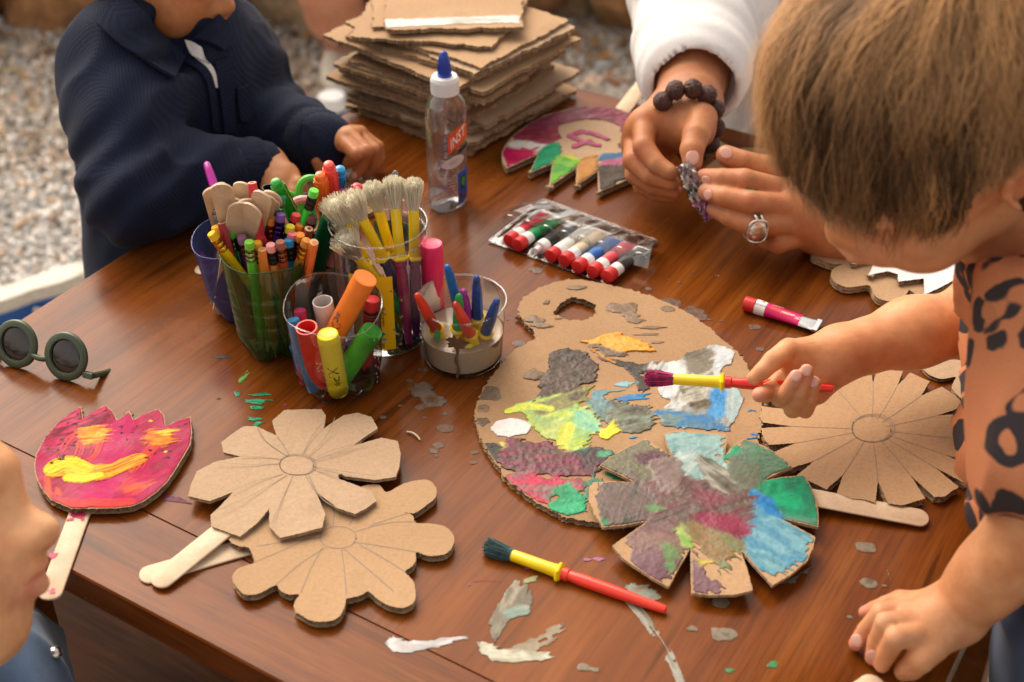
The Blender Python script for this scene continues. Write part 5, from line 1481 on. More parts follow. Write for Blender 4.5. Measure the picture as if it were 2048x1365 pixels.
PENS = [
    # tip pixel, kind, barrel, eraser, ferrule, low pixel, label
    ((541, 489), 'eraser', '#f08a50', '#f2a0a0', None, (556, 585), 'peach pencil with black ferrule and pink eraser, front of the green cup'),
    ((498, 483), 'eraser', '#6cc83c', '#7cc83c', '#9fd08a', (509, 560), 'lime pencil with green ferrule and lime eraser at the front of the green cup'),
    ((514, 484), 'eraser', '#f0ac1e', '#f0a82a', '#e0a020', (520, 560), 'golden yellow pencil with golden ferrule and orange yellow eraser'),
    ((525, 499), 'flat', '#e07c34', None, None, (545, 590), 'orange pencil with bare flat end between the golden and the peach one'),
    ((560, 483), 'eraser', '#b2442a', '#9a5f4a', '#8a5a40', (567, 560), 'rust brown pencil with brown ferrule and eraser'),
    ((577, 479), 'eraser', '#1f86c4', '#3496d0', None, (588, 560), 'bright blue pencil with black ferrule and blue eraser'),
    ((461, 461), 'eraser', '#35b83c', '#5cc840', '#5a7048', (482, 545), 'grass green pencil leaning left with lime eraser'),
    ((422, 466), 'eraser', '#f2c413', '#f2c02a', '#d8a83a', (465, 515), 'yellow pencil leaning far left, the lower of the two yellow ones'),
    ((431, 453), 'eraser', '#f2c413', '#f2b824', '#c8922e', (470, 510), 'yellow pencil leaning left, the higher of the two yellow ones'),
    ((483, 473), 'eraser', '#7c1c78', '#a8749a', '#7a5a9a', (495, 540), 'plum pencil with violet ferrule and mauve eraser'),
    ((614, 480), 'eraser', '#a8701c', '#c8883a', '#d0a030', (603, 530), 'ochre pencil with golden ferrule leaning right'),
    ((628, 485), 'flat', '#ee7a38', None, None, (612, 540), 'orange pencil with bare end leaning right, rightmost in the green cup'),
    ((601, 469), 'eraser', '#ee5a24', '#f09038', '#e06a20', (592, 510), 'orange red pencil with orange eraser, lower of two orange erasers'),
    ((601, 449), 'eraser', '#e2492a', '#f08c34', '#d87a24', (600, 480), 'red orange pencil with orange eraser, upper of two orange erasers'),
    ((585, 466), 'eraser', '#d01c30', '#f0808c', None, (590, 505), 'crimson pencil with black ferrule and salmon pink eraser'),
    ((593, 429), 'eraser', '#b0182c', '#d83a3c', '#a82030', (592, 470), 'dark red pencil with red ferrule and red eraser'),
    ((543, 435), 'eraser', '#d8601e', '#ee9a30', '#c85a1e', (549, 480), 'burnt orange pencil with copper ferrule and orange eraser'),
    ((562, 428), 'eraser', '#3c1c70', '#7c54a4', '#4a2a80', (565, 470), 'deep purple pencil with purple ferrule and violet eraser'),
    ((564, 391), 'eraser', '#2f9a44', '#3f9a6a', '#7ad0a8', (561, 460), 'tall green pencil with minty ferrule and dark green eraser'),
    ((457, 379), 'eraser', '#2a3c34', '#3f7858', '#a8b878', (463, 420), 'dark pencil with pale green ferrule and bottle green eraser'),
    ((427, 394), 'eraser', '#5c6064', '#8a8f94', '#8a8f90', (448, 445), 'grey pencil with silver ferrule and grey eraser'),
    ((504, 366), 'flat', '#d83040', None, None, (525, 450), 'tall coral red pencil with bare end standing above the craft sticks'),
    ((456, 410), 'flat', '#28201e', None, None, (464, 440), 'black pencil with bare wooden end beside the grey one'),
    ((456, 438), 'flat', '#23386a', None, None, (465, 465), 'navy pencil with bare wooden end behind the green ones'),
    ((444, 446), 'flat', '#a02030', None, None, (452, 465), 'dark red pencil with bare end behind the yellow ones'),
    ((521, 474), 'eraser', '#981c28', '#b8242e', '#8a1a20', (524, 500), 'maroon pencil with dark red eraser in the middle of the green cup'),
    ((618, 458), 'flat', '#7a4030', None, None, (617, 490), 'brown pencil with bare end, behind the orange erasers'),
    ((626, 432), 'eraser', '#80303a', '#6a4844', '#7a4030', (626, 470), 'wine brown pencil with brown ferrule at the right of the green cup'),
    ((629, 380), 'eraser', '#36c43c', '#6cd850', None, (626, 425), 'tall bright green pencil with black ferrule and lime eraser'),
    ((581, 452), 'eraser', '#c8b820', '#d8c820', None, (583, 470), 'olive yellow pencil mostly hidden behind others with yellow eraser'),
]
for k, (tip, kind, col, er, fer, low, lb) in enumerate(PENS):
    pencil(JG, tip, .165 if tip[1] < 440 else (.150 if tip[1] < 470 else .138), kind, col, er, fer, low, seed=k, label=lb)
def short_pencil(jar, b, t, col, label):
    o, L = stand('pencil', label, 'pencil', b, t, 'pencils in the green cup')
    pm = plastic(col, .3)
    part('barrel', lathe([(.0037, .017), (.0037, L)], 6), pm, o, local=True, angle=20)
    part('sharpened_tip', lathe([(.0010, .005), (.0034, .0172)], 12), M_BARE, o, local=True)
short_pencil(JG, JG.c + np.array([-.004, -.018, .004]), JG.c + np.array([.008, -.016, .062]), '#128a4c', 'short green pencil inside the green cup, near its front wall')

# ---- markers
def marker(jar, tip, L, R, col, label, low=None, seed=0, hollow=False, text=None, ink='#f0e6c0', capcol=None, tang=None, name='marker', roll=None, group='thick markers', collar=None, ends=None, dl=.10, dy=None):
    b, t = ends if ends is not None else place(jar, tip, L, R, low, n=500, seed=seed, dl=dl, dy=dy, wl=.03)
    o, L = stand(name, label, 'marker', b, t, group)
    pm = plastic(col, .34)
    if hollow:
        inner = R * .84
        part('barrel', lathe([(R * .3, 0), (R * .86, .0006), (R * .96, .006), (R, .012), (R, L), (inner, L), (inner, L - .03), (.001, L - .031)], 28, cap1=True), pm, o, local=True)
    else:
        cz = L * .58 if collar is None else collar
        part('barrel', lathe([(R * .3, 0), (R * .88, .0006), (R * .97, .004), (R, .012), (R, cz - .0008), (R * .93, cz - .0006), (R * .93, cz)], 28), pm, o, local=True)
        part('cap', lathe([(R * 1.03, cz - .0002), (R * 1.03, L - .012), (R * .99, L - .0012), (R * .94, L - .0002), (R * .90, L), (R * .80, L - .0004), (.001, L - .0004)], 28), plastic(capcol or col, .34), o, local=True)
    # turn the lettering towards the camera
    if text:
        Mi = np.linalg.inv(world_of(o)); cl = Mi[:3, :3] @ (_C - b)
        a = math.atan2(cl[1], cl[0]) + (tang or 0)
        part('lettering', wrap_text(text[0], text[1], R * 1.002, text[2] * L, a, True, .00006, flip=text[3]), mat('ink_' + ink.strip('#'), srgb(ink), .4), o, local=True, smooth=False)
    return o
marker(JM, (655, 668), .086, .0081, '#f0dc1e', 'thick yellow marker standing at the front of the clear cup', (676, 770), dy=-0.026, text=('MP*', .0115, .40, True), ink='#3a3a20', tang=-.2, collar=.056)
marker(JM, (613, 655), .088, .0081, '#e6352c', 'red open ended thick marker tube at the left of the clear cup', (632, 740), dy=-0.018, hollow=True, text=('MP*', .0115, .38, True), ink='#f0e6c0', tang=.55)
marker(JM, (727, 563), .118, .0086, '#f08030', 'thick orange marker leaning up to the right out of the clear cup', (668, 660), dy=0.004, text=('MP*', .0115, .60, False), ink='#5a5a50', tang=-.3, collar=.105)
marker(JM, (745, 661), .080, .0084, '#46b83a', 'thick green marker leaning right inside the clear cup', (712, 710), dy=-0.01, collar=.052)
marker(JM, (645, 603), .092, .0078, '#ddd2cc', 'white open ended tube at the back of the clear cup', (650, 640), dy=0.01, hollow=True)
marker(JM, (600, 620), .080, .0048, '#b8285a', 'magenta felt pen at the left back of the clear cup', (615, 640), dy=0.004, group='thin felt pens')
marker(JM, (585, 639), .076, .0050, '#3c94cc', 'light blue felt pen at the left wall of the clear cup', (592, 655), dy=0.002, group='thin felt pens')
marker(JM, (704, 688), .066, .0048, '#5a4a9a', 'purple felt pen low in the clear cup behind the green marker', (690, 705), dy=0.006, group='thin felt pens')
marker(JM, (591, 690), .046, .0050, '#3f7cc0', 'short blue felt pen low at the left of the clear cup', (596, 705), dy=0.0, group='thin felt pens')
def crayon(jar, tip, L, col, label, low, dark='#251c1c'):
    b, t = place(jar, tip, L, .0055, low, n=400, dy=.014, dl=.12)
    o, L = stand('crayon', label, 'crayon', b, t, 'wax crayons in the clear cup')
    R = .0056
    part('wax', lathe([(.002, 0), (R * .9, .007), (R * .95, .008), (R * .95, L - .0004), (R * .85, L)], 22), mat('wax_' + col.strip('#'), srgb(col), .5, var=.1, vscale=120), o, local=True)
    part('wrapper', lathe([(R, .012), (R, L - .009)], 22, cap0=False, cap1=False), mat('wrap_' + col.strip('#'), tuple(c * .85 for c in srgb(col)), .7), o, local=True)
    for k in range(4):
        z = L - .0125 - k * .0026
        part('band', lathe([(R + .0001, z), (R + .0001, z + (.003 if k == 0 else .0013))], 22, cap0=False, cap1=False), plastic(dark, .6), o, local=True)
crayon(JM, (745, 598), .098, '#d8323a', 'red wax crayon with black bands leaning right behind the orange marker', (700, 645))
crayon(JM, (741, 720), .062, '#8a2a36', 'dark red wax crayon low at the right of the clear cup', (742, 760))
crayon(JM, (716, 722), .048, '#4a6a48', 'dull green wax crayon below the green marker in the clear cup', (722, 755))

# tall pink marker standing on the table
b = T(870, 664); hgt = above((870, 664), 487)
marker(None, None, None, .0088, '#f02a62', 'fluorescent pink marker standing upright on the table behind the water tub', ends=(b + [0, 0, .0002], b + [0, 0, hgt]), text=('Luz', .0085, .22, False), ink='#f8a0b0', tang=.3)
# felt pens, scissors in the dark cup
def felt_pen(jar, tip, L, col, label, low, group='felt pens in the dark cup'):
    b, t = place(jar, tip, L, .005, low, n=260)
    o, L = stand('felt_pen', label, 'felt pen', b, t, group)
    R = .0053; pm = plastic(col, .25, coat=.3)
    part('barrel', lathe([(.002, 0), (.0045, .001), (.0048, .05), (.0048, L - .052)], 18), plastic('#e8e4dc', .35), o, local=True)
    part('cap', lathe([(R, L - .055), (R, L - .006), (R * .86, L - .0056), (R * .86, L - .0035), (R * .7, L - .001), (R * .3, L)], 18), pm, o, local=True)
    c = []
    for k in range(6):
        a = PI / 3 * k; c.append(xf(box((0, 0, 0), (.0016, .0012, .03)), np.array([[math.cos(a), -math.sin(a), 0, R * math.cos(a)], [math.sin(a), math.cos(a), 0, R * math.sin(a)], [0, 0, 1, L - .024], [0, 0, 0, 1]])))
    part('cap_ribs', join(c), pm, o, local=True, smooth=False)
felt_pen(JD, (657, 326), .150, '#f2544a', 'coral capped felt pen, tallest in the dark cup', (664, 380))
felt_pen(JD, (640, 347), .142, '#f06a24', 'orange capped felt pen left of the coral one', (645, 395))
felt_pen(JD, (681, 336), .146, '#1f90cc', 'sky blue capped felt pen right of the coral one', (683, 380))
felt_pen(JD, (716, 370), .138, '#c8202e', 'red capped felt pen leaning right behind the brushes', (708, 405))
felt_pen(JD, (711, 374), .132, '#4a2a90', 'violet capped felt pen hidden behind the red one', (706, 400))
felt_pen(JD, (550, 362), .150, '#1f9a2e', 'green capped felt pen leaning left behind the craft sticks', (580, 405))
marker(JD, (664, 432), .112, .0078, '#0c5a34', 'dark green thick marker leaning right at the front of the dark cup', (645, 490))
def hollow_tube(jar, tip, L, R, col, label, low): marker(jar, tip, L, R, col, label, low, hollow=True, group='open marker tubes', dy=.018)
hollow_tube(JB, (541, 377), .145, .0070, '#1c1818', 'black open ended tube leaning over the craft sticks', (556, 400))
hollow_tube(JG, (471, 432), .120, .0085, '#c80f6a', 'magenta open ended thick tube in the green cup', (500, 475))
def scissors(px, depth, tilt, s, col, label):
    c = DP(px[0], px[1], depth)
    x, y = _R * math.cos(tilt) + _U * math.sin(tilt), -_R * math.sin(tilt) + _U * math.cos(tilt)
    up = unit(np.array([0, 0, 1.0]) * .9 + y * .4 - _F * .0)
    M = np.eye(4); zz = unit(np.cross(x, up)); M[:3, 0] = unit(x); M[:3, 1] = np.cross(zz, unit(x)); M[:3, 2] = zz; M[:3, 3] = c
    o = thing('scissors', label, 'scissors', M=M, group='children scissors in the dark cup')
    pm = plastic(col, .35)
    for sx, rx, ry in ((-1, .0125, .0155), (1, .0115, .0140)):
        a = np.linspace(0, 2 * PI, 25)
        P = np.stack([sx * .0135 + rx * np.cos(a), .002 * sx + ry * np.sin(a), 0 * a + .0012 * sx], 1)
        part('handle_ring', tube(P * s, .0032 * s, 8, caps=False), pm, o, local=True)
        part('shank', tube(np.array([(sx * .010, -.013, .0012 * sx), (sx * .004, -.026, .0012 * sx), (-sx * .002, -.042, .0012 * sx)]) * s, .0034 * s, 8), pm, o, local=True)
        part('blade', xf(box((0, 0, 0), (.008 * s, .06 * s, .0011)), np.array([[1, 0, 0, -sx * .002 * s], [0, 1, 0, -.068 * s], [0, 0, 1, .0012 * sx], [0, 0, 0, 1]])), metal('#b8b8b8'), o, local=True, smooth=False)
dJ = (JD.c + [0, 0, .1] - _C) @ _F
scissors((600, 402), dJ + .006, .45, .92, '#46b42e', 'green handled scissors standing in the dark cup')
scissors((645, 428), dJ - .012, .15, 1.05, '#e08a90', 'pink handled scissors standing in the dark cup, in front of the green ones')

# ---- craft sticks in the blue cup
STK = [((424, 375), (450, 470)), ((432, 369), (456, 460)), ((440, 368), (463, 460)), ((488, 366), (478, 440)), ((497, 398), (482, 460)), ((470, 397), (470, 450)), ((507, 412), (492, 470)), ((543, 398), (520, 450)), ((520, 383), (505, 430)), ((527, 386), (512, 430)), ((533, 391), (517, 435)), ((480, 405), (478, 470)), ((547, 385), (530, 430)), ((515, 380), (503, 430))]
TXT = ['leftmost wide craft stick in the blue cup', 'second craft stick from the left in the blue cup', 'third craft stick from the left in the blue cup', 'tallest craft stick in the blue cup, just left of the tall red pencil', 'craft stick with rounded top left of the tall red pencil', 'craft stick behind the dark pencil in the blue cup', 'pale craft stick in front of the tall red pencil', 'craft stick right of the tall red pencil', 'craft stick in the fan right of the red pencil, highest of the fan', 'second craft stick of the fan right of the red pencil', 'third craft stick of the fan right of the red pencil', 'short craft stick in the middle of the blue cup', 'craft stick at the far right of the blue cup', 'narrow craft stick touching the fan behind the red pencil']
for k, ((tx, ty), low) in enumerate(STK):
    b, t = place(JB, (tx, ty), .150, .002, low, n=200, seed=50 + k)
    z = unit(t - b); face = unit(_C - b + np.array([.25 * math.sin(k * 1.9), 0, .05])); x = unit(np.cross(z, -face)) ; y = np.cross(z, x)
    M = np.eye(4); M[:3, 0] = x; M[:3, 1] = y; M[:3, 2] = z; M[:3, 3] = b
    o = thing('craft_stick', TXT[k], 'craft stick', M=M, group='craft sticks in the blue cup')
    L = np.linalg.norm(t - b); w = .0165; r = w / 2
    ol = [(r * math.cos(a), L - r * .9 + r * .9 * math.sin(a)) for a in np.linspace(0, PI, 11)] + [(r * math.cos(a), r * .9 + r * .9 * math.sin(a)) for a in np.linspace(PI, 2 * PI, 11)]
    V = np.array([(px, -.0009, pz) for px, pz in ol] + [(px, .0009, pz) for px, pz in ol]); n = len(ol)
    F = tri_quads(2, n, True) + [tuple(range(n)), tuple(range(2 * n - 1, n - 1, -1))]
    part('blade', (V, F), M_STICK, o, local=True, smooth=False)
b = JB.c + np.array([.010, -.005, .005]); tt_ = DP(412, 324, (JB.c - _C) @ _F + .03)
o, L = stand('brush_handle', 'magenta tapered brush handle leaning far left over the navy sleeve', 'brush', b, tt_)
part('handle', lathe([(.0050, 0), (.0052, L * .5), (.0036, L - .01), (.0030, L - .002), (.0012, L)], 16), plastic('#b81e9a', .28, coat=.3), o, local=True)

# ---- brushes
def bristle_geo(L, R0, R1, n, seed, wave=.35, droop=0.0):
    rng = np.random.RandomState(seed); V, F = [], []
    for k in range(n):
        a = rng.rand() * 2 * PI; q = math.sqrt(rng.rand() * .98 + .04)
        LL = L * rng.uniform(.88, 1.05) * (1 - .14 * q * q)
        sp = R1 * q * rng.uniform(.85, 1.12)
        bow = rng.uniform(-.3, .5)
        o = len(V)
        for i in range(5):
            s = i / 4; r = R0 * q * (1 - s) + sp * s + R1 * bow * math.sin(PI * s) * .3
            w = .00055 * (1 - .55 * s)
            cx, cy, cz = r * math.cos(a) + rng.randn() * .0002 * s, r * math.sin(a) + rng.randn() * .0002 * s, LL * s - droop * s * s * L
            for j in range(3):
                b_ = 2 * PI * j / 3 + a
                V.append((cx + w * math.cos(b_), cy + w * math.sin(b_), cz))
        F += [tuple(o + x for x in f) for f in tri_quads(5, 3, True)]
    return np.array(V), F
M_BRIST = mat('hog_bristle', (.98, .93, .77), .55, var=.04, vscale=700)
_b = NT(M_BRIST); _t = _b.add('ShaderNodeBsdfTranslucent'); _t.inputs[0].default_value = (.98, .93, .80, 1); _m = _b.add('ShaderNodeMixShader'); _m.inputs[0].default_value = .42
_b.link(_b.n['Principled BSDF'].outputs[0], _m.inputs[1]); _b.link(_t.outputs[0], _m.inputs[2]); _b.link(_m.outputs[0], _b.n['Material Output'].inputs[0])
M_FERR = plastic('#f2cf12', .3, coat=.2)
def paint_brush(b, t, col, label, group, bris=(.023, .0030, .0085), fer=.040, bm=None, seed=0, n=420, hand_r=.0046, up=True, dirty=None):
    """b the handle end, t the bristle tip"""
    o, L = stand('paint_brush', label, 'paint brush', b, t, group, roll=seed)
    bl, r0, r1 = bris
    z1 = L - bl; z0 = z1 - fer
    part('handle', lathe([(.0012, 0), (.0026, .0008), (.0030, .004), (hand_r * .95, z0 * .45), (hand_r, z0 * .8), (hand_r * .82, z0 - .006), (hand_r * 1.05, z0 - .005), (hand_r * 1.05, z0)], 18), plastic(col, .26, coat=.25), o, local=True)
    part('ferrule', lathe([(.0045, z0), (.0047, z0 + .002), (.0042, z0 + .01), (.0040, z1 - .001), (.0036, z1)], 20), M_FERR, o, local=True)
    part('flange', lathe([(.0048, z0 - .001), (.0072, z0 + .0002), (.0074, z0 + .0014), (.0050, z0 + .003)], 6), M_FERR, o, local=True, angle=20)
    V, F = bristle_geo(bl, r0, r1, n, seed)
    V[:, 2] += z1 - .001
    part('bristles', (V, F), bm or M_BRIST, o, local=True, angle=180)
    core = lathe([(r0 * .98, z1 - .001), (r0 * .98 + (r1 - r0) * .42, z1 + bl * .5), (r1 * .66, z1 + bl * .70), (r1 * .50, z1 + bl * .80), (r1 * .12, z1 + bl * .86)], 16)
    part('bristle_core', core, bm or M_BRIST, o, local=True)
    return o
BR = [((662, 392), .146, '#1f8a3c', (700, 470), 'bristle brush leaning far left out of the clear tub, highest of the three left ones', .012),
      ((679, 428), .140, '#c89a18', (718, 500), 'bristle brush leaning left between two others in the clear tub', .011),
      ((678, 468), .134, '#149048', (757, 548), 'nearest bristle brush in the clear tub with a green handle, leaning left', .012),
      ((697, 384), .148, '#243a78', (771, 506), 'second bristle brush from the left row, its flange at the tub rim', .0105),
      ((741, 364), .148, '#173e6a', (780, 489), 'middle bristle brush with a dark blue handle in the clear tub', .0085),
      ((784, 350), .152, '#a01860', (803, 494), 'tall bristle brush with a crimson handle in the clear tub', .0085),
      ((826, 354), .150, '#8a2c80', (826, 500), 'rightmost bristle brush with a purple handle in the clear tub', .0078)]
for k, (tip, L, col, low, lb, r1) in enumerate(BR):
    b, t = place(JT, tip, L, .005, low, n=500, seed=70 + k, dl=.12, wl=.03, dy=(.0, .0, -.018, -.006, .004, .012, .006)[k])
    paint_brush(b, t, col, lb, 'bristle brushes in the clear tub', bris=(.026, .0034, r1), fer=.042, seed=k, n=340)
# clear pen among them
b, t = place(JT, (790, 342), .158, .005, (812, 420), n=400, seed=90, dy=.032, dl=.15)
o, L = stand('clear_pen', 'clear capped pen standing behind the tall brushes', 'pen', b, t)
part('barrel', lathe([(.004, 0), (.0045, .002), (.0045, L - .06)], 16), plastic('#b8b4c4', .3), o, local=True)
part('cap', lathe([(.0052, L - .062), (.0052, L - .022), (.0046, L - .018), (.0028, L - .002), (.001, L)], 16), clear_mat('milky_cap', (.80, .79, .86), 1.0, .12, dirt=.7, base=.15), o, local=True)
# brushes standing head down in the muddy water
WB = [((894, 531), (.004, .012), '#1668b4', 'long blue brush handle standing in the muddy water, tallest of them', .105),
      ((833, 588), (-.010, .0), '#e2402a', 'red orange brush handle leaning left over the rim of the water tub', .085),
      ((918, 589), (-.004, -.006), '#1e9a4a', 'green brush handle in the muddy water', .082),
      ((926, 580), (.006, .010), '#b43ca8', 'violet brush handle behind the green one in the muddy water', .078),
      ((910, 605), (.016, -.010), '#e04632', 'red brush handle smeared with white, nearest in the water tub', .078),
      ((953, 553), (.012, .010), '#23509a', 'blue brush handle stained dark, in the muddy water', .092),
      ((995, 599), (.012, -.001), '#2c55a0', 'blue brush handle leaning right in the muddy water', .078)]
for k, (tip, off, col, lb, L) in enumerate(WB):
    b = JW.c + np.array([off[0], off[1], .0035])
    d = unit(ray(*tip)); w = _C - b; B = w @ d
    D = B * B - (w @ w - L * L)
    cand = [_C + d * (-B + sg * math.sqrt(max(D, 0))) for sg in (-1, 1)]
    t = min(cand, key=lambda q: np.hypot(*(q - JW.c)[:2]) + (9 if q[2] < .04 else 0))
    o, L = stand('paint_brush', lb, 'paint brush', b, t, 'brushes standing in the muddy water')
    zc_ = .030 + .004 * (k % 3)
    part('bristles', lathe([(.0030, .0), (.0045, .006), (.0040, .012)], 12), M_BROWNP, o, local=True)
    part('ferrule', lathe([(.0042, .011), (.0045, zc_), (.0064, zc_ + .001), (.0066, zc_ + .0024), (.0045, zc_ + .004)], 12), M_FERR, o, local=True)
    hm = mat('stained_handle_%d' % k, srgb(col), .3, var=(.55 if k in (5, 6) else .12), vscale=150, coat=.2)
    part('handle', lathe([(.0046, zc_ + .003), (.0050, zc_ + .005), (.0043, zc_ + .007), (.0046, zc_ + .015), (.0035, L - .010), (.0028, L - .0065), (.0029, L - .004), (.0022, L - .0012), (.0008, L)], 18), hm, o, local=True)
    if k == 4:
        part('paint_smudge', lathe([(.00478, L * .55), (.0045, L * .72)], 10, cap0=False, cap1=False), mat('white_smudge', (.6, .58, .55), .5), o, local=True) if False else None
# brush lying on the table
bl_m = mat('teal_clotted_bristle', (.045, .10, .10), .5, var=.5, vscale=260)
b, t = T(1333, 1221, .0035), T(966, 1090, .005)
paint_brush(b, t, '#ee3e2c', 'red brush with yellow ferrule and teal clotted bristles lying on the table', None, bris=(.021, .0036, .0062), fer=.036, bm=bl_m, seed=5, n=420, hand_r=.0042)
# ================================================================== glue bottle, paint tubes, sunglasses, shoe, jar, people's small things
# ---- glue bottle
gp = (897, 411); gb = T(*gp)
H_tip, H_nz, H_cap0 = above(gp, 103), above(gp, 151), above(gp, 184)
H_cap1 = H_nz
# face of the bottle turned to the right
ga = math.radians(48)
Mg = np.eye(4); Mg[:2, :2] = [[math.cos(ga), -math.sin(ga)], [math.sin(ga), math.cos(ga)]]; Mg[:3, 3] = gb
glue = thing('glue_bottle', 'clear bottle of transparent glue with a white collar and blue nozzle, before the cardboard pile', 'glue bottle', M=Mg)
def sup(rx, ry, z, n=48, e=3.2):
    out = []
    for j in range(n):
        a = 2 * PI * j / n; c, s = math.cos(a), math.sin(a)
        out.append((rx * math.copysign(abs(c) ** (2 / e), c), ry * math.copysign(abs(s) ** (2 / e), s), z))
    return out
RX, RY = .0195, .0130
sh = H_cap0
rows = [(.3, .3, .0006, 2.4), (.80, .80, .0004, 2.6), (.94, .94, .0025, 3), (1, 1, .008, 3.2), (1, 1, .015, 3.2), (.975, .975, .019, 3.2), (.975, .975, sh - .034, 3.2), (1, 1, sh - .030, 3.2), (1, 1, sh - .018, 3), (.95, .95, sh - .011, 2.8), (.80, .86, sh - .005, 2.5), (.62, .80, sh - .001, 2.2), (.55, .80, sh + .002, 2.0)]
def glue_geo(k=1.0, top=99):
    V = []; m = 0
    for a, b_, z, e in rows:
        V += sup(RX * a * k, RY * b_ * k, min(z, top) + (.0012 if k < 1 else 0), 48, e); m += 1
    return np.array(V), tri_quads(m, 48, True) + [tuple(range(47, -1, -1)), tuple(range((m - 1) * 48, m * 48))]
m_gl = clear_mat('clear_glue', (.90, .91, .92), 1.6, .04, base=.07, body=((.6, .6, .6), .05))
part('body', glue_geo(), m_gl, glue, local=True, angle=60)
wp = mat('white_collar_plastic', (.80, .79, .78), .4)
part('collar', lathe([(.0105, sh - .001), (.0125, sh), (.0125, sh + .002), (.0122, H_cap1 - .003), (.0110, H_cap1 - .0005), (.0075, H_cap1)], 36), wp, glue, local=True)
rb = []
for k in range(36):
    a = 2 * PI * k / 36
    rb.append(xf(box((0, 0, 0), (.0006, .0008, (H_cap1 - sh) * .72)), np.array([[math.cos(a), -math.sin(a), 0, .0124 * math.cos(a)], [math.sin(a), math.cos(a), 0, .0124 * math.sin(a)], [0, 0, 1, (sh + H_cap1) / 2 - .0012], [0, 0, 0, 1]])))
o_ = part('ribs', join(rb), wp, glue, local=True, smooth=False)
nz = H_tip - H_cap1
bp = mat('blue_nozzle_plastic', (.012, .045, .36), .3, coat=.2)
part('nozzle', lathe([(.0066, H_cap1 - .0004), (.0066, H_cap1 + .0016), (.0060, H_cap1 + .002), (.0056, H_cap1 + nz * .45), (.0046, H_cap1 + nz * .75), (.0028, H_cap1 + nz * .96), (.0016, H_tip), (.0010, H_tip), (.0008, H_tip - .002)], 28), bp, glue, local=True)
fl_ = []
for k in range(14):
    a = 2 * PI * k / 14
    fl_.append(tube([(.0059 * math.cos(a), .0059 * math.sin(a), H_cap1 + .003), (.0054 * math.cos(a), .0054 * math.sin(a), H_cap1 + nz * .5)], .0005, 4))
part('nozzle_ribs', join(fl_), bp, glue, local=True)
def on_face(vf, z, x=0.0, lift=.0003):
    """put flat print on the broad right hand face (local -y side), wrapped a little round the edge"""
    v, f = vf; v = np.asarray(v, float)
    xx = v[:, 0] + x; zz = v[:, 1] + z
    yy = -RY * .975 * np.clip(1 - np.abs(xx / (RX * .975)) ** 3.2, 0, 1) ** (1 / 3.2) - lift
    return np.stack([xx, yy, zz], 1), f
def patch(x0, x1, y0, y1, skew=0.0, n=10):
    V = []
    for i in range(3):
        t = i / 2
        for j in range(n + 1):
            s = j / n; V.append((x0 + (x1 - x0) * s, y0 + (y1 - y0) * t + skew * (x0 + (x1 - x0) * s), 0))
    return np.array(V), tri_quads(3, n + 1, False)
zb = sh - .030
lb1 = part('label_banner', on_face(patch(-.0105, .0165, -.013, .006, .30), zb - .008), mat('orange_banner', (.72, .09, .02), .4), glue, local=True)
v, f = text_geo('INST', .0150, .0001); v[:, 1] += .30 * v[:, 0]; v[:, 0] *= .62
part('lettering', on_face((v, f), zb - .0112, .0015, .0005), mat('white_ink', (.85, .83, .8), .5), lb1, local=True, smooth=False)
part('label_band', on_face(patch(.0015, .0160, -.0035, .0015, .25), zb - .0255, 0, .0002), mat('black_band', (.03, .03, .03), .5), glue, local=True)
part('label_cloud', on_face(ellipsoid((0, 0, 0), (.013, .0058, .0001), n=24, m=6), zb - .034, -.004, .0002), mat('pale_label', (.62, .55, .53), .5), glue, local=True)
lb2 = part('label_block', on_face(patch(.000, .0150, -.023, .010, .2), zb - .058, 0, .0002), mat('blue_block', (.025, .10, .50), .4), glue, local=True)
v, f = text_geo('CRA', .0125, .0002)
v = np.stack([-v[:, 1] * .8, v[:, 0], v[:, 2]], 1)
part('lettering', on_face((v, f), zb - .063, .0075, .0004), mat('navy_ink', (.008, .02, .12), .4), lb2, local=True, smooth=False)
part('leaf_mark', on_face(patch(.0030, .0120, -.0065, .0065), .028, 0, .0002), mat('dark_green_mark', (.02, .12, .03), .4), glue, local=True)
part('leaf', on_face(ellipsoid((0, 0, 0), (.0022, .0048, .0001), n=14, m=6), .028, .0072, .0005), mat('leaf_green', (.12, .42, .05), .4), glue, local=True)
gs = []
for k in range(8):
    gs.append(on_face(patch(-.013, -.002, -.0004, .0004), zb - .046 - .0032 * k, 0, .0002))
for k in range(4):
    gs.append(on_face(patch(-.0145, -.008, -.0006, .0006), zb - .004 - .008 * k, 0, .0002))
part('print', join(gs), mat('blue_ink', (.05, .09, .22), .5), glue, local=True, smooth=False)

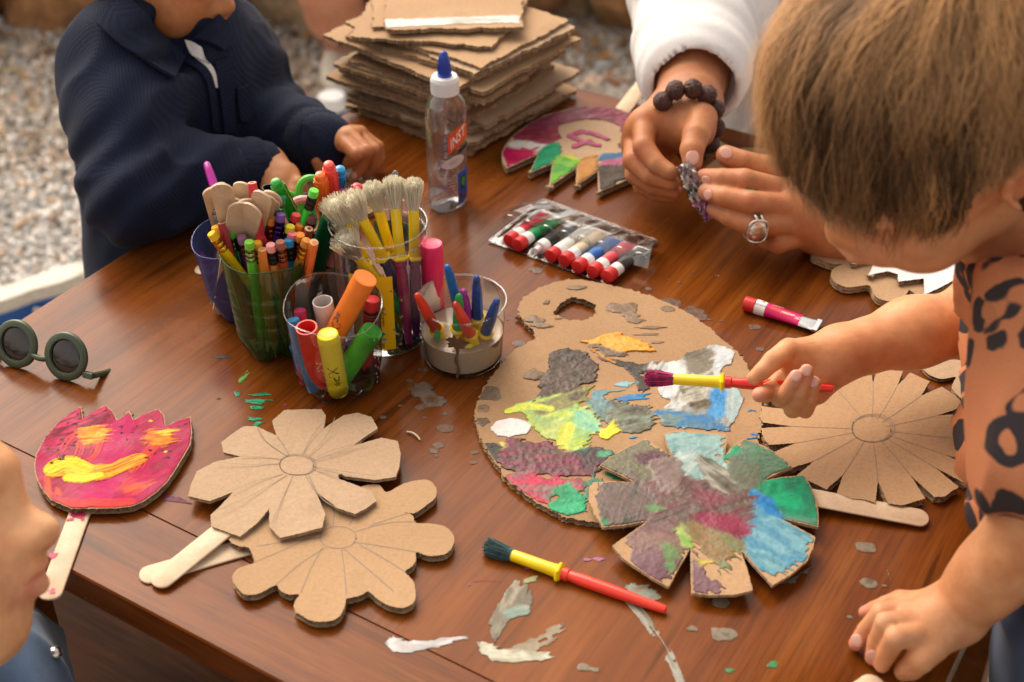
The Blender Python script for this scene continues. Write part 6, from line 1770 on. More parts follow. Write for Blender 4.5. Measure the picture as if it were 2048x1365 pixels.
# ---- small paint tubes
M_TUBEW = mat('tube_white', (.78, .76, .74), .35)
M_CAPR = mat('red_cap', (.58, .022, .022), .35)
M_FOIL = mat('crimped_foil', (.72, .70, .68), .22, metal=1.0, bump=.25, bscale=60, bdist=.002)
def tube_body(L, r, z0, z1, n=28):
    """from a round shoulder to a flat crimp; z runs along the tube"""
    V = []
    zs = np.linspace(z0, z1, 9)
    for z in zs:
        t = np.clip((z - .014) / (L - .018), 0, 1)
        ry = r * (1 - t) ** .8 + .0007 * t + .0 ; rx = r * (1 + .30 * t)
        for j in range(n):
            a = 2 * PI * j / n; V.append((rx * math.cos(a), ry * math.sin(a), z))
    return np.array(V), tri_quads(len(zs), n, True)
def paint_tube(cap, tail, col, label, r=.0063, z=None, group=None, foil=True, capped=True, text=None, roll=0.0, colname=None):
    """cap and tail: points on the table"""
    c = np.array(cap, float); e = np.array(tail, float)
    d = unit(e - c); L = np.linalg.norm(e - c)
    M = frame(c, d)                                           # local z along the tube, local y roughly up
    o = thing('paint_tube', label, 'paint tube', M=M, group=group)
    if capped:
        part('cap', lathe([(.0048, 0), (.0060, .0006), (.0062, .002), (.0062, .0098), (.0058, .0102)], 24), M_CAPR, o, local=True)
    else:
        part('nozzle', lathe([(.0028, .004), (.0030, .0102)], 16), M_TUBEW, o, local=True)
    zl = .0102
    bw = tube_body(L, r, zl + .0002, L * .30); part('white_band', bw, M_TUBEW, o, local=True)
    part('shoulder', lathe([(.003, zl - .0004), (r * .98, zl + .0006)], 24, cap1=False), M_TUBEW, o, local=True)
    cz = L * (.76 if foil else .97)
    part('colour_band', tube_body(L, r, L * .30, cz), mat('tube_' + col.strip('#'), srgb(col), .32, coat=.2), o, local=True)
    part('foil_end', tube_body(L, r, cz, L - .004), M_FOIL, o, local=True)
    part('crimp', box((0, 0, L - .0018), (r * 2.62, .0022, .0046), .0005), M_FOIL, o, local=True, smooth=False)
    return o, L, r
o, L, r = paint_tube(T(1488, 606, .0066), T(1638, 653, .0040), '#c40a5c', 'bright pink paint tube with a red cap lying alone on the table')
def tube_print(o, L, r, items):
    """print on the side that faces up"""
    Mi = np.linalg.inv(world_of(o)); up = Mi[:3, :3] @ np.array([0, -.25, 1.0]); a0 = math.atan2(up[1], up[0])
    for s, size, z, da, inkn, ink in items:
        v, f = text_geo(s, size, 0)
        x, y = v[:, 0], v[:, 1]
        t = np.clip((z - .014) / (L - .018), 0, 1)
        ry = r * (1 - t) ** .8 + .0007 * t; rx = r * (1 + .3 * t)
        a = a0 + da - y / r
        V = np.stack([(rx + .00025) * np.cos(a), (ry + .00025) * np.sin(a), z + x], 1)
        part('lettering', (V, f), mat(inkn, ink, .5), o, local=True, smooth=False)
Mi = np.linalg.inv(world_of(o)); up = Mi[:3, :3] @ np.array([0, -.25, 1.0]); a0 = math.atan2(up[1], up[0])
V = []
for i in range(9):
    z = .023 + .019 * i / 8
    t = np.clip((z - .014) / (L - .018), 0, 1); ry = r * (1 - t) ** .8 + .0007 * t; rx = r * (1 + .3 * t)
    for j in range(5):
        a = a0 + .32 - .55 * j / 4; V.append(((rx + .00015) * math.cos(a), (ry + .00015) * math.sin(a), z))
part('red_panel', (np.array(V), tri_quads(9, 5, False)), mat('red_panel', (.75, .06, .05), .35), o, local=True)
tube_print(o, L, r, [('Art Creation', .0040, .0335, .05, 'print_white', (.85, .83, .82)), ('MAGENTA', .0026, .0270, -.62, 'print_white', (.85, .83, .82)), ('567', .0038, .0468, .1, 'print_white', (.85, .83, .82)), ('GOUACHE', .0022, .0150, .35, 'print_dark', (.03, .03, .03))])
part('petal_mark', xf(ellipsoid((0, 0, 0), (.0006, .0003, .0016), n=10, m=6), np.array([[1, 0, 0, (r + .0001) * math.cos(a0 - .35)], [0, 1, 0, (r + .0001) * math.sin(a0 - .35)], [0, 0, 1, .0158], [0, 0, 0, 1]])), mat('amber_mark', (.75, .32, .02), .4), o, local=True)

# ---- clear clamshell tray with eight tubes
M_TRAY = clear_mat('clear_tray_plastic', (.95, .945, .94), 2.2, .08, dirt=.10, base=.07)
TRY = [(982, 486), (872, 545)]
tray_px = [(978, 484), (1085, 400), (1318, 484), (1212, 570)]
tp = TT(tray_px, .001); tc_ = tp.mean(0)
tray = thing('paint_tube_tray', 'open clear plastic tray with red capped paint tubes in it', 'tray', (tc_[0], tc_[1], 0))
def quadgrid(c, nx, ny, hf):
    V = []
    for i in range(ny + 1):
        for j in range(nx + 1):
            u, v = j / nx, i / ny
            p = (c[0] * (1 - u) + c[3] * u) * (1 - v) + (c[1] * (1 - u) + c[2] * u) * v
            V.append(p + np.array([0, 0, hf(u, v)]))
    return np.array(V), tri_quads(ny + 1, nx + 1, False)
def trayh(u, v):
    h = .0022 * (abs(math.sin(u * PI * 8.0))) if .06 < v < .9 else .0004
    if u < .02 or u > .98: h = .0012
    return h
part('base', quadgrid(tp, 72, 14, trayh), M_TRAY, tray, angle=180)
part('flange', tube(resample(np.vstack([tp[:1], tp[3:], tp[2:3], tp[1:2], tp[:1]]), .006, False) + [0, 0, .0012], .0007, 6), M_TRAY, tray)
gn = ['red', 'green', 'black capless', 'white', 'beige', 'blue', 'rose', 'dark grey']
caps = [(1019, 480), (1036, 489), (1068, 503), (1102, 511), (1129, 520), (1156, 533), (1186, 542), (1215, 552)]
tcol = ['#c02038', '#0f8a4c', '#1c1a1a', '#d8d4cc', '#c9b79a', '#1f5fa8', '#c8404a', '#2e2c2c']
tlab = ['red banded tube at the far left of the clear tray', 'green banded tube second from the left in the clear tray', 'black tube without its cap, third from the left in the clear tray', 'white banded tube in the middle of the clear tray', 'beige banded tube right of the middle of the clear tray', 'blue banded tube third from the right in the clear tray', 'rose banded tube second from the right in the clear tray', 'dark banded tube with a foil tail at the right end of the clear tray']
tdir = unit(T(1300, 480, 0) - T(1215, 552, 0))
for k, c in enumerate(caps):
    p = T(c[0], c[1] + 1, .0085)
    paint_tube(p - tdir * .002, p + tdir * .064 + np.array([0, 0, -.003]), tcol[k], tlab[k], group='paint tubes in the clear tray', capped=(k != 2), foil=(k == 7), r=.0058)
# the raised lid, creased and shiny, standing behind the caps
q = TT([(1004, 424), (1084, 398), (1320, 484), (1300, 512)], .0)
fr0, fr1 = T(1003, 446, .006), T(1296, 540, .006)
up0, up1 = T(1006, 422, .017), T(1303, 500, .017)
bk0, bk1 = T(1082, 401, .012), T(1316, 487, .010)
rngl = np.random.RandomState(6)
nu, rows_ = 46, []
for (a, b) in ((fr0, fr1), (up0, up1), ((up0 * .5 + bk0 * .5), (up1 * .5 + bk1 * .5)), (bk0, bk1), (bk0 + [0, .002, -.010], bk1 + [0, .002, -.008])):
    rows_.append((a, b))
V = []
for i, (a, b) in enumerate(rows_):
    for j in range(nu + 1):
        u = j / nu
        bump = .0030 * abs(math.sin(u * PI * 4.5)) * (1 if i in (1, 2) else .25) + (.0012 * rngl.randn() if i in (2, 3) else .0002 * rngl.randn())
        V.append(a * (1 - u) + b * u + np.array([0, 0, bump]))
part('lid', (np.array(V), tri_quads(5, nu + 1, False)), M_TRAY, tray, angle=25)
for k in range(8):                                            # round moulded hollows along the lid
    u = (k + .5) / 8; c = (fr0 * .5 + up0 * .5) * (1 - u) + (fr1 * .5 + up1 * .5) * u
    a = np.linspace(-.4, PI + .4, 16); d = unit(fr1 - fr0)
    P = np.array([c + d * .0062 * math.cos(t) + np.array([0, .001, .0045 * math.sin(t)]) for t in a]) - np.array([0, .0018, 0])
    part('moulded_arch', tube(P, .0006, 5), M_TRAY, tray)

# ---- round green sunglasses standing on their rims
cl, cr = T(33, 688, .018), T(132, 713, .018)
gx = unit((cr - cl) * [1, 1, 0]); gn_ = np.cross(gx, (0, 0, 1)); gn_ = gn_ if gn_[1] < 0 else -gn_
gz = unit(np.array([0, 0, 1.0]) - gn_ * -.42); gz = unit(np.array([0, 0, 1.0]) * .90 - gn_ * .44); gy = np.cross(gz, gx)
Mgl = np.eye(4); Mgl[:3, 0] = gx; Mgl[:3, 1] = gy; Mgl[:3, 2] = gz; Mgl[:3, 3] = (cl + cr) / 2
hd = np.linalg.norm(cr - cl) / 2
sg = thing('sunglasses', 'round dark green child sunglasses standing on the table at the left edge', 'sunglasses', M=Mgl)
M_FRM = mat('olive_green_frame', (.060, .080, .045), .38, coat=.15)
M_LENS = mat('brown_lens', (.022, .012, .008), .05, spec=.6)
m2 = clear_mat('smoked_lens', (.16, .10, .075), 1.2, .03, base=.03)
ro = .0192
for sx in (-1, 1):
    V = []; n = 56
    for rr, y in ((ro - .0060, -.0006), (ro - .0053, -.0020), (ro - .0012, -.0022), (ro, -.0010), (ro, .0014), (ro - .0012, .0024), (ro - .0053, .0020), (ro - .0060, .0006)):
        for j in range(n):
            a = 2 * PI * j / n; V.append((sx * hd + rr * math.cos(a), y, rr * math.sin(a)))
    F = tri_quads(8, n, True) + [(7 * n + j, 7 * n + (j + 1) % n, (j + 1) % n, j) for j in range(n)]
    part('rim', (np.array(V), F), M_FRM, sg, local=True, angle=50)
    L_ = ellipsoid((sx * hd, 0, 0), (ro - .0058, .0012, ro - .0058), n=40, m=8)
    part('lens', L_, m2, sg, local=True, angle=180)
    part('hinge', box((sx * (hd + ro + .0022), .0006, -.0105), (.0085, .0044, .0052), .0008), M_FRM, sg, local=True, smooth=False)
    P = np.array([(sx * (hd + ro + .0052), .002, -.0105), (sx * (hd + ro + .0048), .030, -.010), (sx * (hd + ro + .0025), .062, -.002), (sx * (hd + ro), .082, .012)]) * [1, 1, 1]
    part('temple', tube(catmull(P, 6), np.linspace(.0026, .0022, 19), 8), M_FRM, sg, local=True)
part('bridge', tube(catmull([(-hd + ro - .003, .0, -.0050), (-.003, -.001, -.0062), (.003, -.001, -.0062), (hd - ro + .003, .0, -.0050)], 5), .0024, 10), M_FRM, sg, local=True)

# ---- shoe on the gravel, seen past the corner of the table
M_SOLE = mat('cream_rubber', (.62, .56, .46), .6, var=.12, vscale=80)
M_SHOE = mat('blue_shoe_cloth', (.012, .085, .32), .6, var=.15, vscale=200)
s0, s1 = T(-35, 606, GZ + .085), T(160, 530, GZ + .085)
sx_ = unit((s1 - s0) * [1, 1, 0]); sy_ = np.array([-sx_[1], sx_[0], 0]); 
Msh = np.eye(4); tilt = .95
up_ = unit(np.array([0, 0, -1.0]) - sy_ * .12)
Msh[:3, 0] = sx_; Msh[:3, 2] = up_; Msh[:3, 1] = np.cross(up_, sx_); Msh[:3, 3] = (s0 + s1) / 2
Ls = .205
shoe = thing('shoe', 'small blue and cream sneaker lying sole up on the gravel past the table corner', 'shoe', M=Msh)
def foot_outline(k, grow=0.0):
    out = []
    for t in np.linspace(0, 2 * PI, 40, endpoint=False):
        c, s = math.cos(t), math.sin(t); x = c * Ls / 2
        w = .034 * (1 - .28 * math.exp(-((x + .01) / .035) ** 2)) * (1 + .12 * c)
        out.append((x * (1 + grow), w * math.copysign(abs(s) ** .75, s) * (1 + grow) * 1.0 + .006 * math.sin(x * 20)))
    return np.array(out)
fo = foot_outline(0)
V = np.vstack([np.c_[fo * .94, np.full(40, .0)], np.c_[fo, np.full(40, .004)], np.c_[fo, np.full(40, .020)], np.c_[fo * .97, np.full(40, .024)]])
part('sole', (V, tri_quads(4, 40, True) + [tuple(range(39, -1, -1)), tuple(range(120, 160))]), M_SOLE, shoe, local=True)
V = []
for i, (sc, z, dx) in enumerate(((.98, .022, 0), (1.0, .032, 0), (.94, .048, -.004), (.80, .062, -.014), (.62, .070, -.026))):
    V.append(np.c_[fo[:, 0] * sc + dx, fo[:, 1] * sc, np.full(40, z)])
part('upper', (np.vstack(V), tri_quads(5, 40, True) + [tuple(range(160, 200))]), M_SHOE, shoe, local=True)
part('toe_cap', ellipsoid((Ls * .36, .002, .032), (.036, .033, .022), n=20, m=10), M_SOLE, shoe, local=True)
part('stripe', tube(catmull([(-.02, .034, .03), (.01, .033, .045), (.04, .032, .034), (.06, .034, .03)], 5), .004, 8), M_SOLE, shoe, local=True)

# ---- white jar with a blue band standing behind the table
jb = T(671, 284, GZ)
t_ = thing('white_jar', 'white screw top jar with a dark blue band standing on the gravel beyond the table', 'jar', tuple(jb))
part('jar_body', lathe([(.020, 0), (.027, .001), (.029, .004), (.029, .078), (.026, .086), (.024, .088)], 32), wp, t_, local=True)
part('band', lathe([(.0292, .070), (.0293, .071), (.0293, .079), (.0285, .080)], 32, False, False), mat('navy_band', (.01, .02, .10), .4), t_, local=True)
part('lid', lathe([(.026, .0865), (.0275, .087), (.0275, .108), (.026, .1095), (.001, .1096)], 32), wp, t_, local=True)
# ---- chip of wood on the gravel
w0, w1 = T(26, 460, GZ + .012), T(78, 428, GZ + .02)
t_ = thing('wood_chip', 'pale splinter of wood lying on the gravel at the left', 'wood chip', tuple((w0 + w1) / 2))
part('splinter', tube(catmull([w0, (w0 * .6 + w1 * .4) + [0, 0, .004], w1], 5), np.r_[.002, .0055, .006, .006, .0055, .006, .005, .005, .004, .003, .0015], 6, flat=.6), mat('splinter_wood', (.50, .33, .18), .8, var=.25, vscale=120), t_, angle=20)
# ================================================================== people: bodies are one skin surface each, grown from bones with thickness
_L3 = np.random.RandomState(9).rand(32, 32, 32).astype(np.float32)
def vn3(P, s):
    q = P * s; i = np.floor(q).astype(int); f = q - i; f = f * f * (3 - 2 * f); r = 0
    for dx in (0, 1):
        for dy in (0, 1):
            for dz in (0, 1):
                w = (f[..., 0] if dx else 1 - f[..., 0]) * (f[..., 1] if dy else 1 - f[..., 1]) * (f[..., 2] if dz else 1 - f[..., 2])
                r = r + w * _L3[(i[..., 0] + dx) & 31, (i[..., 1] + dy) & 31, (i[..., 2] + dz) & 31]
    return r
class Sdf:
    def __init__(s): s.p = []; s.disp = None; s.cuts = []
    def cone(s, a, b, ra, rb=None, k=.004, sub=False):
        s.p.append(('c', np.array(a, float), np.array(b, float), ra, ra if rb is None else rb, k, sub)); return s
    def chain(s, pts, rad, k=.003, sub=False):
        for i in range(len(pts) - 1): s.cone(pts[i], pts[i + 1], rad[i], rad[i + 1], k, sub)
        return s
    def ell(s, c, r, R=None, k=.006, sub=False):
        s.p.append(('e', np.array(c, float), np.array(r, float), np.eye(3) if R is None else np.array(R, float), None, k, sub)); return s
    def cut(s, o, n): s.cuts.append((np.array(o, float), unit(n))); return s
    @staticmethod
    def one(q, P):
        if q[0] == 'c':
            a, b, ra, rb = q[1:5]; ba = b - a; pa = P - a
            t = np.clip((pa @ ba) / (ba @ ba + 1e-12), 0, 1)
            return np.linalg.norm(pa - t[..., None] * ba, axis=-1) - (ra + t * (rb - ra))
        c, r, R = q[1:4]; v = (P - c) @ R
        k0 = np.linalg.norm(v / r, axis=-1); k1 = np.linalg.norm(v / (r * r), axis=-1)
        return k0 * (k0 - 1) / (k1 + 1e-9)
    @staticmethod
    def mix(d, e, k, sub):
        if sub:
            h = np.clip(.5 - .5 * (d + e) / k, 0, 1); return d * (1 - h) - e * h + k * h * (1 - h)
        h = np.clip(.5 + .5 * (d - e) / k, 0, 1); return d * (1 - h) + e * h - k * h * (1 - h)
    def ev(s, P):
        P = np.asarray(P, float); d = np.full(P.shape[:-1], 1.0)
        for q in s.p: d = s.mix(d, s.one(q, P), q[5], q[6])
        if s.disp is not None: d = d + s.disp(P)
        for o, n in s.cuts: d = np.maximum(d, (P - o) @ n)
        return d
    def bbox(s, q):
        if q[0] == 'c':
            r = max(q[3], q[4]); return np.minimum(q[1], q[2]) - r, np.maximum(q[1], q[2]) + r
        r = np.max(q[2]); return q[1] - r, q[1] + r
    def mesh(s, h):
        bb = [s.bbox(q) for q in s.p if not q[6]]
        lo = np.min([b[0] for b in bb], 0) - 4 * h; hi = np.max([b[1] for b in bb], 0) + 4 * h
        n = np.ceil((hi - lo) / h).astype(int) + 1
        ax = [lo[i] + h * np.arange(n[i]) for i in range(3)]
        D = np.full(n, .5, np.float32)
        for q in s.p:
            b0, b1 = s.bbox(q); m = q[5] * 1.3 + 3 * h
            i0 = np.maximum(((b0 - m - lo) / h).astype(int), 0); i1 = np.minimum(((b1 + m - lo) / h).astype(int) + 2, n)
            if (i1 <= i0).any(): continue
            sl = tuple(slice(a, b) for a, b in zip(i0, i1))
            P = np.stack(np.meshgrid(*[ax[i][sl[i]] for i in range(3)], indexing='ij'), -1)
            D[sl] = s.mix(D[sl], s.one(q, P).astype(np.float32), q[5], q[6])
        if s.disp is not None or s.cuts:
            w = np.abs(D) < .03 if not s.cuts else D < .03
            I = np.nonzero(w); P = np.stack([ax[i][I[i]] for i in range(3)], -1)
            d = D[I]
            if s.disp is not None: d = d + s.disp(P)
            for o, nn in s.cuts: d = np.maximum(d, (P - o) @ nn)
            D[I] = d
        return nets(D, lo, h)
    def hit(s, px, py, near=.3, far=3.0, off=0.0):
        d = unit(ray(px, py)); t = near
        for _ in range(160):
            e = float(s.ev((_C + d * t)[None])[0])
            if e < .0002: break
            t += max(e * .7, .0004)
            if t > far: return None
        P = _C + d * t
        g = s.grad(P)
        return P + g * off, g
    def grad(s, P, h=.0008):
        E = np.eye(3) * h
        return unit(s.ev(P + E) - s.ev(P - E))
def nets(D, lo, h):
    S = D < 0
    nx, ny, nz = D.shape
    c = np.zeros((nx - 1, ny - 1, nz - 1), np.int8)
    offs = [(a, b, d) for a in (0, 1) for b in (0, 1) for d in (0, 1)]
    for a, b, d in offs: c += S[a:nx - 1 + a, b:ny - 1 + b, d:nz - 1 + d]
    act = (c > 0) & (c < 8)
    I = np.stack(np.nonzero(act), 1); n = len(I)
    idx = -np.ones(act.shape, np.int32); idx[act] = np.arange(n)
    acc = np.zeros((n, 3)); cnt = np.zeros(n)
    for a in offs:
        for k in range(3):
            if a[k]: continue
            b = list(a); b[k] = 1
            va = D[I[:, 0] + a[0], I[:, 1] + a[1], I[:, 2] + a[2]]; vb = D[I[:, 0] + b[0], I[:, 1] + b[1], I[:, 2] + b[2]]
            m = (va < 0) != (vb < 0)
            t = np.where(m, va / (va - vb + 1e-12), 0)
            p = np.tile(np.array(a, float), (n, 1)); p[:, k] = t
            acc[m] += p[m]; cnt[m] += 1
    V = lo + (I + acc / np.maximum(cnt, 1)[:, None]) * h
    F = []
    for k in range(3):
        u, v = [(1, 2), (2, 0), (0, 1)][k]
        A = S; sl0 = [slice(None)] * 3; sl1 = [slice(None)] * 3
        sl0[k] = slice(0, -1); sl1[k] = slice(1, None)
        x = S[tuple(sl0)] != S[tuple(sl1)]
        J = np.stack(np.nonzero(x), 1)
        ok = (J[:, u] > 0) & (J[:, v] > 0) & (J[:, u] < D.shape[u] - 1) & (J[:, v] < D.shape[v] - 1)
        J = J[ok]
        if not len(J): continue
        eu = np.zeros(3, int); eu[u] = 1; ev = np.zeros(3, int); ev[v] = 1
        g = lambda Q: idx[Q[:, 0], Q[:, 1], Q[:, 2]]
        q = np.stack([g(J - eu - ev), g(J - ev), g(J), g(J - eu)], 1)
        fl = ~S[J[:, 0], J[:, 1], J[:, 2]]
        q[fl] = q[fl][:, ::-1]
        F.append(q[(q >= 0).all(1)])
    return V, np.vstack(F)
def skin_mat(name):
    m = bpy.data.materials.new(name); m.use_nodes = True
    nt = NT(m); b = nt.n['Principled BSDF']; a = nt.add('ShaderNodeVertexColor'); a.layer_name = 'Col'
    v = nt.coords('Object')
    n1 = nt.noise(75, v, detail=4); n2 = nt.noise(900, v, detail=3); n3 = nt.noise(30, v, detail=3)
    c = nt.mix(a.outputs[0], nt.ramp(n1.outputs[0], [(.3, (.86, .78, .74)), (.7, (1.10, 1.08, 1.06))]).outputs[0], 1.0, 'MULTIPLY')
    c = nt.mix(c, nt.ramp(n3.outputs[0], [(.32, (1.0, .86, .78)), (.6, (1.0, 1.0, 1.0)), (.8, (.94, .97, 1.0))]).outputs[0], .9, 'MULTIPLY')
    nt.link(c, b.inputs['Base Color'])
    b.inputs['Subsurface Weight'].default_value = .12; b.inputs['Subsurface Radius'].default_value = (1, .35, .2); b.inputs['Subsurface Scale'].default_value = .005
    nt.link(nt.ramp(n3.outputs[0], [(.3, .40), (.7, .54)]).outputs[0], b.inputs['Roughness']); b.inputs['Specular IOR Level'].default_value = .30
    nb = nt.bump(n1.outputs[0], .22, .0025)
    nt.link(nt.bump(n2.outputs[0], .30, .0005, nb), b.inputs['Normal'])
    return m
M_SKIN = skin_mat('skin')
def tinted(V, base, tints):
    C = np.tile(np.array(base, float), (len(V), 1))
    for c, r, col, st in tints:
        w = np.exp(-(np.linalg.norm(V - np.array(c), axis=1) / r) ** 2)[:, None] * st
        C = C * (1 - w) + np.array(col) * w
    return C
def body_part(person, sdfs, base, tints, name='body'):
    Vs, Fs, o = [], [], 0
    for s, h in sdfs:
        V, F = s.mesh(h); Vs.append(V); Fs.append(F + o); o += len(V)
    V = np.vstack(Vs); F = np.vstack(Fs)
    C = tinted(V, base, tints)
    Mi = np.linalg.inv(world_of(person)); V = V @ Mi[:3, :3].T + Mi[:3, 3]
    me = to_mesh(name, V, F, C); me.materials.append(M_SKIN)
    return link(bpy.data.objects.new(name, me), person)
def sdf_part(person, name, s, h, m, label=None):
    V, F = s.mesh(h)
    Mi = np.linalg.inv(world_of(person)); V = V @ Mi[:3, :3].T + Mi[:3, 3]
    me = to_mesh(name, V, F); me.materials.append(m)
    o = link(bpy.data.objects.new(name, me), person)
    if label: o['label'] = label
    return o
def hand(s, wrist, wr, palm, fingers, kp=.010, kf=.0024):
    """palm: list of (a, b, ra, rb); fingers: list of (joints, radii)"""
    for a, b, ra, rb in palm: s.cone(a, b, ra, rb, kp)
    for pts, rad in fingers: s.chain(pts, rad, kf)
def nail(person, s, px, to, l=.0048, w=.0038, col=None):
    r = s.hit(*px)
    if r is None: return
    P, n = r
    q = s.hit(*to)
    d = (q[0] if q else P + _U) - P; x = unit(d - n * (d @ n)); y = np.cross(n, x)
    part('fingernail', ellipsoid(P + n * .0000, (l, w, .0009), np.stack([x, y, n], 1), n=14, m=8), mat('fingernail', (.66, .36, .28), .28, spec=.6), person, angle=180)
def shell(curves, th=.0022, up=None):
    """cloth strip through rows of points, given a thickness"""
    G = np.array(curves, float); nr, nc = G.shape[:2]
    du = np.gradient(G, axis=1); dv = np.gradient(G, axis=0)
    N = np.cross(du, dv); N /= np.linalg.norm(N, axis=2)[..., None] + 1e-9
    A = (G + N * th / 2).reshape(-1, 3); B = (G - N * th / 2).reshape(-1, 3)
    f = tri_quads(nr, nc, False); k = nr * nc
    F = f + [tuple(x + k for x in q[::-1]) for q in f]
    rim = [i for i in range(nc)] + [r * nc + nc - 1 for r in range(1, nr)] + [(nr - 1) * nc + c for c in range(nc - 2, -1, -1)] + [r * nc for r in range(nr - 2, 0, -1)]
    for i in range(len(rim)):
        a, b = rim[i], rim[(i + 1) % len(rim)]; F.append((b, a, a + k, b + k))
    return np.vstack([A, B]), F
def ondress(s, rows, off=.002, n=14, near=.3):
    out = []
    for r in rows:
        P = []
        for (x, y) in catmull(np.array(r, float), 5):
            q = s.hit(x, y, near)
            P.append(q[0] + q[1] * off if q is not None else (P[-1] if P else DP(x, y, 1.3)))
        P = np.array(P); t = np.linspace(0, len(P) - 1, n)
        out.append(np.stack([np.interp(t, np.arange(len(P)), P[:, k]) for k in range(3)], 1))
    return out
def cloth_mat(name, col, var=.12, weave=900, wb=.25, rib=None, ribb=.6, big=0.0, rough=.85, sheen=.2, warp=2.5):
    m = bpy.data.materials.new(name); m.use_nodes = True
    nt = NT(m); b = nt.n['Principled BSDF']; v = nt.coords('Object')
    n = nt.noise(weave, v, detail=3); n2 = nt.noise(30, v, detail=4)
    c = nt.ramp(n2.outputs[0], [(.3, tuple(x * (1 - var) for x in col)), (.7, tuple(min(1, x * (1 + var)) for x in col))]).outputs[0]
    c = nt.mix(c, nt.ramp(n.outputs[0], [(.3, .82), (.7, 1.1)]).outputs[0], .8, 'MULTIPLY')
    nb = nt.bump(n.outputs[0], wb, .0006)
    if rib:
        mp = nt.add('ShaderNodeMapping'); mp.inputs['Rotation'].default_value = rib[1]; nt.link(v, mp.inputs[0])
        w = nt.add('ShaderNodeTexWave'); w.inputs['Scale'].default_value = rib[0]; w.inputs['Distortion'].default_value = warp; w.inputs['Detail Scale'].default_value = .12; w.inputs['Detail'].default_value = 1
        nt.link(mp.outputs[0], w.inputs[0])
        w2 = nt.add('ShaderNodeTexWave', bands_direction='Y'); w2.inputs['Scale'].default_value = rib[0] * 1.15; w2.inputs['Distortion'].default_value = 1.2; nt.link(mp.outputs[0], w2.inputs[0])
        hm = nt.mix(w.outputs[0], w2.outputs[0], .35)
        nb = nt.bump(hm, ribb, .0012, nb)
        c = nt.mix(c, nt.ramp(hm, [(.2, .75), (.7, 1.1)]).outputs[0], .8, 'MULTIPLY')
    nt.link(c, b.inputs['Base Color'])
    if big: nb = nt.bump(nt.noise(18, v, detail=3).outputs[0], big, .01, nb)
    b.inputs['Roughness'].default_value = rough; b.inputs['Specular IOR Level'].default_value = .2; b.inputs['Sheen Weight'].default_value = sheen
    nt.link(nb, b.inputs['Normal'])
    return m
def folds(amp, s1, s2=0, dirv=None):
    def f(P):
        q = P if dirv is None else P + np.outer(P @ dirv[0], dirv[1])
        a = 1 - np.abs(2 * vn3(q, s1) - 1)
        r = -amp * (a ** 2 - .35)
        if s2: r = r - amp * .35 * (vn3(P + 3.3, s2) - .5)
        return r
    return f
def rotm(fwd, up):
    y = unit(fwd); z = unit(np.asarray(up, float) - y * (np.asarray(up, float) @ y)); x = np.cross(y, z)
    return np.stack([x, y, z], 1)
def head(s, c, R, H, nose=1.0, cheeks=1.0, neck=None, mouth=True, rneck=.17, low=1.0, soft=1.0):
    """face looks along R's second column; H is the height of the head"""
    p = lambda x, y, z: c + R @ (np.array([x, y, z if z > -.1 else -.1 + (z + .1) * low]) * H)     # children have a short lower face
    e = lambda q, r, k, sub=False: s.ell(p(*q), np.array(r) * H, R, k * H, sub)
    e((0, -.06, .12), (.36, .43, .38), .05)
    e((0, .13, -.10 + .10 * (1 - low)), (.285, .25, .36 - .06 * (1 - low)), .12)
    e((0, .22, -.385), (.105, .10, .085), .10)
    s.cone(p(-.20, .02, -.27), p(0, .20, -.37), .085 * H, .085 * H, .10 * H); s.cone(p(.20, .02, -.27), p(0, .20, -.37), .085 * H, .085 * H, .10 * H)
    for sx in (-1, 1):
        e((sx * .155, .225, -.165), (.125 * cheeks, .11 * cheeks, .12 * cheeks), .09)
        e((sx * .14, .415, .015), (.085, .06, .055), .06, True)
        e((sx * .14, .315, .005), (.072, .062, .060), .02)
        s.cone(p(sx * .05, .385, .085), p(sx * .22, .315, .075), .016 * H, .012 * H, .06 * H * soft)
    s.cone(p(0, .36, .04), p(0, .425 * nose, -.115), .030 * H, .045 * H, .05 * H * soft)
    e((0, .455 * nose, -.125), (.058, .056, .050), .025 * soft)
    for sx in (-1, 1):
        e((sx * .056, .415 * nose, -.140), (.036, .045, .034), .022 * soft)
        e((sx * .026, .440 * nose, -.178), (.015, .022, .012), .010, True)
    if mouth:
        e((0, .345, -.235), (.12, .065, .085), .06)
        s.chain([p(-.105, .335, -.256), p(-.045, .398, -.236), p(0, .405, -.240), p(.045, .398, -.236), p(.105, .335, -.256)], np.array([.012, .026, .024, .026, .012]) * H, .014 * H)
        s.chain([p(-.085, .345, -.275), p(0, .392, -.290), p(.085, .345, -.275)], np.array([.014, .034, .014]) * H, .014 * H)
        s.chain([p(-.115, .345, -.263), p(0, .442, -.264), p(.115, .345, -.263)], np.array([.004, .011, .004]) * H, .010 * H, True)
    if neck is not None: s.cone(p(0, -.10, -.28), neck, rneck * H, rneck * H * 1.05, .08 * H)
    for sx in (-1, 1):
        q = p(sx * .355, -.035, -.015); Re = R @ np.array([[math.cos(.35 * sx), 0, math.sin(.35 * sx)], [0, 1, 0], [-math.sin(.35 * sx), 0, math.cos(.35 * sx)]])
        s.ell(q, np.array([.030, .075, .125]) * H, Re, .02 * H)
        a_ = np.linspace(-1.2, 3.6, 9)
        s.chain([p(sx * (.375 + .022 * abs(math.sin(t))), -.04 - .070 * math.cos(t), -.005 + .118 * math.sin(t)) for t in a_], np.full(9, .017 * H), .010 * H)
        s.ell(q + R @ np.array([sx * .028, .015, .0]) * H, np.array([.020, .040, .070]) * H, Re, .02 * H, True)
    return p
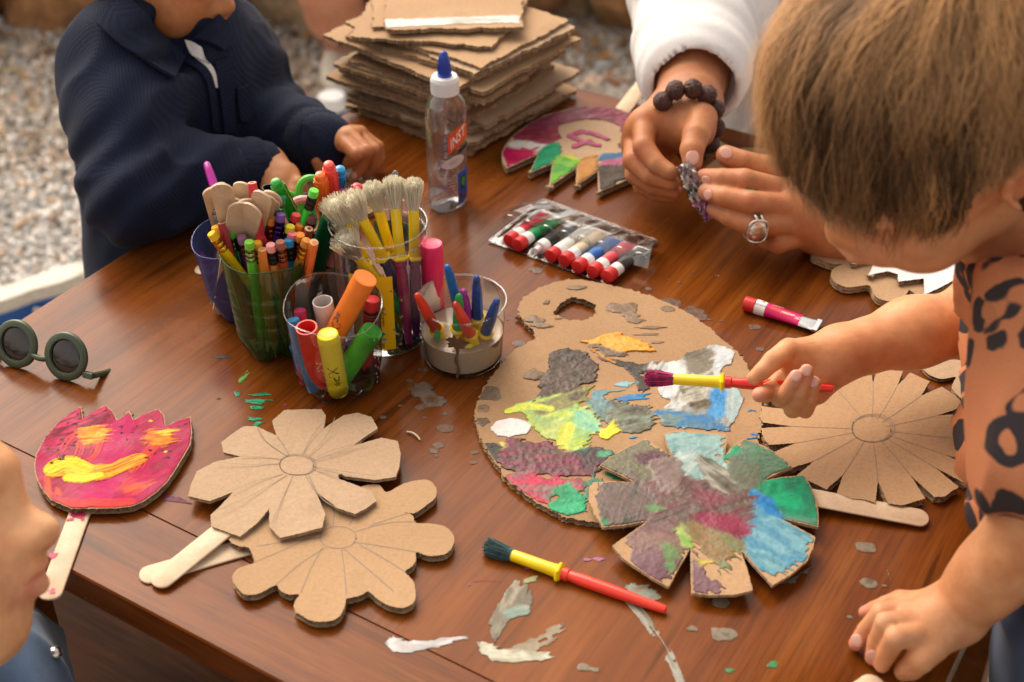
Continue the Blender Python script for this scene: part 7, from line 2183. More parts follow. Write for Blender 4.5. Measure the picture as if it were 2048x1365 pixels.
def head_tints(p, H, lip=(.50, .16, .12), st=.85, cheek=(.60, .25, .14)):
    t = [(p(sx * .17, .29, -.13), .11 * H, cheek, .35) for sx in (-1, 1)]
    for x in (-.075, -.04, 0, .04, .075):
        t.append((p(x, .40 - abs(x) * .6, -.240), .032 * H, lip, st)); t.append((p(x, .39 - abs(x) * .6, -.288), .034 * H, lip, st))
    for sx in (-1, 1):
        for q in (0, 1, 2): t.append((p(sx * (.07 + .06 * q), .375 - .02 * q, .105 + .006 * q), .026 * H, (.10, .05, .03), .7))
        t.append((p(sx * .385, -.04, -.01), .10 * H, (.62, .20, .11), .6))
    return t
def eyes(person, p, R, H, look=.0):
    for sx in (-1, 1):
        c = p(sx * .14, .325, .0)
        part('eye', ellipsoid(c, np.array([.058] * 3) * H, None, 18, 12), mat('eye_white', (.75, .72, .68), .2), person, angle=180)
        part('iris', ellipsoid(c + R @ np.array([0, .050, -.012]) * H, np.array([.030, .014, .030]) * H, R, 16, 8), mat('brown_iris', (.05, .022, .01), .15), person, angle=180)
def TZ(pts): return [T(x, y, z) for x, y, z in pts]
def DD(pts): return [DP(x, y, d) for x, y, d in pts]

# ------------------------------------------------------------------ child in the navy cardigan, left
SK_BOY = (.50, .225, .095)
X0 = DP(352, 250, 1.36)
boy = thing('person', 'child in a navy knitted cardigan standing at the left side of the table', 'person', (X0[0], X0[1], GZ))
lat = unit(np.array([.40, .92, 0])); frt = np.array([lat[1], -lat[0], 0])
nk = DP(338, 70, 1.335)
shN, shF = DP(246, 130, 1.275), DP(428, 118, 1.43)
elN, wrN = DP(266, 394, 1.225), T(524, 336, .034)
elF, wrF = DP(535, 262, 1.42), T(648, 287, .036)
pel = X0 + np.array([0, 0, -.20])
cg = Sdf()
ch = (shN + shF) / 2 + np.array([0, 0, -.03])
cg.cone(shN, shF, .050, .050, .05)
cg.cone(ch + lat * -.035, pel + lat * -.045, .078, .088, .06); cg.cone(ch + lat * .035, pel + lat * .045, .078, .088, .06)
cg.cone(nk, ch, .050, .065, .05)
cg.chain([shN, shN * .5 + elN * .5 + np.array([-.004, 0, .004]), elN], [.046, .043, .038], .03)
cg.chain([elN, elN * .5 + wrN * .5 + np.array([0, .004, .004]), wrN], [.039, .034, .0275], .02)
cg.chain([shF, elF], [.048, .042], .03); cg.chain([elF, elF * .5 + wrF * .5, wrF], [.042, .038, .030], .02)
aN = unit(wrN - elN); aF = unit(wrF - elF)
cg.cone(wrN - aN * .030, wrN - aN * .002, .0285, .0270, .004); cg.cone(wrF - aF * .025, wrF, .030, .029, .004)
_f1 = folds(.0058, 21, 48); _f2 = folds(.0085, 14, 0)
armd = unit(elN - shN)
def boy_disp(P):
    # folds gather round the elbows
    w = np.exp(-(np.linalg.norm(P - elN, axis=-1) / .085) ** 2) + np.exp(-(np.linalg.norm(P - elF, axis=-1) / .08) ** 2)
    ring = -.0035 * np.sin((P @ unit(armd * .7 + aN * .5)) * 210 + 4 * vn3(P, 16)) * np.clip(w, 0, 1)
    cuff = np.zeros(P.shape[:-1])
    for c, a in ((wrN, aN), (wrF, aF)):
        l = (P - c) @ a; near = np.linalg.norm(P - c, axis=-1) < .055
        cuff = cuff + np.where(near & (l > -.026), .0022, 0)
    return _f1(P) * (.5 + .8 * np.clip(w, 0, 1)) + ring + cuff
cg.ell(DP(352, 84, 1.262), (.030, .030, .030), None, .012, True)
cg.disp = boy_disp
M_NAVY = cloth_mat('navy_knit', (.0075, .0125, .034), rib=(130, (.5, .35, .2)), ribb=.35, weave=700, sheen=.03, warp=5.5)
M_NAVYF = cloth_mat('navy_fine_knit', (.0075, .0125, .033), rib=(150, (.3, .9, .7)), ribb=.4, sheen=.03, warp=1.0)
cgc = Sdf(); cgc.p = cg.p; cgc.disp = cg.disp
cg.cut(wrN, aN * 1.0) if False else None
def cap_cut(P):
    d = boy_disp(P)
    return d
cg.disp = cap_cut
sdf_part(boy, 'cardigan', cg, .0032, M_NAVY)
# collar, button band and pocket follow the knit
cl_in = [(251, 1), (290, 40), (332, 80), (362, 105), (378, 117)]
cl_mid = [(222, 22), (262, 72), (310, 112), (350, 135), (366, 138)]
cl_out = [(197, 55), (238, 92), (285, 125), (322, 150), (342, 163)]
part('collar', shell(ondress(cgc, [cl_in, cl_mid, cl_out], .0055, 18), .0028), M_NAVYF, boy, angle=60)
part('collar', shell(ondress(cgc, [[(396, 76), (420, 90), (440, 105)], [(412, 55), (440, 75), (456, 95)], [(430, 35), (452, 60), (462, 90)]], .0055, 12), .0028), M_NAVYF, boy, angle=60)
part('button_band', shell(ondress(cgc, [[(380, 119), (398, 124), (412, 138), (424, 165), (430, 215), (436, 262)], [(372, 128), (388, 138), (402, 152), (412, 175), (418, 215), (424, 262)]], .0028, 22), .0018), M_NAVYF, boy, angle=60)
part('button_band', shell(ondress(cgc, [[(426, 124), (432, 160), (438, 200), (443, 240), (446, 266)], [(461, 114), (463, 160), (464, 200), (466, 240), (468, 266)]], .0030, 18), .0018), M_NAVYF, boy, angle=60)
part('pocket', shell(ondress(cgc, [[(470, 176), (482, 174), (494, 168)], [(472, 205), (484, 205), (498, 200)], [(476, 240), (486, 242), (500, 238)]], .0030, 10), .0024), M_NAVY, boy, angle=60)
for w, a, r in ((wrN, aN, .0282), (wrF, aF, .0300)):          # ribbed cuffs
    gs = []; x, y, z = basis(a)
    n = 64; V = []
    for l, rr in ((-.030, r + .0008), (-.028, r + .0020), (-.004, r + .0012), (.0015, r - .0010), (.0010, r - .006), (-.010, r - .009)):
        for j in range(n):
            t = 2 * PI * j / n; q = rr + (.0007 if j % 2 else -.0003)
            V.append(w + a * l + (x * math.cos(t) + y * math.sin(t)) * q)
    part('cuff', (np.array(V), tri_quads(6, n, True)), M_NAVYF, boy, angle=180)
# shirt collar
M_SHIRT = cloth_mat('white_cotton', (.74, .70, .67), .06, sheen=.05)
part('shirt_collar', shell(ondress(cgc, [[(374, 82), (394, 88), (409, 104)], [(380, 98), (397, 106), (410, 118)], [(390, 112), (402, 120), (414, 130)]], .0065, 12), .0016), M_SHIRT, boy, angle=60)
part('shirt_front', shell(ondress(cgc, [[(392, 116), (408, 132), (420, 152), (428, 176)], [(404, 112), (418, 128), (428, 148), (432, 176)]], .0022, 12), .0015), M_SHIRT, boy, angle=60)
# trousers
tr = Sdf()
for sx in (-1, 1):
    hip = pel + lat * sx * .05; kn = hip + np.array([0, 0, -.22]); an = np.array([kn[0], kn[1], GZ + .05])
    tr.chain([hip, kn, an], [.075, .055, .045], .03)
sdf_part(boy, 'trousers', tr, .006, cloth_mat('dark_denim', (.03, .045, .08), weave=600))
for sx in (-1, 1):
    q = pel + lat * sx * .05; part('shoe', ellipsoid((q[0] + frt[0] * .03, q[1] + frt[1] * .03, GZ + .035), (.045, .085, .036), rotm(frt, (0, 0, 1)), 18, 10), M_SOLE, boy)
# head, neck and hands: one skin
hb = Sdf(); Hb = .184
fw = unit(np.array([.90, -.36, -.20])); Rb = rotm(fw, (.25, -.05, 1))
cb = DP(461, 16, 1.300) - Rb @ np.array([0, .445, -.12]) * Hb
pb = head(hb, cb, Rb, Hb, nose=.90, low=.76, cheeks=1.14, neck=nk + np.array([0, 0, -.03]), rneck=.19)
h1 = Sdf()
hand(h1, wrN, .02, [(wrN - aN * .04, wrN + aN * .004, .020, .0195), (wrN, T(572, 352, .036), .0185, .0125), (wrN, T(566, 370, .032), .0180, .0125), (wrN, T(556, 384, .028), .0170, .0115)],
     [(TZ([(574, 352, .036), (596, 372, .034), (604, 392, .022), (606, 404, .010)]), [.0092, .0078, .0070, .0058]),
      (TZ([(568, 364, .033), (588, 388, .030), (594, 404, .018), (594, 414, .009)]), [.0090, .0078, .0070, .0060]),
      (TZ([(560, 376, .030), (574, 398, .026), (578, 412, .016), (577, 420, .008)]), [.0086, .0074, .0066, .0056]),
      (TZ([(552, 386, .026), (560, 404, .021), (562, 416, .013), (561, 422, .008)]), [.0076, .0066, .0058, .0050]),
      (TZ([(548, 372, .030), (585, 398, .022), (603, 414, .010)]), [.0100, .0085, .0064])])
h2 = Sdf()
hand(h2, wrF, .02, [(wrF - aF * .04, wrF + aF * .004, .021, .0195), (wrF, T(686, 282, .046), .0150, .0088), (wrF, T(703, 273, .048), .0150, .0090), (wrF, T(714, 269, .043), .0145, .0086), (wrF, T(720, 267, .035), .0135, .0078), (wrF, T(652, 304, .034), .0125, .0105)],
     [(TZ([(686, 284, .047), (713, 309, .044), (695, 326, .024), (674, 338, .010)]), [.0076, .0066, .0056, .0046]),
      (TZ([(703, 275, .049), (733, 303, .044), (723, 333, .023), (706, 358, .007)]), [.0076, .0066, .0056, .0046]),
      (TZ([(715, 270, .043), (748, 300, .036), (746, 328, .020), (730, 349, .007)]), [.0072, .0062, .0054, .0044]),
      (TZ([(722, 268, .034), (757, 293, .025), (761, 315, .014), (752, 332, .007)]), [.0062, .0054, .0046, .0040]),
      (TZ([(648, 300, .036), (640, 322, .028), (646, 346, .017), (655, 360, .008)]), [.0100, .0080, .0066, .0052])], .010, .0012)
body_part(boy, [(hb, .0028), (h1, .0017), (h2, .0017)], SK_BOY, head_tints(pb, Hb, lip=(.46, .15, .11)) + [(T(676, 336, .011), .010, (.60, .27, .17), .6), (T(707, 356, .008), .010, (.62, .30, .2), .6), (T(713, 311, .044), .012, (.40, .16, .08), .5)])
nail(boy, h2, (708, 352), (706, 362), .0042, .0036)
eyes(boy, pb, Rb, Hb)
hr = Sdf(); hr.ell(pb(0, -.10, .16), np.array([.395, .455, .40]) * Hb, Rb, .01); hr.ell(pb(0, .42, -.12), np.array([.40, .36, .30]) * Hb, Rb, .02, True)
hr.disp = folds(.004, 60)
M_DKHAIR = mat('dark_hair', (.022, .012, .008), .45, bump=.5, bscale=300, bdist=.002)
sdf_part(boy, 'hair', hr, .004, M_DKHAIR)
# ------------------------------------------------------------------ adult in white at the back right: two hands, sleeve, bracelet
SK_MAN = (.47, .20, .085)
Xm = DP(1640, 60, 1.56)
man = thing('person', 'adult in a white linen shirt behind the table, peeling a crumpled paint tube', 'person', (Xm[0], Xm[1], GZ))
mh = Sdf()
elM, wrM = DP(1402, 20, 1.42), DP(1376, 214, 1.285)
mh.cone(elM, elM * .45 + wrM * .55, .040, .037, .02); mh.cone(elM * .45 + wrM * .55, wrM, .037, .0285, .02)
hand(mh, wrM, .03, [(wrM, DP(1368, 250, 1.262), .0270, .0260), (wrM, DP(1292, 246, 1.252), .024, .0150), (wrM, DP(1278, 272, 1.262), .023, .0150), (wrM, DP(1276, 300, 1.276), .022, .0145), (wrM, DP(1284, 324, 1.29), .020, .013), (wrM, DP(1396, 262, 1.238), .022, .0155)],
     [(DD([(1290, 244, 1.250), (1287, 294, 1.232), (1313, 328, 1.224), (1340, 345, 1.218)]), [0.0113, 0.0097, 0.0085, 0.0072]),
      (DD([(1274, 272, 1.262), (1266, 322, 1.246), (1300, 353, 1.236), (1344, 366, 1.228)]), [0.0113, 0.0095, 0.0085, 0.0072]),
      (DD([(1272, 302, 1.278), (1270, 350, 1.260), (1306, 373, 1.250), (1350, 384, 1.240)]), [0.0106, 0.0090, 0.0081, 0.0068]),
      (DD([(1282, 326, 1.290), (1284, 372, 1.274), (1312, 387, 1.264), (1346, 393, 1.254)]), [0.0094, 0.0081, 0.0072, 0.0059]),
      (DD([(1402, 238, 1.240), (1392, 272, 1.222), (1384, 300, 1.214), (1385, 326, 1.212)]), [0.0149, 0.0121, 0.0106, 0.0088])], .014, .0014)
ml_ = Sdf()
wrL = DP(1690, 462, 1.225); elL = DP(1900, 400, 1.40)
ml_.cone(elL, wrL, .042, .029, .02)
hand(ml_, wrL, .03, [(wrL, DP(1572, 388, 1.205), .0255, .0150), (wrL, DP(1588, 415, 1.198), .0255, .0155), (wrL, DP(1594, 442, 1.200), .0245, .0148), (wrL, DP(1604, 466, 1.210), .022, .0135), (wrL, DP(1585, 345, 1.232), .0210, .0150)],
     [(DD([(1568, 384, 1.204), (1488, 361, 1.186), (1444, 357, 1.192), (1408, 354, 1.204)]), [0.0115, 0.0101, 0.0086, 0.0072]),
      (DD([(1584, 415, 1.196), (1498, 405, 1.176), (1450, 394, 1.184), (1412, 384, 1.198)]), [0.0119, 0.0103, 0.0088, 0.0074]),
      (DD([(1592, 445, 1.198), (1506, 452, 1.180), (1462, 436, 1.188), (1428, 418, 1.204)]), [0.0112, 0.0099, 0.0086, 0.0072]),
      (DD([(1604, 470, 1.208), (1556, 488, 1.196), (1520, 478, 1.212), (1502, 462, 1.224)]), [0.0101, 0.0088, 0.0076, 0.0065]),
      (DD([(1588, 340, 1.236), (1524, 336, 1.216), (1484, 325, 1.212), (1452, 311, 1.212)]), [0.0140, 0.0115, 0.0104, 0.0090])], .014, .0014)
hm_ = Sdf(); Hm = .235; Rm = rotm((-.35, -.80, -.50), (0, -.3, 1)); cm = DP(1560, -330, 1.44)
pm_ = head(hm_, cm, Rm, Hm, cheeks=.9, neck=DP(1665, -160, 1.56), rneck=.22)
tm = head_tints(pm_, Hm) + [(DP(1502, 377, 1.172), .0042, (.05, .42, .22), .9), (DP(1506, 380, 1.172), .0026, (.04, .45, .24), .9), (DP(1452, 330, 1.20), .0035, (.25, .36, .24), .5), (DP(1304, 338, 1.215), .004, (.2, .36, .22), .4)]
for q in ((1488, 361, 1.174), (1498, 405, 1.164), (1506, 452, 1.168), (1287, 294, 1.220), (1266, 322, 1.234)): tm.append((DP(*q), .012, (.46, .17, .09), .55))
for q in ((1410, 354, 1.20), (1414, 384, 1.19), (1430, 418, 1.20), (1385, 322, 1.205), (1450, 312, 1.205)): tm.append((DP(*q), .011, (.56, .26, .17), .6))
for t in np.linspace(0, 1, 5): tm.append((elM * (1 - t) + wrM * t * .9 + elM * t * .1, .055, (.27, .12, .06), .55))
body_part(man, [(hm_, .004), (mh, .0018), (ml_, .0018)], SK_MAN, tm)
nail(man, mh, (1385, 316), (1384, 334), .0068, .0058)
nail(man, ml_, (1452, 306), (1436, 300), .0060, .0050)
nail(man, ml_, (1412, 362), (1398, 366), .0050, .0044)
nail(man, ml_, (1416, 390), (1404, 392), .0050, .0044)
eyes(man, pm_, Rm, Hm)
hr = Sdf(); hr.ell(pm_(0, -.09, .16), np.array([.39, .45, .40]) * Hm, Rm, .01); hr.ell(pm_(0, .42, -.10), np.array([.40, .36, .30]) * Hm, Rm, .02, True); hr.disp = folds(.005, 60)
sdf_part(man, 'hair', hr, .005, M_DKHAIR)
# shirt
M_LINEN = cloth_mat('white_linen', (.80, .77, .755), .04, weave=1100, wb=.35, sheen=.05, big=.12)
st = Sdf()
shR, shL = DP(1455, -170, 1.60), DP(1890, -120, 1.66)
ctr = DP(1660, 40, 1.60); wst = ctr + np.array([0.02, .02, -.36])
st.cone(shR, shL, .066, .066, .05); st.cone(DP(1585, -60, 1.585), wst + np.array([-.06, 0, 0]), .112, .125, .06); st.cone(DP(1740, -60, 1.60), wst + np.array([.06, 0, 0]), .112, .125, .06)
st.cone(DP(1660, -180, 1.58), ctr, .06, .09, .05)
mid = DP(1394, 4, 1.44)
st.chain([shR, mid, DP(1388, 75, 1.375)], [.072, .064, .058], .03)
cfa, cfb = DP(1385, 70, 1.380), DP(1388, 134, 1.335)
st.cone(cfa, cfb, .0545, .0515, .008)
st.chain([shL, DP(1930, 150, 1.52), elL * .6 + wrL * .4], [.072, .062, .054], .03)
_fm = folds(.017, 13, 34)
cfd = unit(cfb - cfa)
def shirt_disp(P):
    l = (P - cfb) @ cfd; near = np.linalg.norm(P - cfb, axis=-1) < .12
    band = np.where(near & (l > -.050), -.0045, 0) + np.where(near & (l > -.053) & (l < -.047), .003, 0)
    return _fm(P) * np.where(near, .0, 1.0) + band + np.where(near, .0006 * np.sin(l * 300 + 5 * vn3(P, 20)), 0)
st.disp = shirt_disp
st.ell(cfb + cfd * .030, (.0425, .0425, .0425), None, .006, True)      # the open end of the rolled sleeve
sdf_part(man, 'shirt', st, .0042, M_LINEN)
pl = Sdf(); pl.p = st.p; pl.disp = st.disp
part('placket', shell(ondress(pl, [[(1560, 0), (1575, 80), (1590, 180), (1600, 280)], [(1600, 0), (1612, 80), (1622, 180), (1630, 280)]], .003, 16), .002), M_LINEN, man, angle=60)
q = [pl.hit(x, y) for x, y in ((1626, -30), (1624, 0), (1622, 30), (1618, 64), (1612, 90))]
part('necklace', tube(catmull([a[0] + a[1] * .003 for a in q], 8), .0016, 6), mat('grey_cord', (.16, .14, .12), .6, bump=.6, bscale=600), man)
# lower part
tr = Sdf()
for sx in (-1, 1):
    hp = wst + np.array([sx * .08, 0, 0]); tr.chain([hp, hp + np.array([0, -.02, -.30]), np.array([hp[0], hp[1], GZ + .03])], [.105, .075, .055], .03)
sdf_part(man, 'trousers', tr, .009, cloth_mat('sand_cloth', (.30, .25, .19), weave=700))
# bracelet of dark rough beads
M_BEAD = mat('dark_seed_bead', (.085, .030, .022), .5, var=.6, vscale=500, bump=1.0, bscale=420, bdist=.003)
def bead(c, r, seed):
    V, F = ellipsoid((0, 0, 0), (1, 1, 1), None, 22, 15)
    n = vn3(V + seed * 1.7 + 5, 5.5); V = V * (1 + .22 * (1 - np.abs(2 * n - 1))[:, None] - .10)
    V = V @ rand_rots(1, np.random.RandomState(seed))[0].T
    return V * r + c, F
bds = [(1312, 216, 1.262), (1326, 203, 1.240), (1351, 181, 1.236), (1386, 178, 1.236), (1414, 190, 1.240), (1430, 219, 1.248), (1431, 256, 1.258), (1420, 287, 1.268), (1400, 306, 1.282), (1372, 304, 1.30), (1345, 290, 1.31), (1322, 262, 1.30)]
brc = thing('bracelet', 'bracelet of dark rough beads round the wrist of the adult in white', 'bracelet', tuple(DP(1375, 215, 1.25)))
for k, b_ in enumerate(bds): part('bead', bead(DP(*b_), .0084, k), M_BEAD, brc, angle=180)
part('cord', tube(np.vstack([DD(bds), DD(bds[:1])]), .0014, 6), M_BEAD, brc)
# ring
M_SILVER = mat('worn_silver', (.62, .59, .55), .24, metal=1.0, bump=.2, bscale=300)
rr_ = thing('ring', 'big silver signet ring on a finger of the adult in white', 'ring', tuple(DP(1514, 462, 1.18)))
q = ml_.hit(1514, 462)
ra = unit(DP(1592, 445, 1.198) - DP(1506, 452, 1.180)); rc = q[0] - q[1] * .0105
x, y, z = basis(ra); a = np.linspace(0, 2 * PI, 40)
for off in (-.0028, .0028): part('band', tube(np.array([rc + ra * off + (x * math.cos(t) + y * math.sin(t)) * .0118 for t in a]), .0013, 8, caps=False), M_SILVER, rr_)
nn = q[1]; xx = unit(ra - nn * (ra @ nn)); yy = np.cross(nn, xx)
R3 = np.stack([xx, yy, nn], 1)
part('signet_plate', ellipsoid(q[0] + nn * .0022, (.0078, .0092, .0026), R3, 24, 12), M_SILVER, rr_)
part('signet_rim', tube(np.array([q[0] + nn * .0016 + xx * .0086 * math.copysign(abs(math.cos(t)) ** .7, math.cos(t)) + yy * .0100 * math.copysign(abs(math.sin(t)) ** .7, math.sin(t)) for t in a]), .0011, 8, caps=False), M_SILVER, rr_)
for s_ in (-1, 0, 1): part('claw', tube([q[0] + yy * -.009 + xx * .003 * s_, q[0] + yy * -.0135 + xx * .0026 * s_ - nn * .003], .0011, 6), M_SILVER, rr_) if False else part('claw', tube([q[0] - yy * .0095 * np.sign(yy @ _U) + xx * .0028 * s_ + nn * .001, q[0] - yy * .0145 * np.sign(yy @ _U) + xx * .0026 * s_ - nn * .002], .0011, 6), M_SILVER, rr_)
# silver cuff on the other wrist
cfw = unit(wrL - elL); cc = wrL - cfw * .012; x, y, z = basis(cfw)
cb_ = thing('bangle', 'braided silver bangle at the left wrist of the adult in white', 'bangle', tuple(cc))
for k in range(3):
    P = np.array([cc + cfw * (.003 * math.sin(9 * t + 2.1 * k)) + (x * math.cos(t) + y * math.sin(t)) * (.0325 + .001 * math.cos(9 * t + 2.1 * k)) for t in np.linspace(0, 2 * PI, 90)])
    part('strand', tube(P, .0024, 6, caps=False), M_SILVER, cb_)
# crumpled paint tube being peeled
crp = zc(1220, 120, .293, [(395, 700), (480, 688), (565, 735), (640, 850), (690, 980), (722, 1050), (690, 1112), (640, 1110), (560, 1050), (500, 960), (400, 880), (358, 810)])
cx_ = np.array(crp).mean(0)
ax0, ax1 = np.array([1366, 328]), np.array([1424, 438])
n1, n2 = 34, 16
rc_ = np.random.RandomState(31)
V, C = [], []
for layer in (0, 1):
    for i in range(n1):
        t = i / (n1 - 1); c = ax0 * (1 - t) + ax1 * t
        w = 34 * (1 - .35 * abs(2 * t - 1)) + 3 * rc_.randn()
        d = np.array([.88, -.47])
        for j in range(n2):
            u = j / (n2 - 1) * 2 - 1
            q = c + d * u * w * .62 + rc_.randn(2) * 1.1
            crease = .0045 * (abs(math.sin(t * 17 + u * 4)) - .5) + .0012 * rc_.randn()
            V.append(DP(q[0], q[1], 1.196 + .012 * layer * (1 - u * u) + crease + .010 * t))
            f = vnoise(np.array([t * 7.0 + layer * 9]), np.array([u * 3.0 + 5]), 2)[0]
            base = np.array((.62, .57, .54)) if f > .42 else (np.array((.14, .12, .11)) if f > .26 else np.array((.30, .27, .26)))
            if t > .62 and f < .62: base = np.array((.42, .17, .32))
            if t < .35 and f < .36: base = np.array((.44, .30, .36))
            C.append(base)
F = []
for layer in (0, 1): F += [tuple(x + layer * n1 * n2 for x in qd) for qd in tri_quads(n1, n2, False)]
V = np.array(V)
t_ = thing('crumpled_tube', 'crumpled grey and pink paint tube held between the hands of the adult in white', 'paint tube', tuple(V.mean(0)))
part('foil', (V, F), colour_mat('crumpled_foil', .22, .7, .2, 200, .001, coat=.6), t_, colors=np.array(C), angle=12)

# ------------------------------------------------------------------ child at the right, bending over the palette
SK_GIRL = (.61, .30, .145)
girl = thing('person', 'child with brown hair and an orange blotched top leaning over the palette with a brush', 'person', (DP(2120, 900, .84)[0], DP(2120, 900, .84)[1], GZ))
Hg = .198
_cw = lambda x, y, z: _R * x + _U * y - _F * z
fg = unit(_cw(-.73, -.669, -.142)); Rg = rotm(fg, _cw(-.54, .436, .719))
cg_ = DP(1858, 240, .80)
gb_ = Sdf()
nkG = DP(2075, 560, .86)
pg = head(gb_, cg_, Rg, Hg, low=.78, nose=.84, cheeks=1.1, neck=nkG, rneck=.18)
shLg, shRg = DP(2120, 640, .80), DP(2010, 560, 1.04)
elRg, wrRg = DP(1960, 640, 1.03), DP(1682, 706, .992)
gb2 = Sdf()
gb2.chain([shRg, elRg, elRg * .5 + wrRg * .5 + np.array([0, 0, .003]), wrRg], [.032, .0255, .0225, .0172], .02)
hand(gb2, wrRg, .02, [(wrRg + unit(elRg - wrRg) * .02, wrRg, .0178, .0165), (wrRg, DP(1576, 704, .978), .0150, .0088), (wrRg, DP(1590, 742, .985), .0155, .0095), (wrRg, DP(1616, 770, .985), .0150, .0095), (wrRg, DP(1634, 784, .985), .0135, .0090)],
     [(DD([(1578, 700, .978), (1546, 722, .968), (1526, 742, .966), (1508, 756, .966)]), [.0086, .0072, .0062, .0052]),
      (DD([(1566, 752, .990), (1544, 780, .980), (1530, 788, .968), (1519, 790, .960)]), [.0082, .0070, .0062, .0054]),
      (DD([(1584, 744, .990), (1560, 796, .976), (1574, 786, .958), (1592, 754, .950)]), [.0080, .0068, .0060, .0050]),
      (DD([(1604, 766, .992), (1586, 818, .974), (1602, 786, .956), (1613, 742, .952)]), [.0080, .0066, .0058, .0048]),
      (DD([(1626, 780, .990), (1610, 820, .976), (1620, 794, .960), (1630, 766, .956)]), [.0074, .0060, .0054, .0044])], .010, .0010)
wrLg, elLg = T(1912, 1226, .030), DP(2068, 1060, .80)
gb3 = Sdf()
gb3.chain([shLg, DP(2110, 860, .775), elLg, elLg * .5 + wrLg * .5, wrLg], [.034, .027, .0222, .0190, .0157], .02)
hand(gb3, wrLg, .02, [(wrLg + unit(elLg - wrLg) * .02, wrLg, .0178, .0160), (wrLg, T(1804, 1204, .022), .0130, .0074), (wrLg, T(1814, 1226, .029), .0140, .0082), (wrLg, T(1824, 1250, .031), .0140, .0084), (wrLg, T(1838, 1276, .028), .0140, .0084), (wrLg, T(1862, 1290, .024), .0130, .0100)],
     [(TZ([(1800, 1200, .022), (1772, 1210, .020), (1748, 1219, .012), (1730, 1225, .006)]), [.0064, .0056, .0050, .0042]),
      (TZ([(1806, 1220, .029), (1762, 1226, .029), (1732, 1260, .015), (1712, 1288, .006)]), [.0070, .0062, .0054, .0046]),
      (TZ([(1816, 1244, .033), (1772, 1246, .034), (1754, 1284, .018), (1745, 1316, .006)]), [.0074, .0066, .0058, .0048]),
      (TZ([(1832, 1270, .032), (1792, 1276, .034), (1774, 1306, .019), (1764, 1330, .007)]), [.0076, .0068, .0060, .0050]),
      (TZ([(1864, 1292, .025), (1840, 1318, .022), (1822, 1336, .014), (1808, 1344, .007)]), [.0102, .0086, .0074, .0060])], .010, .0010)
tg = head_tints(pg, Hg, lip=(.62, .22, .18), cheek=(.70, .33, .20))
for q in ((1713, 1287, .007), (1746, 1314, .007), (1735, 1225, .008)): tg.append((T(*q), .010, (.72, .30, .24), .65))
for q in ((1754, 1228, .034), (1768, 1246, .04), (1786, 1278, .04)): tg.append((T(*q), .010, (.66, .38, .24), .4))
for q in ((1592, 752, .945), (1612, 744, .947), (1520, 788, .955)): tg.append((DP(*q), .008, (.72, .33, .26), .6))
tg.append((wrRg, .014, (.48, .22, .12), .35)); tg.append((T(1900, 1236, .045), .012, (.50, .24, .13), .3))
body_part(girl, [(gb_, .003), (gb2, .0016), (gb3, .0016)], SK_GIRL, tg)
for a, b_ in (((1713, 1282), (1711, 1290)), ((1746, 1312), (1744, 1322))): nail(girl, gb3, a, b_, .0042, .0038)
for a, b_ in (((1593, 752), (1596, 744)), ((1613, 742), (1615, 734)), ((1627, 764), (1629, 757))): nail(girl, gb2, a, b_, .0042, .0038)
# the brush she holds
b, t = DP(1668, 778, .972), DP(1286, 755, .995)
paint_brush(b, t, '#dc2a1e', 'red brush with yellow ferrule and magenta tip, held over the palette by the child', None, bris=(.021, .0036, .0058), fer=.036, bm=mat('magenta_loaded_bristle', (.42, .02, .12), .35, var=.6, vscale=220), seed=9, n=420, hand_r=.0042)
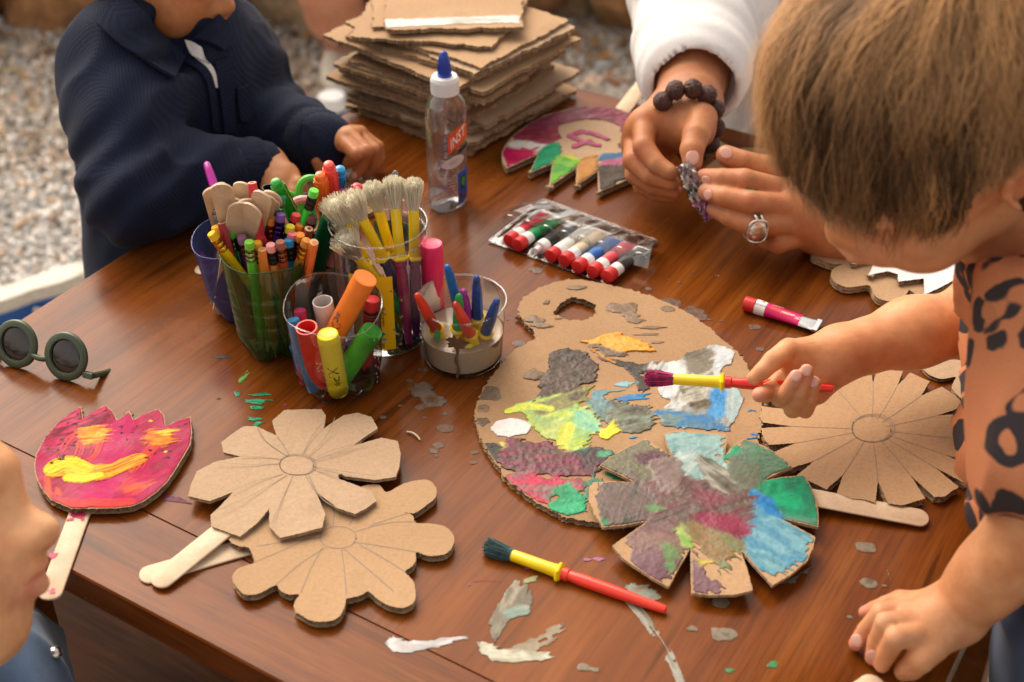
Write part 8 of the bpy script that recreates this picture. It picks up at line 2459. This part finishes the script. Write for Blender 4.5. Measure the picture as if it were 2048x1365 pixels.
# hair: a cap and many single locks that run from the crown
capS = Sdf(); capS.ell(pg(0, -.09, .13), np.array([.395, .47, .41]) * Hg, Rg, .01)
capS.ell(pg(0, -.24, -.16), np.array([.345, .27, .30]) * Hg, Rg, .05)
capS.ell(pg(0, .46, -.16), np.array([.42, .27, .36]) * Hg, Rg, .03, True)
capS.ell(pg(-.40, .00, -.06), np.array([.14, .10, .15]) * Hg, Rg, .02, True); capS.ell(pg(.40, .00, -.06), np.array([.14, .10, .15]) * Hg, Rg, .02, True)
capS.disp = folds(.003, 50)
sdf_part(girl, 'hair_cap', capS, .0035, mat('brown_hair_base', (.058, .029, .014), .55, bump=.4, bscale=260, bdist=.003))
def hair_locks(n=26000, seed=2):
    rng = np.random.RandomState(seed)
    crown = unit(np.array([.08, -.78, .62]))
    r0 = np.array([.395, .47, .41]); c0 = np.array([0, -.09, .13])
    a_, b_, cc = basis(crown)
    V, F, C = [], [], []
    seg = 8
    for k in range(n):
        phi = rng.rand() * 2 * PI
        th0 = math.sqrt(rng.rand()) * 1.75
        fringe = math.cos(phi - math.atan2(unit(np.array([0, 1, 0.])) @ b_, unit(np.array([0, 1, 0.])) @ a_))
        L = rng.uniform(.55, .95)
        clump = .6 * vnoise(np.array([phi * 4.2]), np.array([th0 * 1.5 + 9]), 3)[0] + .4 * vnoise(np.array([phi * 14 + 3]), np.array([th0 * 3 + 9]), 4)[0]
        swirl = .35 + .5 * (clump - .5)
        lift0 = rng.uniform(.0, .06) + .26 * max(0, clump - .30)
        fr = .035 * rng.randn(); wav = rng.randn()
        pts = []
        for i in range(seg):
            s = i / (seg - 1)
            th = th0 + L * s
            ph = phi + swirl * s * (.6 + .4 * math.sin(phi * 3)) + .10 * s * math.sin(4 * s + wav * 2) + .05 * wav * s
            d = (a_ * math.cos(ph) + b_ * math.sin(ph)) * math.sin(th) + cc * math.cos(th)
            lf = 1.0 + lift0 * (.3 + s) * (.30 if abs(d[0]) > .55 and d[2] < .5 else 1.0) + .025 * math.sin(s * 5 + clump * 9) * s + fr * s
            q = c0 + d * r0 * lf
            if th > 1.6: q = q - np.array([0, .02, .10]) * (th - 1.6)
            pts.append(q)
        pts = np.array(pts)
        X_, Y_, Z_ = pts.T
        bad = ((Z_ < -.10 - .25 * np.clip(.1 - Y_, 0, .5) + .05 * clump) & (Y_ > -.14)) | ((np.abs(X_) > .25) & (Y_ > -.15) & (Y_ < .12) & (Z_ < .13)) | ((Y_ > .36) & (Z_ < -.06 + .1 * clump))
        if bad.any():                                            # locks end at the hairline: the cheek and the ear stay clear
            sb = np.argmax(bad) / (seg - 1)
            if sb < .3: continue
            t_ = np.linspace(0, sb, seg) * (seg - 1); pts = np.stack([np.interp(t_, np.arange(seg), pts[:, q_]) for q_ in range(3)], 1)
        P = cg_ + pts * Hg @ Rg.T
        w = rng.uniform(.00022, .00050)
        o = len(V)
        out = unit(P[seg // 2] - cg_); side = unit(np.cross(P[-1] - P[0], out))
        amp = .020 * (clump - .42) + .0012 * wav; ph2 = clump * 40 + .5 * rng.randn()
        for i in range(seg):
            s = i / (seg - 1); ww = w * (1 - .85 * s ** 2)
            c_ = P[i] + side * amp * math.sin(6.5 * s + ph2) * s + out * amp * .7 * math.cos(5 * s + ph2) * s
            V += [c_ + side * ww, c_ - side * ww]
        F += [tuple(o + x for x in f) for f in tri_quads(seg, 2, False)]
        g = np.clip(.30 + 3.0 * (clump - .46) + .12 * rng.randn(), 0, 1)
        sunny = np.clip((pts[seg // 2] @ np.array([.2, -.7, .5]) - .15) * 1.2, 0, 1)  # sunlight painted into the lock colour, lighter over crown and back
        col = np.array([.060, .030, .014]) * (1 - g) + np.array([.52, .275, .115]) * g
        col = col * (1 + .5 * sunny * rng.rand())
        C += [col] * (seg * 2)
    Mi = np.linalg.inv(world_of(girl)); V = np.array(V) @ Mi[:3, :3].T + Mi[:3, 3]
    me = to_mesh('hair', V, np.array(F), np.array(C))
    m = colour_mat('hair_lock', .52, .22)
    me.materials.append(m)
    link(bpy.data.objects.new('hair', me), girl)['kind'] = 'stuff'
hair_locks()
# blotched top
def blotch_mat():
    m = bpy.data.materials.new('orange_blotched_cotton'); m.use_nodes = True
    nt = NT(m); b = nt.n['Principled BSDF']; v = nt.coords('Object')
    w = nt.noise(24, v, detail=3)
    vv = nt.add('ShaderNodeVectorMath', operation='MULTIPLY_ADD'); vv.inputs[1].default_value = (.022, .022, .022); nt.link(w.outputs[1], vv.inputs[0]); nt.link(v, vv.inputs[2])
    vo = nt.add('ShaderNodeTexVoronoi', feature='F1'); vo.inputs['Scale'].default_value = 36; vo.inputs['Randomness'].default_value = .85; nt.link(vv.outputs[0], vo.inputs['Vector'])
    sp = nt.ramp(vo.outputs['Distance'], [(.18, .0), (.205, 1.0), (.44, 1.0), (.47, 0.0)])
    sp.color_ramp.interpolation = 'LINEAR'
    gap = nt.ramp(nt.noise(40, v, detail=1).outputs[0], [(.36, 0.0), (.40, 1.0)])
    big = nt.ramp(vo.outputs['Distance'], [(.38, 1.0), (.41, 0.0)])
    pick = nt.ramp(vo.outputs['Color'], [(.50, 0.0), (.52, 1.0)])
    ringm = nt.mix(nt.mix((0, 0, 0), sp.outputs[0], gap.outputs[0]), big.outputs[0], pick.outputs[0])
    c = nt.mix((.57, .215, .10), (.045, .036, .038), ringm)
    n = nt.noise(900, v)
    c = nt.mix(c, nt.ramp(n.outputs[0], [(.3, .85), (.7, 1.08)]).outputs[0], .8, 'MULTIPLY')
    nt.link(c, b.inputs['Base Color']); b.inputs['Roughness'].default_value = .85; b.inputs['Specular IOR Level'].default_value = .2
    nt.link(nt.bump(n.outputs[0], .2, .0005), b.inputs['Normal'])
    return m
M_BLOT = blotch_mat()
tp_ = Sdf()
chG = DP(2175, 720, .90); lowG = DP(2100, 1040, .93)
tp_.cone(DP(2112, 640, .97), DP(2118, 960, .98), .056, .062, .05); tp_.cone(DP(2190, 660, .86), DP(2190, 980, .86), .066, .072, .05)
tp_.cone(nkG, chG, .038, .055, .03)
tp_.cone(shLg, DP(2122, 900, .778), .044, .045, .02)
tp_.disp = folds(.018, 13, 40)
sdf_part(girl, 'top', tp_, .0036, M_BLOT)
tq = Sdf(); tq.p = tp_.p; tq.disp = tp_.disp
# loose sleeve edges and a tie across the front
def flap(rows, off=.0): return shell([np.array(catmull(np.array(DD(r)), 6)) for r in rows], .0016)
part('sleeve_frill', flap([[(1922, 628, .93), (1960, 640, .915), (2010, 660, .895), (2060, 690, .87)], [(1918, 690, .925), (1960, 710, .905), (2005, 735, .885), (2060, 760, .86)], [(1930, 770, .93), (1962, 800, .905), (2000, 850, .885), (2050, 860, .86)]]), M_BLOT, girl, angle=60)
part('sleeve_frill', flap([[(1932, 818, .93), (1975, 838, .905), (2020, 860, .88), (2070, 870, .86)], [(1940, 880, .925), (1980, 900, .90), (2020, 920, .875), (2070, 930, .85)], [(1958, 960, .925), (1985, 985, .90), (2012, 1012, .875), (2050, 960, .85)]]), M_BLOT, girl, angle=60)
part('neck_edge', flap([[(1925, 560, .96), (1945, 600, .94), (1985, 620, .92), (2040, 600, .90)], [(1922, 600, .955), (1945, 632, .935), (1990, 650, .91), (2050, 640, .89)]]), M_BLOT, girl, angle=60)
jn = Sdf()
hpA = np.array([.40, .545, -.06]); hpB = hpA + np.array([.10, .08, 0])
hpA = DP(2195, 1350, .86) + np.array([.02, 0, 0]); hpB = hpA + np.array([.10, .10, .0])
jn.cone(hpA + [0, 0, .05], hpB + [0, 0, .05], .068, .068, .04)
jn.cone(DP(2240, 1140, .88), hpA, .064, .068, .05)
jn.chain([hpA, hpA + np.array([-.01, 0, -.28]), np.array([hpA[0], hpA[1], GZ + .05])], [.072, .055, .042], .03)
jn.chain([hpB, hpB + np.array([0, 0, -.28]), np.array([hpB[0], hpB[1], GZ + .05])], [.072, .055, .042], .03)
jn.disp = folds(.005, 26, 70)
sdf_part(girl, 'jeans', jn, .005, cloth_mat('blue_denim', (.035, .058, .115), .25, weave=800, wb=.4))
for q in (hpA, hpB): part('shoe', ellipsoid((q[0] - .03, q[1], GZ + .035), (.085, .045, .036), None, 18, 10), M_SOLE, girl)

# ------------------------------------------------------------------ child at the lower left, face close to the camera
SK_KID = (.74, .41, .215)
kid = thing('person', 'blurred child face in profile with a denim collar, at the lower left corner', 'person', (DP(-160, 1200, .80)[0], DP(-160, 1200, .80)[1], GZ))
Hk = .200
fk = unit(np.array([.95, .16, .20])); Rk = rotm(fk, (.05, .52, .85))
ck = DP(102, 1058, .79) - Rk @ np.array([0, .475, -.12]) * Hk
kb = Sdf(); nkK = DP(-205, 1352, .87)
pk = head(kb, ck, Rk, Hk, nose=.97, low=.84, soft=1.9, cheeks=1.12, neck=nkK, rneck=.19)
body_part(kid, [(kb, .0026)], SK_KID, head_tints(pk, Hk, lip=(.60, .17, .16), st=.9, cheek=(.72, .36, .24)))
hr = Sdf(); hr.ell(pk(0, -.09, .16), np.array([.395, .455, .40]) * Hk, Rk, .01); hr.ell(pk(0, .42, -.12), np.array([.40, .34, .32]) * Hk, Rk, .02, True); hr.disp = folds(.004, 60)
sdf_part(kid, 'hair', hr, .004, M_DKHAIR)
M_DENIM = cloth_mat('faded_denim', (.075, .125, .215), .25, weave=800, wb=.4)
kj = Sdf(); chK = DP(-190, 1560, .94)
sA, sB = nkK + Rk[:, 0] * .115 + [0, 0, -.045], nkK - Rk[:, 0] * .115 + [0, 0, -.045]
kj.cone(sA, sB, .052, .052, .05); kj.cone(nkK + [0, 0, -.06], nkK + [-.02, -.02, -.32], .095, .11, .06)
for q in (sA, sB): kj.chain([q, q + np.array([.02, -.01, -.16]), q + np.array([.11, .02, -.20])], [.050, .044, .036], .03)
kj.disp = folds(.006, 20, 60)
sdf_part(kid, 'denim_jacket', kj, .004, M_DENIM)
def collar_ring(c, r0, r1, dz, th, a0, a1, fwd):
    sidev = unit(np.cross(fwd, (0, 0, 1))); rows = []
    for q in (0, .5, 1):
        row = []
        for t in np.linspace(a0, a1, 30):
            r = r0 * (1 - q) + r1 * q
            row.append(c + (fwd * math.cos(t) + sidev * math.sin(t)) * r + np.array([0, 0, dz * math.sin(q * PI * .75) * 1.0 - .03 * q * q]))
        rows.append(np.array(row))
    return shell(rows, th)
fh = unit(fk * [1, 1, 0])
part('denim_collar', collar_ring(nkK + [0, 0, -.015], .050, .088, .020, .003, -2.8, 2.8, fh), M_DENIM, kid, angle=60)
part('grey_collar', collar_ring(nkK + [0, 0, -.006], .044, .070, .018, .003, -2.6, 2.6, fh), cloth_mat('grey_knit', (.30, .32, .34), .1, rib=(120, (0, 0, .4)), ribb=.4), kid, angle=60)
part('tan_knit', collar_ring(nkK + [0, 0, -.040], .050, .094, .010, .003, -1.1, 1.1, fh), cloth_mat('tan_knit', (.30, .17, .085), .2, rib=(110, (0, .3, .4)), ribb=.6), kid, angle=60)
part('snap_button', ellipsoid(nkK + fh * .090 - np.cross(fh, (0, 0, 1)) * .020 + [0, 0, -.018], (.005, .005, .004)), M_SILVER, kid)
tr = Sdf()
for sx in (-1, 1):
    hp = nkK + np.array([-.02, -.02, -.36]) + Rk[:, 0] * sx * .055; tr.chain([hp, hp + np.array([0, 0, -.22]), np.array([hp[0], hp[1], GZ + .05])], [.085, .06, .045], .03)
sdf_part(kid, 'trousers', tr, .006, M_DENIM)
for sx in (-1, 1):
    q = nkK + Rk[:, 0] * sx * .055; part('shoe', ellipsoid((q[0], q[1] - .01, GZ + .035), (.045, .085, .036), rotm(fh, (0, 0, 1)), 18, 10), M_SOLE, kid)

# ------------------------------------------------------------------ a standing person far behind, of whom only the leg shows
an_ = T(688, 150, GZ) + [0, 0, .09]
leg = thing('person', 'bare leg with a white sock of someone standing behind the cardboard pile, blurred', 'person', (an_[0], an_[1], GZ))
lg = Sdf()
kn_ = DP(655, -25, 2.98); hip_ = DP(640, -260, 2.95)
calf = an_ * .45 + kn_ * .55 + np.array([.004, -.012, 0])
lg.chain([an_ - [0, 0, .06], an_, calf, kn_, hip_], [.034, .033, .060, .060, .085], .03)
l2 = np.array([.20, .05, 0.0])
lg.chain([an_ + l2 - [0, 0, .06], an_ + l2, calf + l2, kn_ + l2, hip_ + l2], [.034, .033, .060, .060, .085], .03)
body_part(leg, [(lg, .006)], (.56, .27, .17), [])
for d in (np.zeros(3), l2):
    part('sock', lathe([(.038, -.075), (.0375, -.01), (.040, .020), (.036, .022)], 24), M_SHIRT, leg, local=False) if False else part('sock', xf(lathe([(.040, -.075), (.0375, -.02), (.0385, .012), (.036, .014)], 24), np.array([[1, 0, 0, an_[0] + d[0]], [0, 1, 0, an_[1] + d[1]], [0, 0, 1, an_[2]], [0, 0, 0, 1]])), M_SHIRT, leg)
    part('shoe', ellipsoid((an_[0] + d[0], an_[1] + d[1] - .05, GZ + .04), (.046, .12, .042), None, 18, 10), M_SOLE, leg)
sh_ = Sdf(); sh_.cone(hip_ + l2 * .2, hip_ + l2 * .8, .12, .12, .04); sh_.cone(hip_, hip_ + [0, 0, -.10], .095, .10, .03); sh_.cone(hip_ + l2, hip_ + l2 + [0, 0, -.10], .095, .10, .03)
sdf_part(leg, 'shorts', sh_, .008, M_DENIM)
